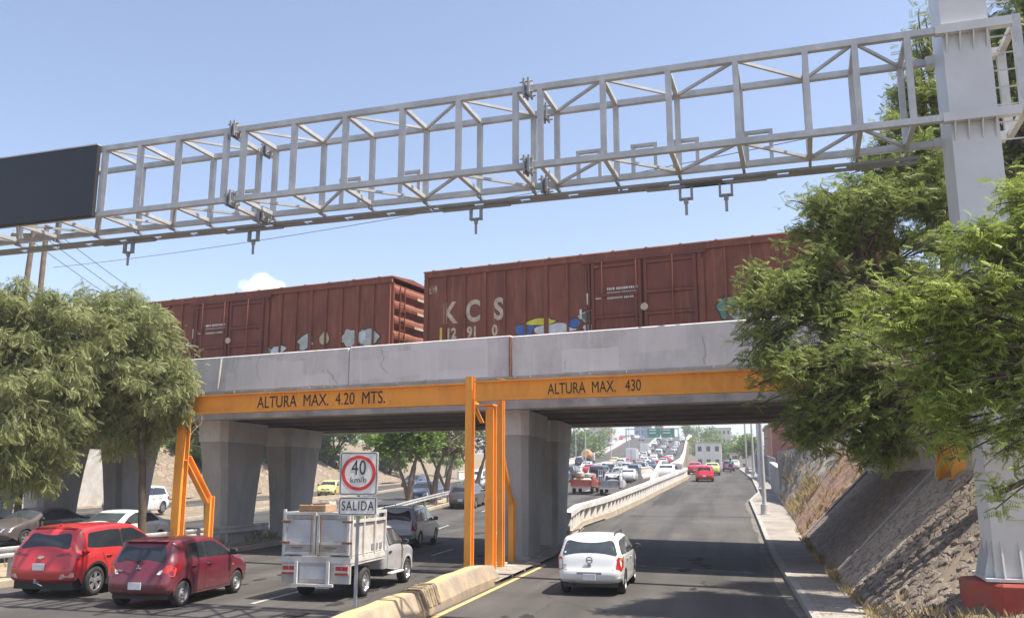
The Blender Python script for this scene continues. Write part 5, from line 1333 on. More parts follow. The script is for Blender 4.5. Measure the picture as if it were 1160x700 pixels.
# red SUV
def red_tail(B, t):
    for sx in (1, -1):
        mb = MB(); B.wrap(mb, rpoly([(sx * .45, .955), (sx * 1.0, .93), (sx * 1.0, 1.06), (sx * .74, 1.05), (sx * .45, .985)], .02), B.i_rear, .008)
        yy = B.at(B.i_rear(1.0), 1)[1]; B.side(mb, rpoly([(yy - .02, .93), (yy + .10, .95), (yy + .30, 1.05), (yy + .02, 1.06)], .03), .008); mb.build('tail_light', mat('dark tail lamp', (.25, .012, .012), .15, coat=.6), t, 50)
def red_extra(B, t, P, body):
    rear_band(B, t, .36, .50, M_TRIM); mb = MB(); B.wrap(mb, [(-.95, .505), (.95, .505), (.95, .535), (-.95, .535)], B.i_rear, .008); mb.build('chrome_strip', M_CHR, t)
    for sx in (1, -1):
        mb = MB(); B.wrap(mb, rpoly([(sx * .62, .44), (sx * .98, .44), (sx * .98, .60), (sx * .70, .56)], .03), B.i_rear, .012); mb.build('bumper_reflector', mat('bright bumper lamp', (.6, .42, .38), .2, coat=.5, var=.5, scale=14), t, 50)
    # arch and sill cladding
    ra = B.rw + .055
    mb = MB()
    for yw in B.wh:
        a0 = math.asin((B.sill - B.rw) / ra); P_ = []
        n = 16
        for k in range(n + 1): a = a0 + (math.pi - 2 * a0) * k / n; P_.append((yw + ra * math.cos(a), B.rw + ra * math.sin(a)))
        for k in range(n, -1, -1): a = a0 + (math.pi - 2 * a0) * k / n; P_.append((yw + (ra + .06) * math.cos(a), B.rw + (ra + .06) * math.sin(a)))
        B.side(mb, P_, .008, sp=.2)
    y0_, y1_ = B.wh[0] + ra, B.wh[1] - ra; B.side(mb, [(y0_, .26), (y1_, .26), (y1_ - .03, .40), (y0_ + .03, .40)], .008)
    mb.build('cladding', M_TRIM, t, 50)
    mb = MB(); i = B.i_rear(.88); mb.lathe([(0, .02), (.075, .018), (.085, -.01)], (0, B.at(i, 0)[1] - .005, .93), (0, -1, 0), 18)
    for v in range(len(mb.v)): x, y, z = mb.v[v]; mb.v[v] = (x * 1.0, y, .93 + (z - .93) * .48)
    mb.build('emblem', M_CHR, t, 40)
    mb = MB(); mb.b2(-.56, .56, -1.78, -1.60, 1.565, 1.588, bev=.01); mb.build('roof_spoiler', P, t, 40)
    mb = MB(); B.wrap(mb, [(-.80, .70), (.80, .70), (.80, .715), (-.80, .715)], B.i_rear, .004); B.wrap(mb, [(-.9, 1.115), (.9, 1.115), (.9, 1.125), (-.9, 1.125)], B.i_rear, .004); mb.build('hatch_gap', M_GAP, body)
    mb = MB(); mb.path([(0, -1.52, 1.61), (0, -1.60, 1.66), (0, -1.68, 1.67)], [.03, .022, .006], 6); mb.build('antenna', P, t, 40)
    mb = MB(); mb.b2(-.035, .035, -2.30, -2.2, .36, .40); mb.lathe([(0, .06), (.03, .05), (.03, 0)], (0, -2.30, .40), (0, 0, 1), 10); mb.path([(.0, -2.27, .37), (.10, -2.27, .33), (.16, -2.25, .30)], .012, 6); mb.build('tow_hook', M_STEEL, t, 40)
car('suv', 'suv', 'bright red SUV in the left lane, at the lower left of the photo', 'suv', -15.0, 19.35, zh, paint('bright red car paint', (.56, .026, .03), .05), R(2), .95, tail=red_tail, extra=red_extra, plate_z=.72)

# wine hatchback
def wine_tail(B, t):
    for sx in (1, -1):
        mb = MB(); B.wrap(mb, rpoly([(sx * .60, .74), (sx * 1.0, .74), (sx * 1.0, .98), (sx * .84, .96)], .04), B.i_rear, .010)
        yy = B.at(B.i_rear(.86), 1)[1]; B.side(mb, rpoly([(yy - .02, .74), (yy + .10, .80), (yy + .20, .98), (yy + .02, .99)], .03), .010); l_ = mb.build('tail_light', mat('tail lamp bright', (.60, .035, .025), .2, coat=.6, var=.2, scale=9), t, 50)
        mb = MB(); B.wrap(mb, rpoly([(sx * .60, .745), (sx * .72, .745), (sx * .76, .85), (sx * .66, .82)], .02), B.i_rear, .014); mb.build('reverse_lamp', M_LAMP, l_)
def diamond(cx, cz, s_, ang):
    c, k = math.cos(ang), math.sin(ang); P = [(0, 0), (s_ * .5, s_ * .29), (s_, 0), (s_ * .5, -s_ * .29)]
    return [(cx + x * c - y * k, cz + x * k + y * c) for x, y in P]
def wine_extra(B, t, P, body):
    y = B.at(B.i_rear(.90), 0)[1] - .02; mb = MB()
    for a in (90, 210, 330): mb.prism(diamond(0, .885, .058, R(a)), lambda x, z, w_: (x, w_, z), y - .012, y + .02)
    mb.build('emblem', M_CHR, t)
    mb = MB(); mb.b2(-.53, -.38, y - .02, y + .02, .80, .83); mb.build('model_badge', M_CHR, t)
    mb = MB(); mb.b2(-.53, .53, -1.635, -1.45, 1.425, 1.452, bev=.012); mb.build('roof_spoiler', P, t, 40)
    mb = MB(); mb.bar((.02, -1.86, 1.02), (-.34, -1.80, 1.08), .02, .02); mb.bar((.02, -1.87, 1.0), (.02, -1.80, 1.04), .05, .05); mb.build('rear_wiper', M_TRIM, t)
    mb = MB(); B.wrap(mb, [(-.78, .685), (.78, .685), (.78, .70), (-.78, .70)], B.i_rear, .004); mb.build('hatch_gap', M_GAP, body)
    rear_band(B, t, .30, .345, M_TRIM)
    for sx in (1, -1):
        mb = MB(); B.wrap(mb, rpoly([(sx * .70, .46), (sx * .94, .46), (sx * .94, .52), (sx * .72, .54)], .02), B.i_rear, .008); mb.build('bumper_reflector', M_TAIL, t)
    mb = MB(); mb.box((B.hw(1.0, .7) + .004, 1.32 - .42 + .02, .74), (.01, .09, .04)); mb.build('side_repeater', M_TAILO, t)
car('hatch', 'hatchback', 'dark wine red hatchback between the red SUV and the white stake truck', 'car', -11.9, 18.1, zh, paint('wine car paint', (.15, .011, .026), .06), R(2.5), .92, style='steel', tail=wine_tail, extra=wine_extra, plate_z=.50)

# white wagon
def white_tail(B, t):
    for sx in (1, -1):
        mb = MB(); B.wrap(mb, rpoly([(sx * .84, .645), (sx * 1.0, .645), (sx * 1.0, .93), (sx * .89, .93)], .03), B.i_rear, .010)
        yy = B.at(B.i_rear(.8), 1)[1]; B.side(mb, rpoly([(yy - .02, .645), (yy + .07, .66), (yy + .10, .92), (yy + .02, .93)], .02), .010); l_ = mb.build('tail_light', M_TAIL, t, 50)
        mb = MB(); B.wrap(mb, rpoly([(sx * .85, .86), (sx * 1.0, .86), (sx * 1.0, .928), (sx * .89, .928)], .01), B.i_rear, .014); mb.build('indicator', M_TAILO, l_)
def white_extra(B, t, P, body):
    y = B.at(B.i_rear(.80), 0)[1] - .012; mb = MB()
    mb.lathe([(.085, .006), (.085, .02), (.06, .02), (.06, .006)], (0, y, .84), (0, -1, 0), 20); mb.b2(-.06, .06, y - .02, y, .825, .855); mb.b2(-.045, .045, y - .018, y, .70, .73); mb.b2(-.03, .03, y - .018, y, .735, .755); mb.build('emblem', M_STEEL, t, 40)
    mb = MB(); mb.b2(-.70, -.56, y - .008, y + .02, .71, .735); mb.build('model_badge', mat('green badge', (.25, .4, .33), .4), t)
    mb = MB(); B.wrap(mb, [(-.78, .62), (.78, .62), (.78, .634), (-.78, .634)], B.i_rear, .004); B.wrap(mb, [(-.84, .94), (.84, .94), (.84, .948), (-.84, .948)], B.i_rear, .004); mb.build('hatch_gap', M_GAP, body)
    mb = MB(); i = B.i_rear(.47); y2 = B.at(i, 0)[1]; mb.b2(-.30, .30, y2 - .012, y2 + .03, .52, .565); mb.build('plate_lamp_housing', mat('grey plastic', (.28, .28, .28), .6), t)
    for sx in (1, -1):
        mb = MB(); x = sx * .56; mb.path([(x, -1.45, 1.375), (x, -1.40, 1.44), (x, .1, 1.455), (x, .16, 1.385)], .016, 6); mb.build('roof_rail', M_TRIM, t, 40)
    mb = MB(); B.side(mb, [(-1.9, .50), (-1.55, .50), (-1.55, .53), (-1.9, .53)], .006); B.side(mb, [(-.85, .50), (.86, .50), (.86, .54), (-.85, .54)], .006); mb.build('rub_strip', P, t)
    mb = MB(); mb.path([(-.42, -1.99, .26), (-.42, -1.8, .26)], .028, 8); mb.build('exhaust', M_TRIM, t)
car('wagon', 'station_wagon', 'white station wagon driving under the bridge on the exit road', 'car', -3.17, 22.45, ze, paint('white car paint', (.80, .80, .79), .03), R(.5), .935, style='steel', tail=white_tail, extra=white_extra, plate_z=.45, glass=M_GLASL)

def mini_tail(B, t):
    for sx in (1, -1):
        mb = MB(); B.wrap(mb, rpoly([(sx * .82, .72), (sx * 1.0, .72), (sx * 1.0, 1.06), (sx * .86, 1.06)], .03), B.i_rear, .010)
        yy = B.at(B.i_rear(.9), 1)[1]; B.side(mb, rpoly([(yy - .02, .72), (yy + .06, .74), (yy + .08, 1.05), (yy + .02, 1.06)], .02), .010); mb.build('tail_light', M_TAIL, t, 50)
# silver minivan beyond the truck
def silver_extra(B, t, P, body):
    rear_band(B, t, .36, .60, mat('grey bumper', (.16, .16, .17), .5))
    mb = MB(); B.wrap(mb, [(-.86, 1.03), (.86, 1.03), (.86, 1.05), (-.86, 1.05)], B.i_rear, .008); mb.build('chrome_strip', M_CHR, t)
    for sx in (1, -1):
        mb = MB(); x = sx * .62; mb.path([(x, -1.7, 1.60), (x, -1.6, 1.68), (x, .0, 1.70), (x, .1, 1.62)], .018, 6); mb.build('roof_rail', M_TRIM, t, 40)
car('mini', 'minivan', 'silver minivan with dark rear window just ahead of the white stake truck', 'van', -12.6, 34.6, zh, paint('silver car paint', (.46, .47, .50), .05), R(5), .94, extra=silver_extra, tail=mini_tail)
car('suv', 'suv', 'dark grey SUV seen from behind left of the orange posts', 'suv', -17.9, 61.2, zh, paint('dark grey car paint', (.085, .082, .085), .08), R(2), 1.0, extra=silver_extra)

# oncoming traffic left of the median
def onc(kind, name, label, cat, a, b, col, zf=zo, rz=180.0, style='alloy', sc=1.0, grp=None, glass=None): return car(kind, name, label, cat, a, b, zf, paint('paint %s' % label[:18], col), R(rz), sc, style, grp, glass=glass)
onc('sedan', 'sedan', 'brownish grey sedan facing the camera behind the red SUV', 'car', -27.6, 31.6, (.10, .082, .078), rz=176, glass=M_GLASL)
onc('sedan', 'sedan', 'white sedan facing the camera behind the thin tree trunk', 'car', -22.4, 29.8, (.82, .82, .82), rz=178, glass=M_GLASL)
onc('suv', 'suv', 'white SUV on the raised side road behind the left orange post', 'suv', -33.9, 46.5, (.76, .77, .78), zf=zl, rz=184)
onc('suv', 'suv', 'dark blue SUV facing the camera with headlights on behind the guardrail', 'suv', -22.9, 66.5, (.05, .065, .11), rz=181)
onc('hatch', 'taxi', 'yellow taxi on the side road left of the speed sign', 'taxi', -36.5, 78.5, (.70, .58, .16), zf=zl, rz=190)
onc('suv', 'suv', 'black SUV on the side road right behind the speed sign', 'suv', -34.8, 97, (.03, .03, .035), zf=zl, rz=182)
onc('sedan', 'sedan', 'silver sedan facing the camera left of the orange posts', 'car', -22.6, 86, (.42, .45, .48), rz=182)
onc('suv', 'suv', 'white SUV behind the bare median trees', 'suv', -26.3, 93, (.74, .74, .74), rz=182)
onc('van', 'van', 'white van farther back above the silver sedan', 'van', -25.8, 118, (.74, .74, .72), rz=182)
onc('sedan', 'sedan', 'pale grey sedan partly hidden between the orange posts', 'car', -21.6, 97, (.55, .55, .56), rz=182)
onc('hatch', 'hatchback', 'small cream hatchback partly hidden behind the first orange post', 'car', -23.4, 112, (.66, .60, .42), rz=182)

# stake bed truck
def truck():
    zf = zh; t = thing('stake_truck', 'white pickup truck with a boxed stake bed and cardboard on top', 'truck', W(-8.85, 20.35, 0), RZ + R(.8)); t.scale = (.93,) * 3
    P = paint('truck cab paint', (.40, .41, .42), .14)
    MW = mat('chipped white bed paint', (.60, .585, .55), .7, var=.1, scale=3, col2=(.34, .27, .21), mask=.62)
    MT = mat('grey tarpaulin sheet', (.52, .525, .53), .7, var=.1, scale=2, bump=.3, bscale=5, col2=(.4, .4, .41), mask=.6)
    B = Body([(.28, .50), (.25, .80), (.25, 1.05), (.30, 1.45), (.36, 1.56), (.50, 1.60), (.95, 1.61), (1.22, 1.56), (1.86, 1.10), (2.1, 1.05), (2.55, .94), (2.66, .76), (2.68, .5), (2.56, .36)], 1.66, 1.02, (1.98,), .33, .27, rf=.1, sill=.36)
    mb = MB(); B.shell(mb); body = mb.build('cab', P, t, 42, weld=True, recalc=True)
    mb = MB(); mb.b2(-.68, .68, .5, 2.45, .3, .8); mb.b2(-.40, .40, -1.95, 2.3, .42, .60); mb.build('chassis', M_TRIM, t)
    mb = MB(); B.side(mb, rpoly([(.62, 1.10), (.62, 1.48), (1.14, 1.47), (1.62, 1.09)], .05), .005); mb.build('side_window', M_GLASL, t, 50)
    mb = MB(); B.side(mb, rpoly([(.58, 1.07), (.58, 1.52), (1.16, 1.505), (1.70, 1.065)], .06), .0028); mb.build('window_trim', M_TRIM, t, 50)
    mb = MB(); B.wrap(mb, rpoly([(-.82, 1.12), (.82, 1.12), (.78, 1.48), (-.78, 1.48)], .05), B.i_rear, .006); mb.build('rear_window', M_GLASS, t, 50)
    mb = MB(); B.wrap(mb, rpoly([(-.82, 1.28), (.82, 1.28), (.88, 1.82), (-.88, 1.82)], .05), B.i_top, .006); mb.build('windshield', M_GLASS, t, 50)
    mb = MB(); B.strip(mb, [(.5, .42), (.5, 1.04), (.54, 1.52)], .014, .003); B.strip(mb, [(1.5, .42), (1.54, .8), (1.72, 1.04)], .014, .003); B.strip(mb, [(.5, .42), (1.5, .42)], .014, .003); mb.build('door_gap', M_GAP, body)
    handles(B, t, [(.64, .92)], M_TRIM); mirror(B, t, 1.52, 1.06, M_TRIM)
    ra = B.rw + .055; mb = MB(); P_ = []; n = 16
    for yw in B.wh:
        a0 = math.asin((B.sill - B.rw) / ra)
        for k in range(n + 1): a = a0 + (math.pi - 2 * a0) * k / n; P_.append((yw + ra * math.cos(a), B.rw + ra * math.sin(a)))
        for k in range(n, -1, -1): a = a0 + (math.pi - 2 * a0) * k / n; P_.append((yw + (ra + .08) * math.cos(a), B.rw + (ra + .08) * math.sin(a)))
    B.side(mb, P_, .02, sp=.2); mb.build('wheel_flare', mat('pale flare', (.5, .5, .5), .6), t, 50)
    for sx in (1, -1):
        mb = MB(); mb.box((sx * .86, .98, .38), (.14, .95, .06), 0, 0, .02); mb.build('running_board', mat('pale step', (.55, .55, .54), .6), t, 40)
        mb = MB(); B.wrap(mb, rpoly([(sx * .6, .74), (sx * .98, .74), (sx * .98, .9), (sx * .6, .9)], .03), B.i_front, .008); mb.build('headlight', M_LAMP, t)
        wheel(t, sx * .73, 1.98, .33, .22, 'steel', M_CHR); wheel(t, sx * .72, -1.05, .345, .24, 'steel', M_CHR)
    # bed
    bw = .86; y0, y1 = -2.1, .12; zf0, zf1, zt = .80, .90, 2.02
    mb = MB(); mb.b2(-bw, bw, y0, y1, zf0, zf1); mb.b2(-bw - .012, bw + .012, y0 - .03, y1 + .01, .86, 1.0); mb.build('bed_floor', MW, t)
    mb = MB()
    for x in (-bw, bw):
        for y in (y0 + .03, y0 + .75, y1 - .75, y1 - .03): mb.b2(x - .03, x + .03, y - .03, y + .03, 1.002, zt + (.06 if y == y0 + .03 else 0))
        for z in (1.80, 1.98): mb.b2(x - .022, x + .022, y0 + .06, y1 - .06, z - .035, z + .035)
    for z in (1.98,): mb.b2(-bw + .03, bw - .03, y1 - .06, y1 - .01, z - .035, z + .035)
    mb.build('stake_frame', MW, t)
    # side boards, right one white with slots, crates showing above
    for sx in (1, -1):
        mb = MB(); x = sx * (bw - .045)
        mb.b2(x - .012, x + .025 * sx, y0 + .07, y1 - .07, 1.02, 1.74)
        for k in range(9): yy = y0 + .15 + k * .235; mb.b2(sx * (bw - .033) - .01, sx * (bw - .033) + .012, yy, yy + .05, 1.03, 1.58)
        mb.build('side_board', MW, t)
        mb = MB()
        for k in range(3):
            yy = y1 - .35 - k * .28; mb.b2(sx * (bw - .012), sx * (bw - .001), yy, yy + .14, 1.08, 1.22)
        mb.build('side_slot', M_BRK, t)
    # rear doors
    for sx in (-1, 1):
        mb = MB(); xa, xb = (-bw + .03, -.02) if sx < 0 else (.02, bw - .03); y = y0 - .03
        for x in (xa + .03, xb - .03): mb.b2(x - .03, x + .03, y - .03, y + .03, 1.04, zt)
        for z in (1.08, 1.30, zt - .03): mb.b2(xa + .061, xb - .061, y - .028, y + .028, z - .03, z + .03)
        d_ = mb.build('rear_door', MW, t)
        mb = MB(); n = 9; P2 = []; F2 = []
        for i in range(n + 1):
            for k in range(n + 1):
                u_, v_ = i / n, k / n; P2.append((xa + .07 + (xb - xa - .14) * u_, y + .015 + .02 * math.sin(u_ * 5 + sx) * math.sin(v_ * 4 + 1) + .006 * math.sin(v_ * 23), 1.335 + (zt - .17 - 1.335) * v_))
        for i in range(n):
            for k in range(n): F2.append([i * (n + 1) + k, (i + 1) * (n + 1) + k, (i + 1) * (n + 1) + k + 1, i * (n + 1) + k + 1])
        mb.add(P2, F2); mb.build('tarpaulin_panel', MT, d_, 80)
        mb = MB(); mb.b2(xa + .07, xb - .07, y - .005, y + .006, 1.115, 1.268); mb.b2(xa + .07, xb - .07, y - .004, y + .006, zt - .155, zt - .062); mb.build('door_panel', mat('dirty grey panel', (.40, .40, .39), .7, var=.2, scale=6, col2=(.3, .2, .14), mask=.6), d_)
        mb = MB(); mb.path([(xb - .1 if sx < 0 else xa + .1, y - .045, 1.06), (xb - .1 if sx < 0 else xa + .1, y - .045, zt - .1)], .012, 6); mb.b2((xa + xb) / 2 - .2, (xa + xb) / 2 + .1, y - .05, y - .03, 1.20, 1.225); mb.build('latch_rod', M_RUST, d_)
    mb = MB(); y = y0 - .05
    for z in (1.32, 1.80):
        mb.b2(-bw - .05, -bw + .2, y - .03, y + .0, z - .025, z + .025); mb.b2(bw - .2, bw + .05, y - .03, y + .0, z - .025, z + .025)
    mb.build('hinge', M_RUST, t)
    # tail of the truck
    mb = MB(); mb.b2(-bw, bw, y0 - .02, y0 + .06, .40, .858); mb.build('tail_panel', mat('dusty tail panel', (.47, .46, .44), .75, var=.15, scale=4, col2=(.3, .26, .22), mask=.58), t)
    mb = MB(); mb.b2(-.40, .26, y0 - .03, y0 - .021, .50, .78); mb.build('licence_plate', mat('smudged plate', (.50, .50, .50), .5, var=.2, scale=3), t)
    for sx in (-1, 1):
        mb = MB(); x0, x1 = sx * .84, sx * .48; mb.b2(x0, x1, y0 - .05, y0 - .021, .60, .82); f_ = mb.build('lamp_box', MW, t)
        mb = MB(); mb.b2(sx * .82, sx * .67, y0 - .065, y0 - .051, .70, .79); mb.b2(sx * .65, sx * .52, y0 - .065, y0 - .051, .70, .79); mb.build('tail_light', M_TAIL, f_)
        mb = MB(); mb.b2(sx * .84, sx * .5, y0 - .06, y0 - .051, .60, .645); mb.build('reflector_strip', M_TAIL, f_)
        mb = MB(); x = sx * .40 - .06; mb.b2(x - .035, x + .035, y0 - .12, y0 - .055, .40, .90); mb.build('bumper_upright', MW, t)
    mb = MB(); mb.b2(-.55, .48, y0 - .13, y0 - .06, .335, .395); mb.build('bumper_bar', MW, t)
    # load
    mb = MB(); mb.box((.38, -1.62, 1.5), (.7, .8, 1.0), 0, 0, .02); mb.box((-.38, -1.62, 1.45), (.7, .8, .9), 0, 0, .02); mb.box((0, -.6, 1.45), (1.5, 1.1, .95), 0, 0, .02)
    tag(mb.build('load_box', mat('grey crates', (.36, .36, .36), .8, var=.2), t))
    return t
tr = truck()
def on_truck(name, label, cat, loc, dims, m, rz=0, parts=None):
    M_ = Matrix.Translation(tr.location) @ Matrix.Rotation(tr.rotation_euler.z, 4, 'Z'); p = M_ @ (Vector(loc) * .93)
    t = thing(name, label, cat, p, tr.rotation_euler.z + rz)
    mb = MB(); mb.box((0, 0, dims[2] / 2), dims, 0, 0, .01); mb.build('box_body', m, t)
    mb = MB(); mb.b2(-dims[0] / 2 - .004, dims[0] / 2 + .004, -.03, .03, dims[2] + .001, dims[2] + .005); mb.build('tape', M_CONCL, t)
    mb = MB()
    for sx in (-1, 1): mb.add([(sx * .01, -dims[1] / 2, dims[2] + .002), (sx * dims[0] * .5, -dims[1] / 2, dims[2] + .002), (sx * dims[0] * .52, -dims[1] / 2 - .1, dims[2] + .03), (sx * .02, -dims[1] / 2 - .1, dims[2] + .04)], [[0, 1, 2, 3]])
    mb.build('box_flap', m, t)
M_CARDB = mat('cardboard', (.42, .27, .16), .9, var=.12, scale=3, col2=(.33, .2, .12), mask=.58)
on_truck('cardboard_box', 'flat brown cardboard box lying on top of the white truck bed', 'box', (-.22, -1.62, 2.005), (.62, .72, .16), M_CARDB, R(4))
on_truck('cardboard_box', 'small pale cardboard box beside the flat brown one on the truck', 'box', (-.36, -.75, 1.93), (.26, .3, .28), M_CONCL, R(-8))
MGC = mat('green crate plastic', (.35, .50, .15), .6); MCC = mat('cream crate plastic', (.62, .52, .36), .6)
def crate(label, loc, m):
    M_ = Matrix.Translation(tr.location) @ Matrix.Rotation(tr.rotation_euler.z, 4, 'Z'); t = thing('plastic_crate', label, 'crate', M_ @ (Vector(loc) * .93), tr.rotation_euler.z, 'crates along the truck side')
    mb = MB(); mb.b2(-.16, .16, -.2, .2, 0, .02)
    for sx in (-1, 1):
        mb.b2(sx * .16, sx * .145, -.2, .2, .02, .06); mb.b2(sx * .16, sx * .145, -.2, .2, .14, .2); mb.b2(sx * .16, sx * .145, -.2, -.14, .06, .14); mb.b2(sx * .16, sx * .145, -.03, .03, .06, .14); mb.b2(sx * .16, sx * .145, .14, .2, .06, .14)
    for sy in (-1, 1): mb.b2(-.145, .145, sy * .2, sy * .185, .02, .2)
    mb.build('crate_body', m, t)
for i, (yy, m, lab) in enumerate(((-1.66, MGC, 'lime green plastic crate at the rear of the truck side'), (-1.2, MCC, 'cream plastic crate next to the lime one on the truck'), (-.76, MCC, 'cream plastic crate nearest the truck cab'))): crate(lab, (.66, yy, 1.76), m)
# ================================================================== far traffic: whole vehicles, one mesh each (a few pixels in the picture)
def far_mesh(kind, col, key):
    B, d = body_of(kind, res=.3, it=1); mb = MB(); B.shell(mb, 0, sp=.35)
    for q in d['win']: B.side(mb, q, .012, 1, sp=.6)
    if d['rg']: z0, z1, w0, w1 = d['rg']; B.wrap(mb, [(-w0, z0), (w0, z0), (w1, z1), (-w1, z1)], B.i_rear, .015, 1, sp=.3)
    else: ya, yb = d['rtop']; B.wrap(mb, [(-.86, ya), (.86, ya), (.8, yb), (-.8, yb)], B.i_top, .015, 1, sp=.3)
    ya, yb = d['ws']; B.wrap(mb, [(-.84, ya), (.84, ya), (.88, yb), (-.88, yb)], B.i_top, .015, 1, sp=.3)
    hs = d['W'] / 2 - .12
    for yw in d['wh']:
        for sx in (1, -1): mb.lathe([(0, .1), (d['rw'], .1), (d['rw'], -.1), (0, -.1)], (sx * hs, yw, d['rw']), (sx, 0, 0), 12, 2)
    mb.b2(-hs, hs, B.y0 + .2, B.y1 - .2, .2, .6, 2)
    zb = d['zb']
    for sx in (1, -1):
        B.wrap(mb, [(sx * .7, zb - .25), (sx * 1.0, zb - .25), (sx * 1.0, zb - .03), (sx * .7, zb - .03)], B.i_rear, .015, 3, sp=.3)
        B.wrap(mb, [(sx * .6, zb - .32), (sx * .98, zb - .32), (sx * .98, zb - .18), (sx * .6, zb - .18)], B.i_front, .015, 4, sp=.3)
    B.wrap(mb, [(-.2, zb - .5), (.2, zb - .5), (.2, zb - .36), (-.2, zb - .36)], B.i_rear, .02, 4, sp=.3)
    o = mb.build('far', [paint('far ' + key, col, .04), M_GLASS, M_TYRE, M_TAIL, M_LAMP], None, 40)
    me = o.data; bpy.data.objects.remove(o); return me
FM = {}
def far(name, label, cat, kind, col, a, b, zf, rz=0.0, extra=None, grp=None, sc=1.0):
    key = kind + '%.2f%.2f%.2f' % col
    if key not in FM: FM[key] = far_mesh(kind, col, key)
    o = bpy.data.objects.new(name, FM[key]); COL.objects.link(o); sl = math.atan((zf(b + 2) - zf(b - 2)) / 4)
    o.location = W(a, b, zf(b)); o.rotation_mode = 'QUATERNION'; o.scale = (sc,) * 3
    o.rotation_quaternion = Matrix.Rotation(RZ + rz, 3, 'Z').to_quaternion() @ Matrix.Rotation(sl * math.cos(rz), 3, 'X').to_quaternion()
    tag(o, label, cat, grp); return o
def farpx(name, label, cat, kind, col, u, v, zf, rz=0.0, grp='cars on the climbing highway', sc=1.0):
    a, b = on_road(u, v, zf); return far(name, label, cat, kind, col, a, b, zf, rz, None, grp, sc)
WH = (.76, .76, .75); BK = (.035, .035, .04); DB = (.06, .08, .13); RD = (.52, .03, .03); SV = (.40, .41, .43); YL = (.70, .56, .10)
farpx('sedan', 'dark blue car high on the left carriageway of the overpass', 'car', 'sedan', DB, 684, 511, zo, math.pi)
farpx('taxi', 'yellow taxi alone on the left carriageway of the overpass', 'taxi', 'hatch', YL, 696, 526, zo, math.pi)
farpx('sedan', 'white car on the left carriageway below the red one near the crest', 'car', 'sedan', WH, 694, 504, zo, math.pi)
farpx('hatchback', 'red car near the crest of the left carriageway', 'car', 'hatch', RD, 704, 498, zo, math.pi)
farpx('suv', 'dark blue car at the crest of the left carriageway, left of its pair', 'car', 'suv', DB, 716, 497, zo, math.pi)
farpx('suv', 'blue grey car at the crest of the left carriageway, right of its pair', 'car', 'suv', (.10, .12, .16), 727, 499, zo, math.pi)
farpx('van', 'dark van next to the white ladder truck on the highway', 'van', 'van', (.04, .045, .07), 680, 549, zh)
farpx('sedan', 'white car just beyond the white ladder truck', 'car', 'suv', WH, 689, 536, zh)
farpx('sedan', 'white car ahead of the red pickup by the left barrier', 'car', 'sedan', WH, 666, 533, zh)
farpx('suv', 'small dark car beside the orange mixer on the highway', 'car', 'suv', BK, 658, 527, zh)
farpx('suv', 'silver SUV in the row right of the white ladder truck', 'car', 'suv', SV, 704, 545, zh)
farpx('sedan', 'white sedan in the row right of the white ladder truck', 'car', 'sedan', WH, 713, 546, zh)
farpx('sedan', 'pale sedan behind the brown pickup', 'car', 'hatch', (.60, .60, .58), 711, 535, zh)
farpx('sedan', 'white sedan right of the brown pickup', 'car', 'sedan', WH, 733, 530, zh)
farpx('suv', 'white SUV above the slip lane wall', 'car', 'suv', WH, 741, 524, zh)
farpx('van', 'white van on the right lane halfway up the overpass', 'van', 'van', WH, 747, 517, zh)
farpx('sedan', 'silver car halfway up the overpass below the green sign', 'car', 'sedan', SV, 752, 509, zh)
farpx('sedan', 'dark car just below the green overhead sign', 'car', 'sedan', BK, 767, 503, zh)
farpx('sedan', 'white car near the crest right of the median barrier', 'car', 'sedan', WH, 742, 505, zh)
farpx('suv', 'grey car near the crest left of the green sign', 'car', 'suv', (.2, .2, .22), 754, 503, zh)
farpx('suv', 'white car closest to the right barrier near the crest', 'car', 'suv', WH, 773, 500, zh)
o = far('sedan', 'white car standing on the slip lane behind the balustrade barrier', 'car', 'sedan', WH, -5.75, 90, lambda b: ze(b) - .01, R(-6), grp=None, sc=1.05)
far('hatchback', 'bright red hatchback driving up the exit road', 'car', 'hatch', (.72, .03, .05), -2.15, 87, ze, grp=None, sc=1.0)
far('taxi', 'yellow and green taxi ahead of the red hatchback', 'taxi', 'sedan', (.55, .62, .15), -1.75, 107, ze, grp=None)
far('sedan', 'red car partly hidden left of the red hatchback', 'car', 'sedan', (.5, .04, .06), -3.9, 112, ze, grp=None)
far('sedan', 'purple car far up the exit road left of the motorcyclist', 'car', 'hatch', (.28, .10, .22), .1, 128, ze, grp=None)
far('sedan', 'white car far up the exit road right of the motorcyclist', 'car', 'sedan', WH, 1.0, 148, ze, grp=None)

used = {(-1, 0)}
rq = random.Random(12); CC = [(WH, 'white'), (SV, 'silver'), (BK, 'black'), ((.22, .22, .23), 'grey'), (RD, 'red'), (DB, 'dark blue'), ((.55, .53, .48), 'beige')]
for la, nm in ((-11.1, 'right'), (-14.6, 'middle'), (-18.0, 'left')):
    b = 96 + rq.random() * 6; nq = 0
    while b < 330:
        if not any(abs((p.dot(ER)) - (la + sh(b) + 2.4)) < 2.0 and abs(p.dot(EF) - b) < 5.5 for p in [o.location for o in bpy.data.objects if o.parent is None and o.get('category') in ('car', 'van', 'truck', 'taxi')]):
            c, cnm = rq.choice(CC); k = rq.choice(['sedan', 'hatch', 'suv', 'suv', 'sedan'])
            far({'sedan': 'sedan', 'hatch': 'hatchback', 'suv': 'suv'}[k], f'{ORD[min(nq, 19)]} of the queueing cars up the {nm} lane of the overpass, {cnm}', 'car', k, c, la + sh(b) + 2.4 + rq.uniform(-.3, .3), b, zh, 0, None, 'queue of cars climbing the overpass'); nq += 1
        b += 8.5 + rq.random() * (9 if b < 200 else 20)
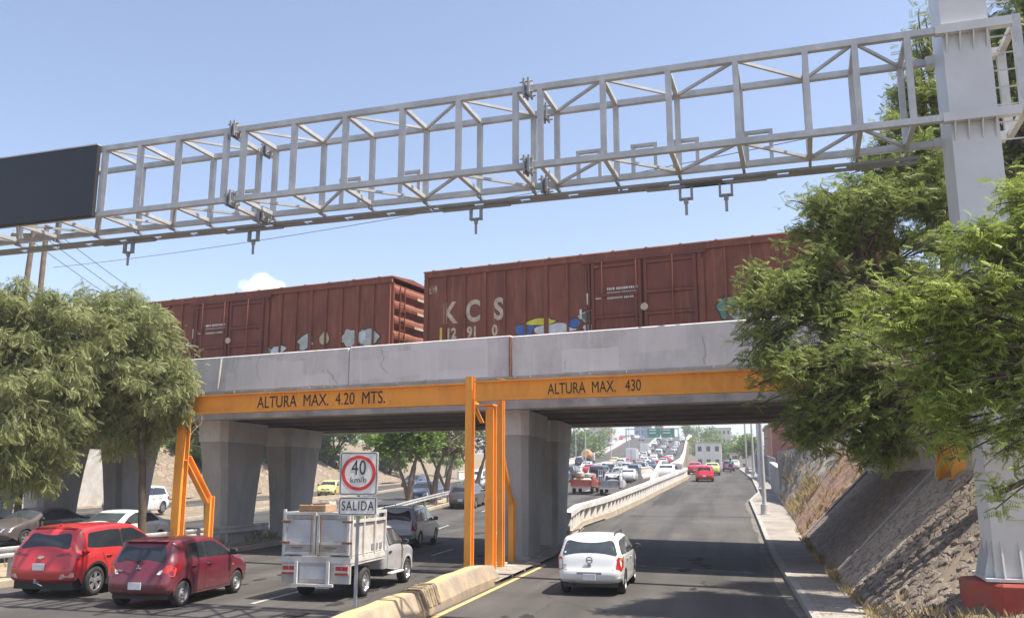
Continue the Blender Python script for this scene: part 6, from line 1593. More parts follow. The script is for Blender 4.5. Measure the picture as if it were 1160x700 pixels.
# red pickup with a load, white ladder truck, brown pickup, box trucks, mixer
M_RP = paint('old red pickup paint', (.40, .07, .045), .2); M_BP = paint('brown pickup paint', (.26, .13, .09), .15); M_WT = paint('white truck paint', (.74, .74, .73), .05)
def far_pickup(name, label, m, a, b, zf, stakes=False, sc=1.0):
    t = thing(name, label, 'truck', W(a, b, zf(b)), RZ); t.scale = (sc,) * 3
    B = Body([(-.05, .5), (-.08, 1.05), (.0, 1.55), (.15, 1.68), (.9, 1.70), (1.2, 1.62), (1.75, 1.15), (2.5, 1.0), (2.66, .7), (2.6, .42)], 1.78, 1.05, (1.75,), .36, .25, it=1, res=.25, sill=.4)
    mb = MB(); B.shell(mb, 0, sp=.3); mb.build('cab', m, t, 40)
    mb = MB(); B.wrap(mb, [(-.8, 1.12), (.8, 1.12), (.78, 1.52), (-.78, 1.52)], B.i_rear, .012, sp=.3); B.side(mb, [(.2, 1.12), (.2, 1.55), (.95, 1.54), (1.4, 1.12)], .012, sp=.5); B.wrap(mb, [(-.8, 1.28), (.8, 1.28), (.85, 1.7), (-.85, 1.7)], B.i_top, .012, sp=.3); mb.build('cab_window', M_GLASS, t)
    mb = MB(); mb.b2(-.88, .88, -2.4, -.12, .55, .68); mb.b2(-.88, -.82, -2.4, -.12, .682, 1.1); mb.b2(.82, .88, -2.4, -.12, .682, 1.1); mb.b2(-.818, .818, -2.4, -2.34, .682, 1.1); mb.build('bed', M_BRK if stakes else m, t)
    for sx in (-1, 1):
        mb = MB(); mb.b2(sx * .86, sx * .70, -2.425, -2.402, .75, 1.0); mb.build('tail_light', M_TAIL, t)
        for yw in (-1.45, 1.75): mb = MB(); mb.lathe([(0, .1), (.36, .1), (.36, -.1), (0, -.1)], (sx * .76, yw, .36), (sx, 0, 0), 14); mb.build('wheel', M_TYRE, t, 40)
    mb = MB(); mb.b2(-.8, .8, -2.5, -2.42, .42, .56); mb.build('bumper', M_CHR, t)
    if stakes:
        mb = MB()
        for x in (-.85, .85):
            for y in (-2.36, -1.3, -.2): mb.b2(x - .03, x + .03, y - .03, y + .03, 1.102, 2.0)
            for z in (1.5, 1.95): mb.b2(x - .02, x + .02, -2.32, -.24, z - .04, z + .04)
        mb.b2(-.82, .82, -2.38, -2.34, 1.9, 1.98); mb.build('rack', M_LP, t)
    return t
a, b = on_road(659, 560, zh); far_pickup('pickup_truck', 'old red pickup with a heaped load driving away on the highway', M_RP, a, b + 2.2, zh)
pc = W(a, b + .9, zh(b + .9) + .7); t = thing('load_pile', 'heap of sacks and furniture in the bed of the old red pickup', 'load', pc, RZ)
for i, (x, y, z, s_) in enumerate(((-.4, 0, 0, .8), (.35, -.3, 0, .75), (.0, .4, .1, .9), (-.2, -.1, .65, .6), (.4, .2, .6, .55))):
    mb = MB(); mb.box((x, y, z + s_ * .4), (s_, s_, s_ * .8), 0, .3 * i, .12); mb.build('bundle', [M_CARDB, M_CONCL, M_SOF, M_TAN, M_CONC][i], t, 40)
a, b = on_road(691, 561, zh); t = far_pickup('utility_truck', 'white utility truck with a tall ladder rack driving away beside the balustrade', M_WT, a, b + 2.0, zh, True)
mb = MB()
for x in (.45, .8): mb.bar((x, -2.5, 2.06), (x, 2.2, 2.2), .05, .06)
for i in range(12): mb.bar((.45, -2.4 + i * .4, 2.06 + i * .012), (.8, -2.4 + i * .4, 2.06 + i * .012), .03, .03)
mb.build('ladder', M_LP, t)
a, b = on_road(722, 536, zh); t = far_pickup('pickup_truck', 'rusty brown pickup with a tall white frame on the highway', M_BP, a, b + 2, zh, True)
def box_truck(label, u, v, zf, col):
    a, b = on_road(u, v, zf); t = thing('box_truck', label, 'truck', W(a, b, zf(b)), RZ, 'white box trucks on the highway')
    mb = MB(); mb.box((0, -.8, 1.95), (2.1, 4.2, 2.3), 0, 0, .04); mb.build('cargo_box', col, t)
    mb = MB(); mb.prism([(1.4, .6), (3.1, .6), (3.15, 1.3), (2.7, 2.1), (1.4, 2.15)], lambda y, z, x: (x, y, z), -.95, .95); mb.build('cab', M_WT, t)
    mb = MB(); mb.b2(-.45, .45, -2.9, 3, .45, .78); mb.b2(-1.0, 1.0, -2.95, -2.88, .45, .6); mb.build('chassis', M_TRIM, t)
    for sx in (-1, 1):
        mb = MB(); mb.b2(sx * .95, sx * .7, -2.98, -2.952, .62, .76); mb.build('tail_light', M_TAIL, t)
        for yw in (-1.7, 2.2): mb = MB(); mb.lathe([(0, .12), (.42, .12), (.42, -.12), (0, -.12)], (sx * .82, yw, .42), (sx, 0, 0), 14); mb.build('wheel', M_TYRE, t, 40)
    mb = MB(); mb.b2(-.02, .02, -2.92, -2.902, .9, 3.05); mb.build('door_seam', M_GAP, t)
box_truck('white box truck lowest of the pair beside the median barrier', 717, 526, zh, M_WT)
box_truck('white box truck higher of the pair beside the median barrier', 731, 516, zh, M_WT)
a, b = on_road(666, 526, zh); t = thing('mixer_truck', 'orange drum mixer truck by the left barrier', 'truck', W(a, b, zh(b)), RZ)
mb = MB(); mb.b2(-1, 1, -3, 3, .6, .9); mb.build('chassis', M_TRIM, t)
mb = MB(); mb.lathe([(0, 0), (.7, .0), (1.15, 1.3), (1.15, 2.3), (.8, 3.4), (0, 3.5)], (0, -2.6, 2.1), (0, 1, -.12), 18); mb.build('drum', paint('mixer orange', (.6, .26, .06)), t, 40)
mb = MB(); mb.prism([(1.3, .9), (3.0, .9), (3.0, 1.7), (2.7, 2.5), (1.3, 2.5)], lambda y, z, x: (x, y, z), -1.05, 1.05); mb.build('cab', M_WT, t)
for sx in (-1, 1):
    for yw in (-2, -.9, 2.2): mb = MB(); mb.lathe([(0, .14), (.48, .14), (.48, -.14), (0, -.14)], (sx * .9, yw, .48), (sx, 0, 0), 14); mb.build('wheel', M_TYRE, t, 40)

# motorcyclist
def skin_body(name, joints, edges, m, parent=None, sub=1):
    me = bpy.data.meshes.new(name); me.from_pydata([j[0] for j in joints], edges, []); me.materials.append(m)
    o = bpy.data.objects.new(name, me); COL.objects.link(o)
    md = o.modifiers.new('skin', 'SKIN'); sv = me.skin_vertices[0].data
    for i, j in enumerate(joints): sv[i].radius = j[1]; sv[i].use_root = (i == 0)
    if sub: o.modifiers.new('sub', 'SUBSURF').levels = sub; o.modifiers['sub'].render_levels = sub
    bpy.context.view_layer.update(); dg = bpy.context.evaluated_depsgraph_get(); ev = bpy.data.meshes.new_from_object(o.evaluated_get(dg))
    bpy.data.objects.remove(o); ev.materials.clear(); ev.materials.append(m); ev.polygons.foreach_set('use_smooth', [True] * len(ev.polygons))
    o = bpy.data.objects.new(name, ev); COL.objects.link(o)
    if parent is not None: o.parent = parent
    return o
mx, myb = .35, 119.0; mp_ = W(mx, myb, ze(myb))
t = thing('motorcycle', 'motorcycle ridden up the exit road by a rider in green', 'motorcycle', mp_, RZ)
for y in (-.62, .66):
    mb = MB(); mb.lathe([(.20, .05), (.29, .05), (.31, 0), (.29, -.05), (.20, -.05)], (0, y, .31), (1, 0, 0), 16); mb.lathe([(.2, .02), (.05, .03), (.05, -.03), (.2, -.02)], (0, y, .31), (1, 0, 0), 12); mb.build('wheel', M_TYRE, t, 40)
mb = MB(); mb.path([(0, -.62, .31), (0, -.1, .45), (0, .45, .85), (0, .66, .31)], .04, 8); mb.box((0, 0, .45), (.26, .42, .3), 0, 0, .05); mb.box((0, .18, .82), (.24, .5, .2), 0, 0, .08); mb.build('frame', M_TRIM, t, 40)
mb = MB(); mb.box((0, -.35, .82), (.26, .7, .12), 0, 0, .05); mb.build('seat', M_BLK, t, 40)
mb = MB(); mb.path([(-.36, .38, 1.06), (-.12, .48, 1.0), (.12, .48, 1.0), (.36, .38, 1.06)], .016, 6); mb.build('handlebar', M_STEEL, t, 40)
mb = MB(); mb.box((0, -.82, .70), (.14, .05, .09), 0, 0, .02); mb.build('tail_light', M_TAIL, t, 40)
mb = MB(); mb.box((0, -.80, .50), (.18, .02, .14)); mb.build('licence_plate', M_PLATE, t)
p = thing('person', 'motorcycle rider in a green jacket and dark helmet seen from behind', 'person', mp_, RZ)
J = [((0, -.28, .95), (.16, .13)), ((0, -.24, 1.2), (.17, .12)), ((0, -.16, 1.42), (.19, .12)), ((0, -.10, 1.52), (.07, .07)), ((0, -.06, 1.62), (.09, .10)), ((0, -.05, 1.72), (.085, .10)),
     ((.22, -.14, 1.42), (.065, .065)), ((.33, .05, 1.2), (.05, .05)), ((.35, .33, 1.08), (.036, .036)), ((-.22, -.14, 1.42), (.065, .065)), ((-.33, .05, 1.2), (.05, .05)), ((-.35, .33, 1.08), (.036, .036)),
     ((.14, -.2, .9), (.10, .10)), ((.24, .14, .80), (.075, .075)), ((.20, -.05, .42), (.055, .055)), ((.2, .08, .33), (.045, .05)), ((-.14, -.2, .9), (.10, .10)), ((-.24, .14, .80), (.075, .075)), ((-.20, -.05, .42), (.055, .055)), ((-.2, .08, .33), (.045, .05))]
E_ = [(0, 1), (1, 2), (2, 3), (3, 4), (4, 5), (2, 6), (6, 7), (7, 8), (2, 9), (9, 10), (10, 11), (0, 12), (12, 13), (13, 14), (14, 15), (0, 16), (16, 17), (17, 18), (18, 19)]
skin_body('body', J, E_, mat('dark trousers', (.05, .05, .06), .8), p)
Jt = [((0, -.28, .93), (.18, .15)), ((0, -.24, 1.2), (.19, .14)), ((0, -.16, 1.43), (.205, .135)), ((.22, -.14, 1.43), (.085, .085)), ((.33, .05, 1.2), (.068, .068)), ((.345, .24, 1.11), (.055, .055)), ((-.22, -.14, 1.43), (.085, .085)), ((-.33, .05, 1.2), (.068, .068)), ((-.345, .24, 1.11), (.055, .055))]
skin_body('jacket', Jt, [(0, 1), (1, 2), (2, 3), (3, 4), (4, 5), (2, 6), (6, 7), (7, 8)], mat('green jacket', (.07, .42, .20), .8), p)
mb = MB(); mb.lathe([(0, .16), (.09, .14), (.14, .05), (.145, -.04), (.12, -.12), (0, -.13)], (0, -.05, 1.72), (0, 0, 1), 16); mb.build('helmet', M_BLK, p, 60)
# ================================================================== trees
RS = np.random.RandomState(11)
def spray_template(npair, L, lw, ll, droop=0.0, ang=60):
    """a small feather of paired leaflets along x"""
    V = []; F = []; ca, sa = math.cos(R(ang)), math.sin(R(ang))
    for i in range(npair):
        t = (i + 1) / npair; x = L * t; z = -droop * L * t * t; k = ll * (1 - .35 * abs(t - .45))
        for s_ in (1, -1):
            o = len(V); dx, dy = ca * k, s_ * sa * k; px, py = -sa * s_ * lw / 2 * s_, ca * lw / 2 * s_
            V += [(x, 0, z), (x + dx * .5 + px, dy * .5 + py, z + .012 * s_), (x + dx, dy, z - .02), (x + dx * .5 - px, dy * .5 - py, z)]
            F.append((o, o + 1, o + 2, o + 3))
    return np.array(V, dtype=np.float32), np.array(F, dtype=np.int32)
def scatter(name, m, C, D, S_, tv, tf, parent):
    """copies of one leaf spray merged into a single crown mesh"""
    N = len(C); D = D / np.linalg.norm(D, axis=1, keepdims=True)
    r = RS.randn(N, 3); Z = np.cross(D, r); Z /= np.linalg.norm(Z, axis=1, keepdims=True)
    flip = np.where(Z[:, 2:3] < 0, -1, 1); Z = Z * flip; Z = Z + np.array([0, 0, .6]); Z -= D * np.sum(Z * D, axis=1, keepdims=True); Z /= np.linalg.norm(Z, axis=1, keepdims=True)
    Y = np.cross(Z, D); M_ = np.stack([D, Y, Z], axis=2)
    V = np.einsum('nij,vj->nvi', M_, tv) * S_[:, None, None] + C[:, None, :]
    nv = len(tv); Fq = (tf[None] + (np.arange(N) * nv)[:, None, None]).reshape(-1, 4)
    V = V.reshape(-1, 3).astype(np.float32); me = bpy.data.meshes.new(name)
    me.vertices.add(len(V)); me.vertices.foreach_set('co', V.ravel()); me.loops.add(Fq.size); me.loops.foreach_set('vertex_index', Fq.ravel().astype(np.int32))
    me.polygons.add(len(Fq)); me.polygons.foreach_set('loop_start', np.arange(0, Fq.size, 4, dtype=np.int32)); me.polygons.foreach_set('loop_total', np.full(len(Fq), 4, dtype=np.int32))
    me.materials.append(m); me.update(calc_edges=True)
    o = bpy.data.objects.new(name, me); COL.objects.link(o); o.parent = parent; return o
def bez(p0, p1, p2, n): return [p0 * (1 - t) ** 2 + p1 * 2 * t * (1 - t) + p2 * t * t for t in [i / n for i in range(n + 1)]]

def tree(name, label, base, trunk_top, trunk_r, blobs, style, leaf, bark, twigs, sprays, size, group=None, extra_stems=(), cat='tree', spread=.32, bare=0.0):
    """blobs: (x, y, z, rx, ry, rz, weight) in world metres; sprays hang along the outer half of every twig"""
    base = Vector(base); t = thing(name, label, cat, base, 0, group)
    top = Vector(trunk_top); mb = MB()
    mid = (base + top) / 2 + Vector((RS.uniform(-.15, .15), RS.uniform(-.15, .15), 0))
    tp = bez(base, mid, top, 8); n = len(tp)
    tp = [q + Vector((RS.uniform(-.02, .02), RS.uniform(-.02, .02), 0)) for q in tp]
    mb.path([q - base for q in tp], [trunk_r * (1.35 - .75 * min(1, i / (n - 1)) if i == 0 else 1.0 - .35 * i / (n - 1)) for i in range(n)], 10)
    for st in extra_stems:
        sp = bez(base, Vector(st[0]), Vector(st[1]), 7); mb.path([q - base for q in sp], [st[2] * (1 - .5 * i / 7) for i in range(8)], 8)
    C = []; D = []; tot = sum(b[6] for b in blobs); bb = MB()
    starts = [top] + [Vector(s_[1]) for s_ in extra_stems]
    for b in blobs:
        c = Vector(b[:3]); rad = Vector(b[3:6]); st = min(starts, key=lambda q: (q - c).length)
        k1 = st + (c - st) * .5 + Vector((RS.uniform(-.3, .3), RS.uniform(-.3, .3), .12 * (c - st).length))
        lp = bez(st, k1, c, 7); r0 = trunk_r * .5
        mb.path([q - base for q in lp], [r0 * (1 - .72 * i / 7) + .008 for i in range(8)], 7)
        nt = max(2, int(twigs * b[6] / tot))
        for _ in range(nt):
            d = RS.randn(3); d /= np.linalg.norm(d); rr = RS.uniform(.35, 1.0) ** .5 * (1.0 if RS.rand() < .86 else RS.uniform(1.05, 1.4))
            q = c + Vector((d[0] * rad.x * rr, d[1] * rad.y * rr, d[2] * rad.z * rr))
            s0 = lp[RS.randint(2, 8)]; kk = s0 + (q - s0) * .55 + Vector((RS.uniform(-.2, .2), RS.uniform(-.2, .2), .18 * (q - s0).length))
            if style == 'weep': q = q + Vector((0, 0, -.25))
            tw = bez(s0, kk, q, 6); bb.path([p - base for p in tw], [.032 * (trunk_r / .25) * (1 - .8 * i / 6) + .004 for i in range(7)], 5, caps=False)
            if RS.rand() < bare: continue
            ns = int(sprays * RS.uniform(.25, 1.75)); out = (q - s0); out = np.array(out / max(out.length, 1e-6))
            for _ in range(ns):
                f_ = 1 - abs(RS.randn()) * .33; f_ = max(.15, min(1.05, f_)); i = min(5, int(f_ * 6)); p = tw[i].lerp(tw[min(6, i + 1)], min(1, f_ * 6 - i))
                g_ = RS.randn(3) * spread * (.4 + .8 * (1.1 - f_))
                C.append((p.x + g_[0] - base.x, p.y + g_[1] - base.y, p.z + g_[2] * .7 - base.z))
                if style == 'weep': D.append(np.array([RS.randn() * .8, RS.randn() * .8, -.75 + RS.randn() * .45]) + out * .3)
                else: D.append(out * .3 + RS.randn(3) * np.array([.9, .9, .45]) + np.array([0, 0, -.08]))
    tr_ = mb.build('trunk', bark, t, 60); bb.build('twigs', bark, tr_, 60)
    C = np.array(C); D = np.array(D); S_ = RS.uniform(.7, 1.3, len(C)) * size
    if style == 'weep': tv, tf = spray_template(7, .26, .016, .080, .14, 46)
    elif style == 'feather': tv, tf = spray_template(6, .17, .017, .052, .08, 58)
    else: tv, tf = spray_template(4, .16, .06, .11, .1, 55)
    scatter('crown', leaf, C, D, S_, tv, tf, t)
    return t
M_BARK = mat('dark bark', (.085, .062, .045), .95, var=.3, scale=6, bump=.5, bscale=25, col2=(.14, .11, .085), mask=.58)
M_BARKG = mat('grey brown bark', (.16, .125, .095), .95, var=.3, scale=6, bump=.5, bscale=25)
L_WEEP = leafmat('drooping leaves', (.165, .195, .070), (.28, .31, .125), (.42, .44, .21), .35)
L_DARK = leafmat('dark feathery leaves', (.15, .20, .050), (.23, .29, .080), (.36, .39, .13), .5)
L_BRIGHT = leafmat('bright feathery leaves', (.18, .245, .046), (.28, .36, .074), (.40, .46, .125), .48)
L_MID = leafmat('roadside leaves', (.075, .14, .022), (.14, .235, .040), (.23, .33, .070), .38)
L_DRY = leafmat('dusty leaves', (.10, .115, .045), (.15, .155, .065), (.19, .18, .085), .3)

# left: two drooping trees on the median and beyond
def px(u, v, Y): r = ray(u, v); return r * (Y / r.y) + Vector((0, 0, CAM_H))
def pblobs(lst, Y0):
    out = []
    for (u, v, du, dv, dY, dep, wgt) in lst:
        Y = Y0 + dY; c = px(u, v, Y); k = Y / 1018.0; out.append((c.x, c.y, c.z, du * k, dep, dv * k, wgt))
    return out
b0 = W(-19.3, 26.0); 
tb = px(163, 480, 30.0)
tree('pepper_tree', 'drooping olive green tree with a thin dark trunk beside the left orange post', (px(165, 610, 30).x, 30, .1), (tb.x, 30, tb.z), .15,
     pblobs([(150, 370, 55, 42, 0, 1.7, 1.3), (110, 420, 60, 50, -.5, 1.8, 1.4), (175, 430, 38, 46, 0, 1.5, 1.1), (130, 345, 45, 30, .6, 1.3, .8), (95, 480, 45, 48, -.3, 1.4, .9), (185, 395, 28, 35, .5, 1.1, .7), (150, 492, 30, 28, .3, 1.1, .45), (70, 375, 42, 42, .3, 1.4, .9), (205, 425, 16, 34, 0, .8, .35), (120, 385, 55, 60, -.2, 1.7, 1.2), (100, 430, 45, 60, .4, 1.6, 1.0), (190, 450, 26, 34, 0, 1.0, .5), (120, 335, 50, 24, .2, 1.2, .6)], 30.0),
     'weep', L_WEEP, M_BARK, 390, 84, 1.0, spread=.27)
tb = px(32, 480, 28.0)
tree('pepper_tree', 'drooping olive green tree at the left edge of the photo, trunk hidden by leaves', (px(-20, 600, 28).x, 28, .1), (tb.x - .6, 28, tb.z), .3,
     pblobs([(20, 385, 55, 50, 0, 1.7, 1.2), (-30, 440, 60, 70, 0, 1.8, 1.2), (40, 455, 48, 60, -.4, 1.5, 1.2), (0, 355, 50, 26, .4, 1.3, .7), (15, 530, 40, 40, 0, 1.2, .8), (55, 520, 26, 36, .3, 1.0, .5), (-60, 380, 50, 50, 0, 1.6, .8), (75, 345, 30, 22, .3, .9, .35), (70, 420, 45, 60, .2, 1.4, .9), (20, 330, 50, 24, .2, 1.2, .5)], 28.0),
     'weep', L_WEEP, M_BARK, 310, 84, 1.0, spread=.27)
# bare twiggy shrub by the left orange post
tree('bare_sapling', 'thin bare sapling with twigs reaching past the left orange post', (px(213, 612, 31).x, 31, .1), tuple(px(205, 520, 31)), .09,
     pblobs([(215, 400, 26, 50, 0, .6, 1), (228, 480, 18, 45, .5, .5, .8), (195, 375, 20, 30, 0, .5, .6)], 31), 'weep', L_WEEP, M_BARKG, 34, 4, .8, bare=.6, spread=.15)

# right: dark feathery tree behind the column
tree('mesquite_tree', 'dark feathery tree behind the truss column, hanging over the bridge and the bank', W(4.9, 17.6, 2.4), W(3.9, 18.2, 4.6), .2,
     pblobs([(985, 225, 75, 38, .5, 1.3, 1.2), (935, 262, 48, 26, .3, .9, .6), (1040, 205, 50, 60, .5, 1.2, 1.1), (1020, 300, 70, 40, .6, 1.2, 1.1), (930, 330, 70, 40, 0, 1.1, 1.1), (880, 350, 50, 42, -.3, .9, .9), (855, 330, 28, 30, -.4, .6, .35),
             (955, 410, 75, 45, -.2, 1.2, 1.3), (890, 425, 52, 40, -.4, .9, .9), (970, 470, 70, 38, 0, 1.1, 1.2), (905, 470, 50, 26, -.2, .8, .7), (1030, 440, 50, 60, .2, 1.1, 1.0), (960, 505, 40, 26, .2, .8, .5), (1000, 515, 35, 22, .2, .7, .5), (860, 400, 28, 26, -.4, .6, .35),
             (1048, 110, 36, 60, 1.2, .9, 1.1), (1043, 45, 20, 34, 1.4, .5, .45), (1022, 110, 18, 40, 1.0, .5, .3), (1015, 155, 30, 30, .8, .7, .5), (1050, 215, 45, 42, .8, 1.0, .9), (1000, 205, 50, 30, .5, .9, .7), (1075, 150, 40, 55, 1.0, 1.0, .7), (915, 225, 34, 20, .3, .6, .3), (1005, 175, 36, 24, .6, .7, .4), (960, 240, 70, 34, .2, 1.0, .9), (1080, 260, 50, 60, .6, 1.1, 1.0), (1070, 350, 60, 60, .3, 1.1, 1.1), (900, 300, 50, 30, 0, .9, .7), (985, 370, 80, 40, 0, 1.2, 1.1), (845, 365, 26, 30, -.4, .5, .3), (1060, 480, 45, 40, .4, .9, .8), (925, 500, 40, 24, 0, .7, .5), (985, 430, 70, 40, 0, 1.1, 1.0)], 18.0),
     'feather', L_DARK, M_BARK, 640, 50, 1.05, extra_stems=[(tuple(px(1020, 420, 18.3)), tuple(px(985, 330, 18.4)), .13), (tuple(px(1090, 330, 18.8)), tuple(px(1060, 180, 19.0)), .13)], spread=.20)
tree('mesquite_tree', 'tall olive tree at the upper right corner behind the climbing rungs', W(7.8, 19.4, 2.7), W(8.0, 20, 6.4), .22,
     pblobs([(1110, 90, 36, 60, 0, 1.1, .8), (1085, 190, 40, 60, 0, 1.1, .9), (1150, 60, 45, 60, 0, 1.3, 1.1), (1165, 150, 50, 60, 0, 1.3, 1.1), (1120, 190, 30, 50, 0, 1.0, .7), (1200, 20, 60, 60, 0, 1.4, 1), (1210, 120, 60, 70, 0, 1.4, 1), (1150, 240, 50, 50, 0, 1.2, .9), (1150, -40, 40, 40, 0, 1, .6)], 20.5),
     'feather', L_DARK, M_BARK, 420, 62, 1.15, spread=.26)
tree('mesquite_tree', 'bright green feathery tree in front of the truss column at the right edge', W(7.6, 11.6, 1.6), W(6.9, 11.9, 3.3), .16,
     pblobs([(1130, 300, 60, 42, 0, .7, 1.1), (1060, 335, 60, 30, -.1, .6, .8), (1010, 365, 45, 26, 0, .5, .55), (1000, 330, 36, 15, .1, .4, .3), (1110, 370, 60, 40, 0, .7, 1.1), (1060, 410, 55, 30, 0, .6, .8), (1150, 420, 45, 50, 0, .7, .9), (1065, 460, 40, 28, .1, .5, .55), (1035, 440, 30, 22, .1, .4, .3), (1155, 250, 40, 40, 0, .7, .8),
             (1075, 500, 26, 24, .1, .4, .3), (1200, 330, 60, 80, 0, .8, 1.0), (1140, 510, 14, 50, -.2, .3, .3), (1128, 560, 8, 26, -.2, .2, .1), (1095, 268, 36, 22, 0, .5, .4), (1150, 215, 28, 26, 0, .5, .4), (1190, 470, 40, 50, 0, .6, .5)], 11.4),
     'feather', L_BRIGHT, M_BARK, 250, 46, .9, spread=.16)

# beyond the bridge on the left: trees on the bank and bare median trees
bank_spec = [(-46, 62, 8), (-47, 76, 8), (-45.5, 90, 8), (-47, 106, 7.5), (-46, 124, 6)]
for i, (a, b, s_) in enumerate(bank_spec):
    a += sh(b); z = 3.0; p = Vector(W(a, b, z)); bl = []
    for k in range(7):
        bl.append((p.x + RS.uniform(-3, 3), p.y + RS.uniform(-2.5, 2.5), z + RS.uniform(2.2, 6.5), 2.2, 2.2, 1.5, 1))
    for k in range(3): bl.append((p.x + RS.uniform(-3, 3), p.y + RS.uniform(-2, 2), z + RS.uniform(.6, 2.2), 1.8, 1.8, 1.0, .7))
    tree('bank_tree', f'bright green tree on the earth bank far left, {["nearest to the bridge pier", "second from the bridge", "third from the bridge", "fourth from the bridge", "farthest from the bridge"][i]}', p, (p.x + .6, p.y, z + 2.6), .28, bl, 'leaf', L_MID, M_BARK, 170, 34, 1.9, 'trees on the left bank', spread=.5)
for i, (u, vb, Yd, spu, dry) in enumerate(((463, 570, 62, 30, 0), (491, 572, 66, 26, 1), (505, 566, 74, 24, 1), (540, 560, 84, 26, 1))):
    base = px(u, vb, Yd); base.z = zh(base.dot(EF)) + .1
    top = px(u + 6, 528, Yd)
    bl = pblobs([(u - 22, 505, 18, 16, 0, 1.5, 1), (u + 20, 500, 20, 16, 0, 1.5, 1), (u, 490, 24, 14, 0, 1.6, 1), (u + 8, 470, 26, 14, 0, 1.6, .8), (u - 20, 480, 20, 12, 0, 1.4, .8)], Yd)
    tree('median_tree', ['leafy forked tree on the median behind the speed sign', 'sparse forked tree behind the dark blue SUV', 'sparse grey tree right of the dark blue SUV', 'sparse tree seen between the orange posts'][i], base, top, .26, bl, 'leaf', L_MID if not dry else L_DRY, M_BARKG, 110, 22 if not dry else 15, 1.5, 'trees on the far median', extra_stems=[(tuple(px(u - 3, 545, Yd)), tuple(px(u - 16, 518, Yd)), .16)], spread=.4, bare=.25 if dry else .05)
# far right and far end
far_spec = [(6.5, 70, 2.2, 'dry tree behind the grey wall by the red brick house', 3.0, 1), (7.0, 148, 4.2, 'green tree over the far sidewalk, nearer of two', 5, 0), (4.6, 168, 4.6, 'green tree over the far sidewalk, farther of two', 5, 0), (5.5, 196, 5, 'round green tree at the end of the exit road', 6, 0), (-3, 262, 5, 'green tree behind the white house', 8, 0), (-9, 300, 8, 'broad green tree behind the overpass barrier', 10, 0),
            (-36.5, 222, 3.0, 'green tree left of the overpass, nearest the camera', 11, 0), (-40, 255, 3.5, 'green tree left of the overpass, second one', 12, 0), (-44.5, 292, 4, 'green tree left of the overpass, third one', 13, 0), (-6.5, 285, 5, 'bushy green tree between the white house and the overpass', 9, 0), (1, 290, 5, 'bushy green tree over the pale low house', 10, 0), (-48, 150, 3, 'tree left of the overpass beside the bridge pier', 5, 0), (-16, 440, 17, 'broad green tree on the skyline right of the blue tower', 11, 0), (-2, 430, 13, 'dark green tree on the skyline above the right barrier', 10, 0)]
for a, b, z, lab, s_, dry in far_spec:
    p = Vector(W(a, b, z)); bl = [(p.x + RS.uniform(-.5, .5) * s_, p.y + RS.uniform(-.4, .4) * s_, z + s_ * RS.uniform(.4, 1.0), s_ * .32, s_ * .32, s_ * .22, 1) for k in range(7)]
    tree('roadside_tree', lab, p, (p.x + .2, p.y, z + s_ * .4), .05 * s_, bl, 'leaf', L_DRY if dry else L_MID, M_BARKG, 70, 16, .5 * s_ ** .7 * 1.3, 'distant trees', spread=.09 * s_)

# ------------------------------------------------------------------ weeds, dry brush, stones
def tufts(name, label, pts, m, blade=.22, n=14):
    mb = MB()
    for p in pts:
        for k in range(n):
            a = RS.uniform(0, 6.283); l_ = blade * RS.uniform(.5, 1.3); dx, dy = math.cos(a), math.sin(a); s0 = RS.uniform(0, .12); wd = .008 + .006 * RS.rand()
            x, y, z = p[0] + dx * s0, p[1] + dy * s0, p[2]; o = RS.uniform(.2, .8) * l_
            mb.add([(x - dy * wd, y + dx * wd, z), (x + dy * wd, y - dx * wd, z), (x + dx * o * .5, y + dy * o * .5, z + l_ * .7), (x + dx * o, y + dy * o, z + l_)], [[0, 1, 2], [0, 2, 3]])
    return tag(mb.build(name, m), label, 'dry grass', kind='stuff')
def bankpt(b, t):
    ca, cz = crest(b); a0, z0 = asw(b), ze(b) + .15; return W(a0 + (ca - a0) * t, b, z0 + (cz - z0) * t + .06)
pts = [bankpt(RS.uniform(38, 57), RS.uniform(0, 1)) for _ in range(70)] + [bankpt(RS.uniform(44, 49), RS.uniform(.0, .4)) for _ in range(70)]
M_STRAW = mat('dry grass', (.36, .27, .13), .9, var=.3, scale=5)
tufts('dry_brush', 'dry straw brush growing on the far end of the paved bank', pts, M_STRAW, .34)
pts = [W(asw(b) + RS.uniform(-.12, .1), b, ze(b) + .15) for b in RS.uniform(16, 40, 120)] + [tuple(GO + Vector((RS.uniform(-1.7, 1.5), RS.uniform(-1.6, 1.6), .35 + .3 * RS.rand()))) for _ in range(60)]
tufts('weeds', 'dry weeds along the foot of the bank and round the red plinth', pts, M_STRAW, .17)
pts = [W(RS.uniform(aRo(b) + .3, aLh(b) - .3), b, .2) for b in RS.uniform(14, 70, 260)]
tufts('median_grass', 'thin dry grass on the earth median', pts, mat('olive dry grass', (.20, .19, .08), .9, var=.3, scale=5), .22)
mb = MB()
for _ in range(130):
    b = RS.uniform(13, 21); t_ = RS.rand() ** 1.5; p = Vector(bankpt(b, t_ * .9)); s_ = RS.uniform(.02, .07)
    vs = []
    for q in octo(s_, 0): vs.append((p.x + q[0] * RS.uniform(.6, 1.1), p.y + q[1] * RS.uniform(.6, 1.1), p.z - .02))
    mb.loft([vs, [(p.x + (v[0] - p.x) * .55, p.y + (v[1] - p.y) * .55, p.z + s_ * RS.uniform(.5, 1.0)) for v in vs]])
tag(mb.build('loose_stone', stone_mat('loose stone', (.11, .09, .08), (.26, .22, .19), (.10, .09, .08), 5, .5), smooth=0), 'loose dark stones lying on the rough part of the bank', 'stones', kind='stuff')
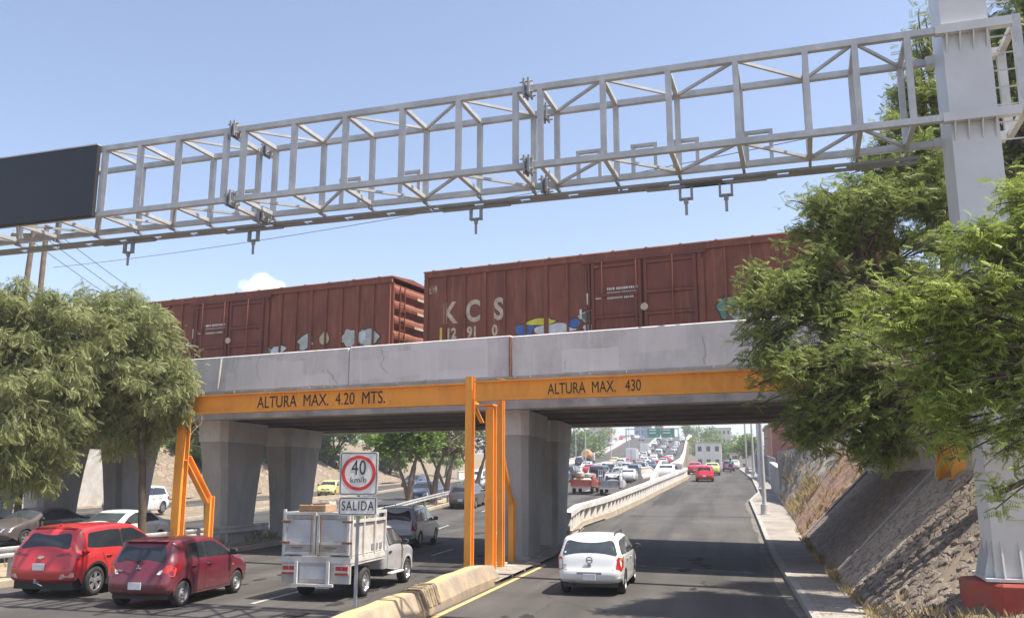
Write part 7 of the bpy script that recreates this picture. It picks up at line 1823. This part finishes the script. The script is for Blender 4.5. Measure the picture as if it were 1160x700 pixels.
# fallen leaves on the sidewalk
mb = MB()
for _ in range(900):
    b = RS.uniform(12, 30); a = aRe(b) + RS.uniform(-.3, asw(b) - aRe(b)); z = ze(b) + (.16 if a > aRe(b) + .02 else .012); c = Vector(W(a, b, z)); s_ = RS.uniform(.012, .035); an = RS.uniform(0, 6.28)
    mb.add([(c.x + s_ * math.cos(an + k), c.y + s_ * math.sin(an + k) * .8, c.z + .004 * (k > 2)) for k in (0, 1.4, 3.0, 4.5)], [[0, 1, 2, 3]])
tag(mb.build('leaf_litter', mat('dead leaf', (.20, .14, .07), .9, var=.4, scale=9)), 'dead leaves scattered on the right sidewalk', 'leaves', kind='stuff')
# ================================================================== separate pieces become separate parts
SKIP = {'crown', 'twigs', 'trunk', 'reporting_mark', 'car_number', 'end_stencil', 'sign_mark', 'rim_hole', 'pixel_face', 'tape', 'baluster', 'climbing_rung', 'emblem', 'graffiti', 'cement_lip', 'walkway', 'ladder', 'fence_bar',
        'crossarm', 'stake_frame', 'side_board', 'crate_body', 'body_shell', 'corrugated_end', 'sliding_door', 'base_plate', 'bogie', 'rim', 'rim_barrel', 'wheel', 'border', 'body', 'cab', 'jacket', 'frame', 'roof', 'display_frame', 'rack', 'model_badge', 'black_stripe', 'mirror', 'hatch_gap', 'pole_shaft', 'hanging_bracket', 'mount_frame', 'antenna', 'box_body', 'bed', 'tow_hook', 'box_flap', 'knee_bracket'}
def split_pieces(o, eps=.02):
    me = o.data; n = len(me.vertices)
    if n > 6000 or n == 0: return
    par = list(range(n))
    def find(i):
        while par[i] != i: par[i] = par[par[i]]; i = par[i]
        return i
    for e in me.edges:
        a, b = find(e.vertices[0]), find(e.vertices[1])
        if a != b: par[a] = b
    co = np.empty(n * 3, dtype=np.float32); me.vertices.foreach_get('co', co); co = co.reshape(-1, 3)
    root = np.array([find(i) for i in range(n)]); ids = np.unique(root)
    if len(ids) < 2 or len(ids) > 80: return
    bbs = [(co[root == k].min(0) - eps, co[root == k].max(0) + eps) for k in ids]; g = list(range(len(ids)))
    def fg(i):
        while g[i] != i: i = g[i]
        return i
    for i in range(len(ids)):
        for j in range(i):
            if np.all(bbs[i][0] <= bbs[j][1]) and np.all(bbs[j][0] <= bbs[i][1]): g[fg(i)] = fg(j)
    grp = [fg(i) for i in range(len(ids))]; ug = sorted(set(grp))
    if len(ug) < 2: return
    look = {k: grp[i] for i, k in enumerate(ids)}; vg = np.array([look[r] for r in root])
    for q in ug[1:]:
        c = o.copy(); c.data = me.copy(); COL.objects.link(c); bm = bmesh.new(); bm.from_mesh(c.data); bm.verts.ensure_lookup_table()
        bmesh.ops.delete(bm, geom=[v for v in bm.verts if vg[v.index] != q], context='VERTS'); bm.to_mesh(c.data); bm.free()
        for ch in list(o.children):
            pass
    bm = bmesh.new(); bm.from_mesh(me); bm.verts.ensure_lookup_table()
    bmesh.ops.delete(bm, geom=[v for v in bm.verts if vg[v.index] != ug[0]], context='VERTS'); bm.to_mesh(me); bm.free()
for o in list(bpy.data.objects):
    if o.type == 'MESH' and o.parent is not None and o.name.split('.')[0] not in SKIP and not o.children and o.get('kind') != 'stuff': split_pieces(o, .055 if o.name.startswith(('lettering', 'stencil_line')) else .02)
# ================================================================== the hazy air over the city
mb = MB(); mb.b2(-1800, 1800, -700, 2600, -1.5, 60)
hz = mb.build('haze', None); hz.data.materials.clear()
hm = bpy.data.materials.new('haze'); hm.use_nodes = True; hn = hm.node_tree.nodes; hl = hm.node_tree.links
for q in list(hn):
    if q.type == 'BSDF_PRINCIPLED': hn.remove(q)
pv = hn.new('ShaderNodeVolumePrincipled'); pv.inputs['Color'].default_value = (.86, .88, .92, 1); pv.inputs['Density'].default_value = .0008; pv.inputs['Anisotropy'].default_value = .3
hl.new(pv.outputs[0], hn['Material Output'].inputs['Volume'] if 'Material Output' in hn else [x for x in hn if x.type == 'OUTPUT_MATERIAL'][0].inputs['Volume'])
hz.data.materials.append(hm); hz['kind'] = 'stuff'
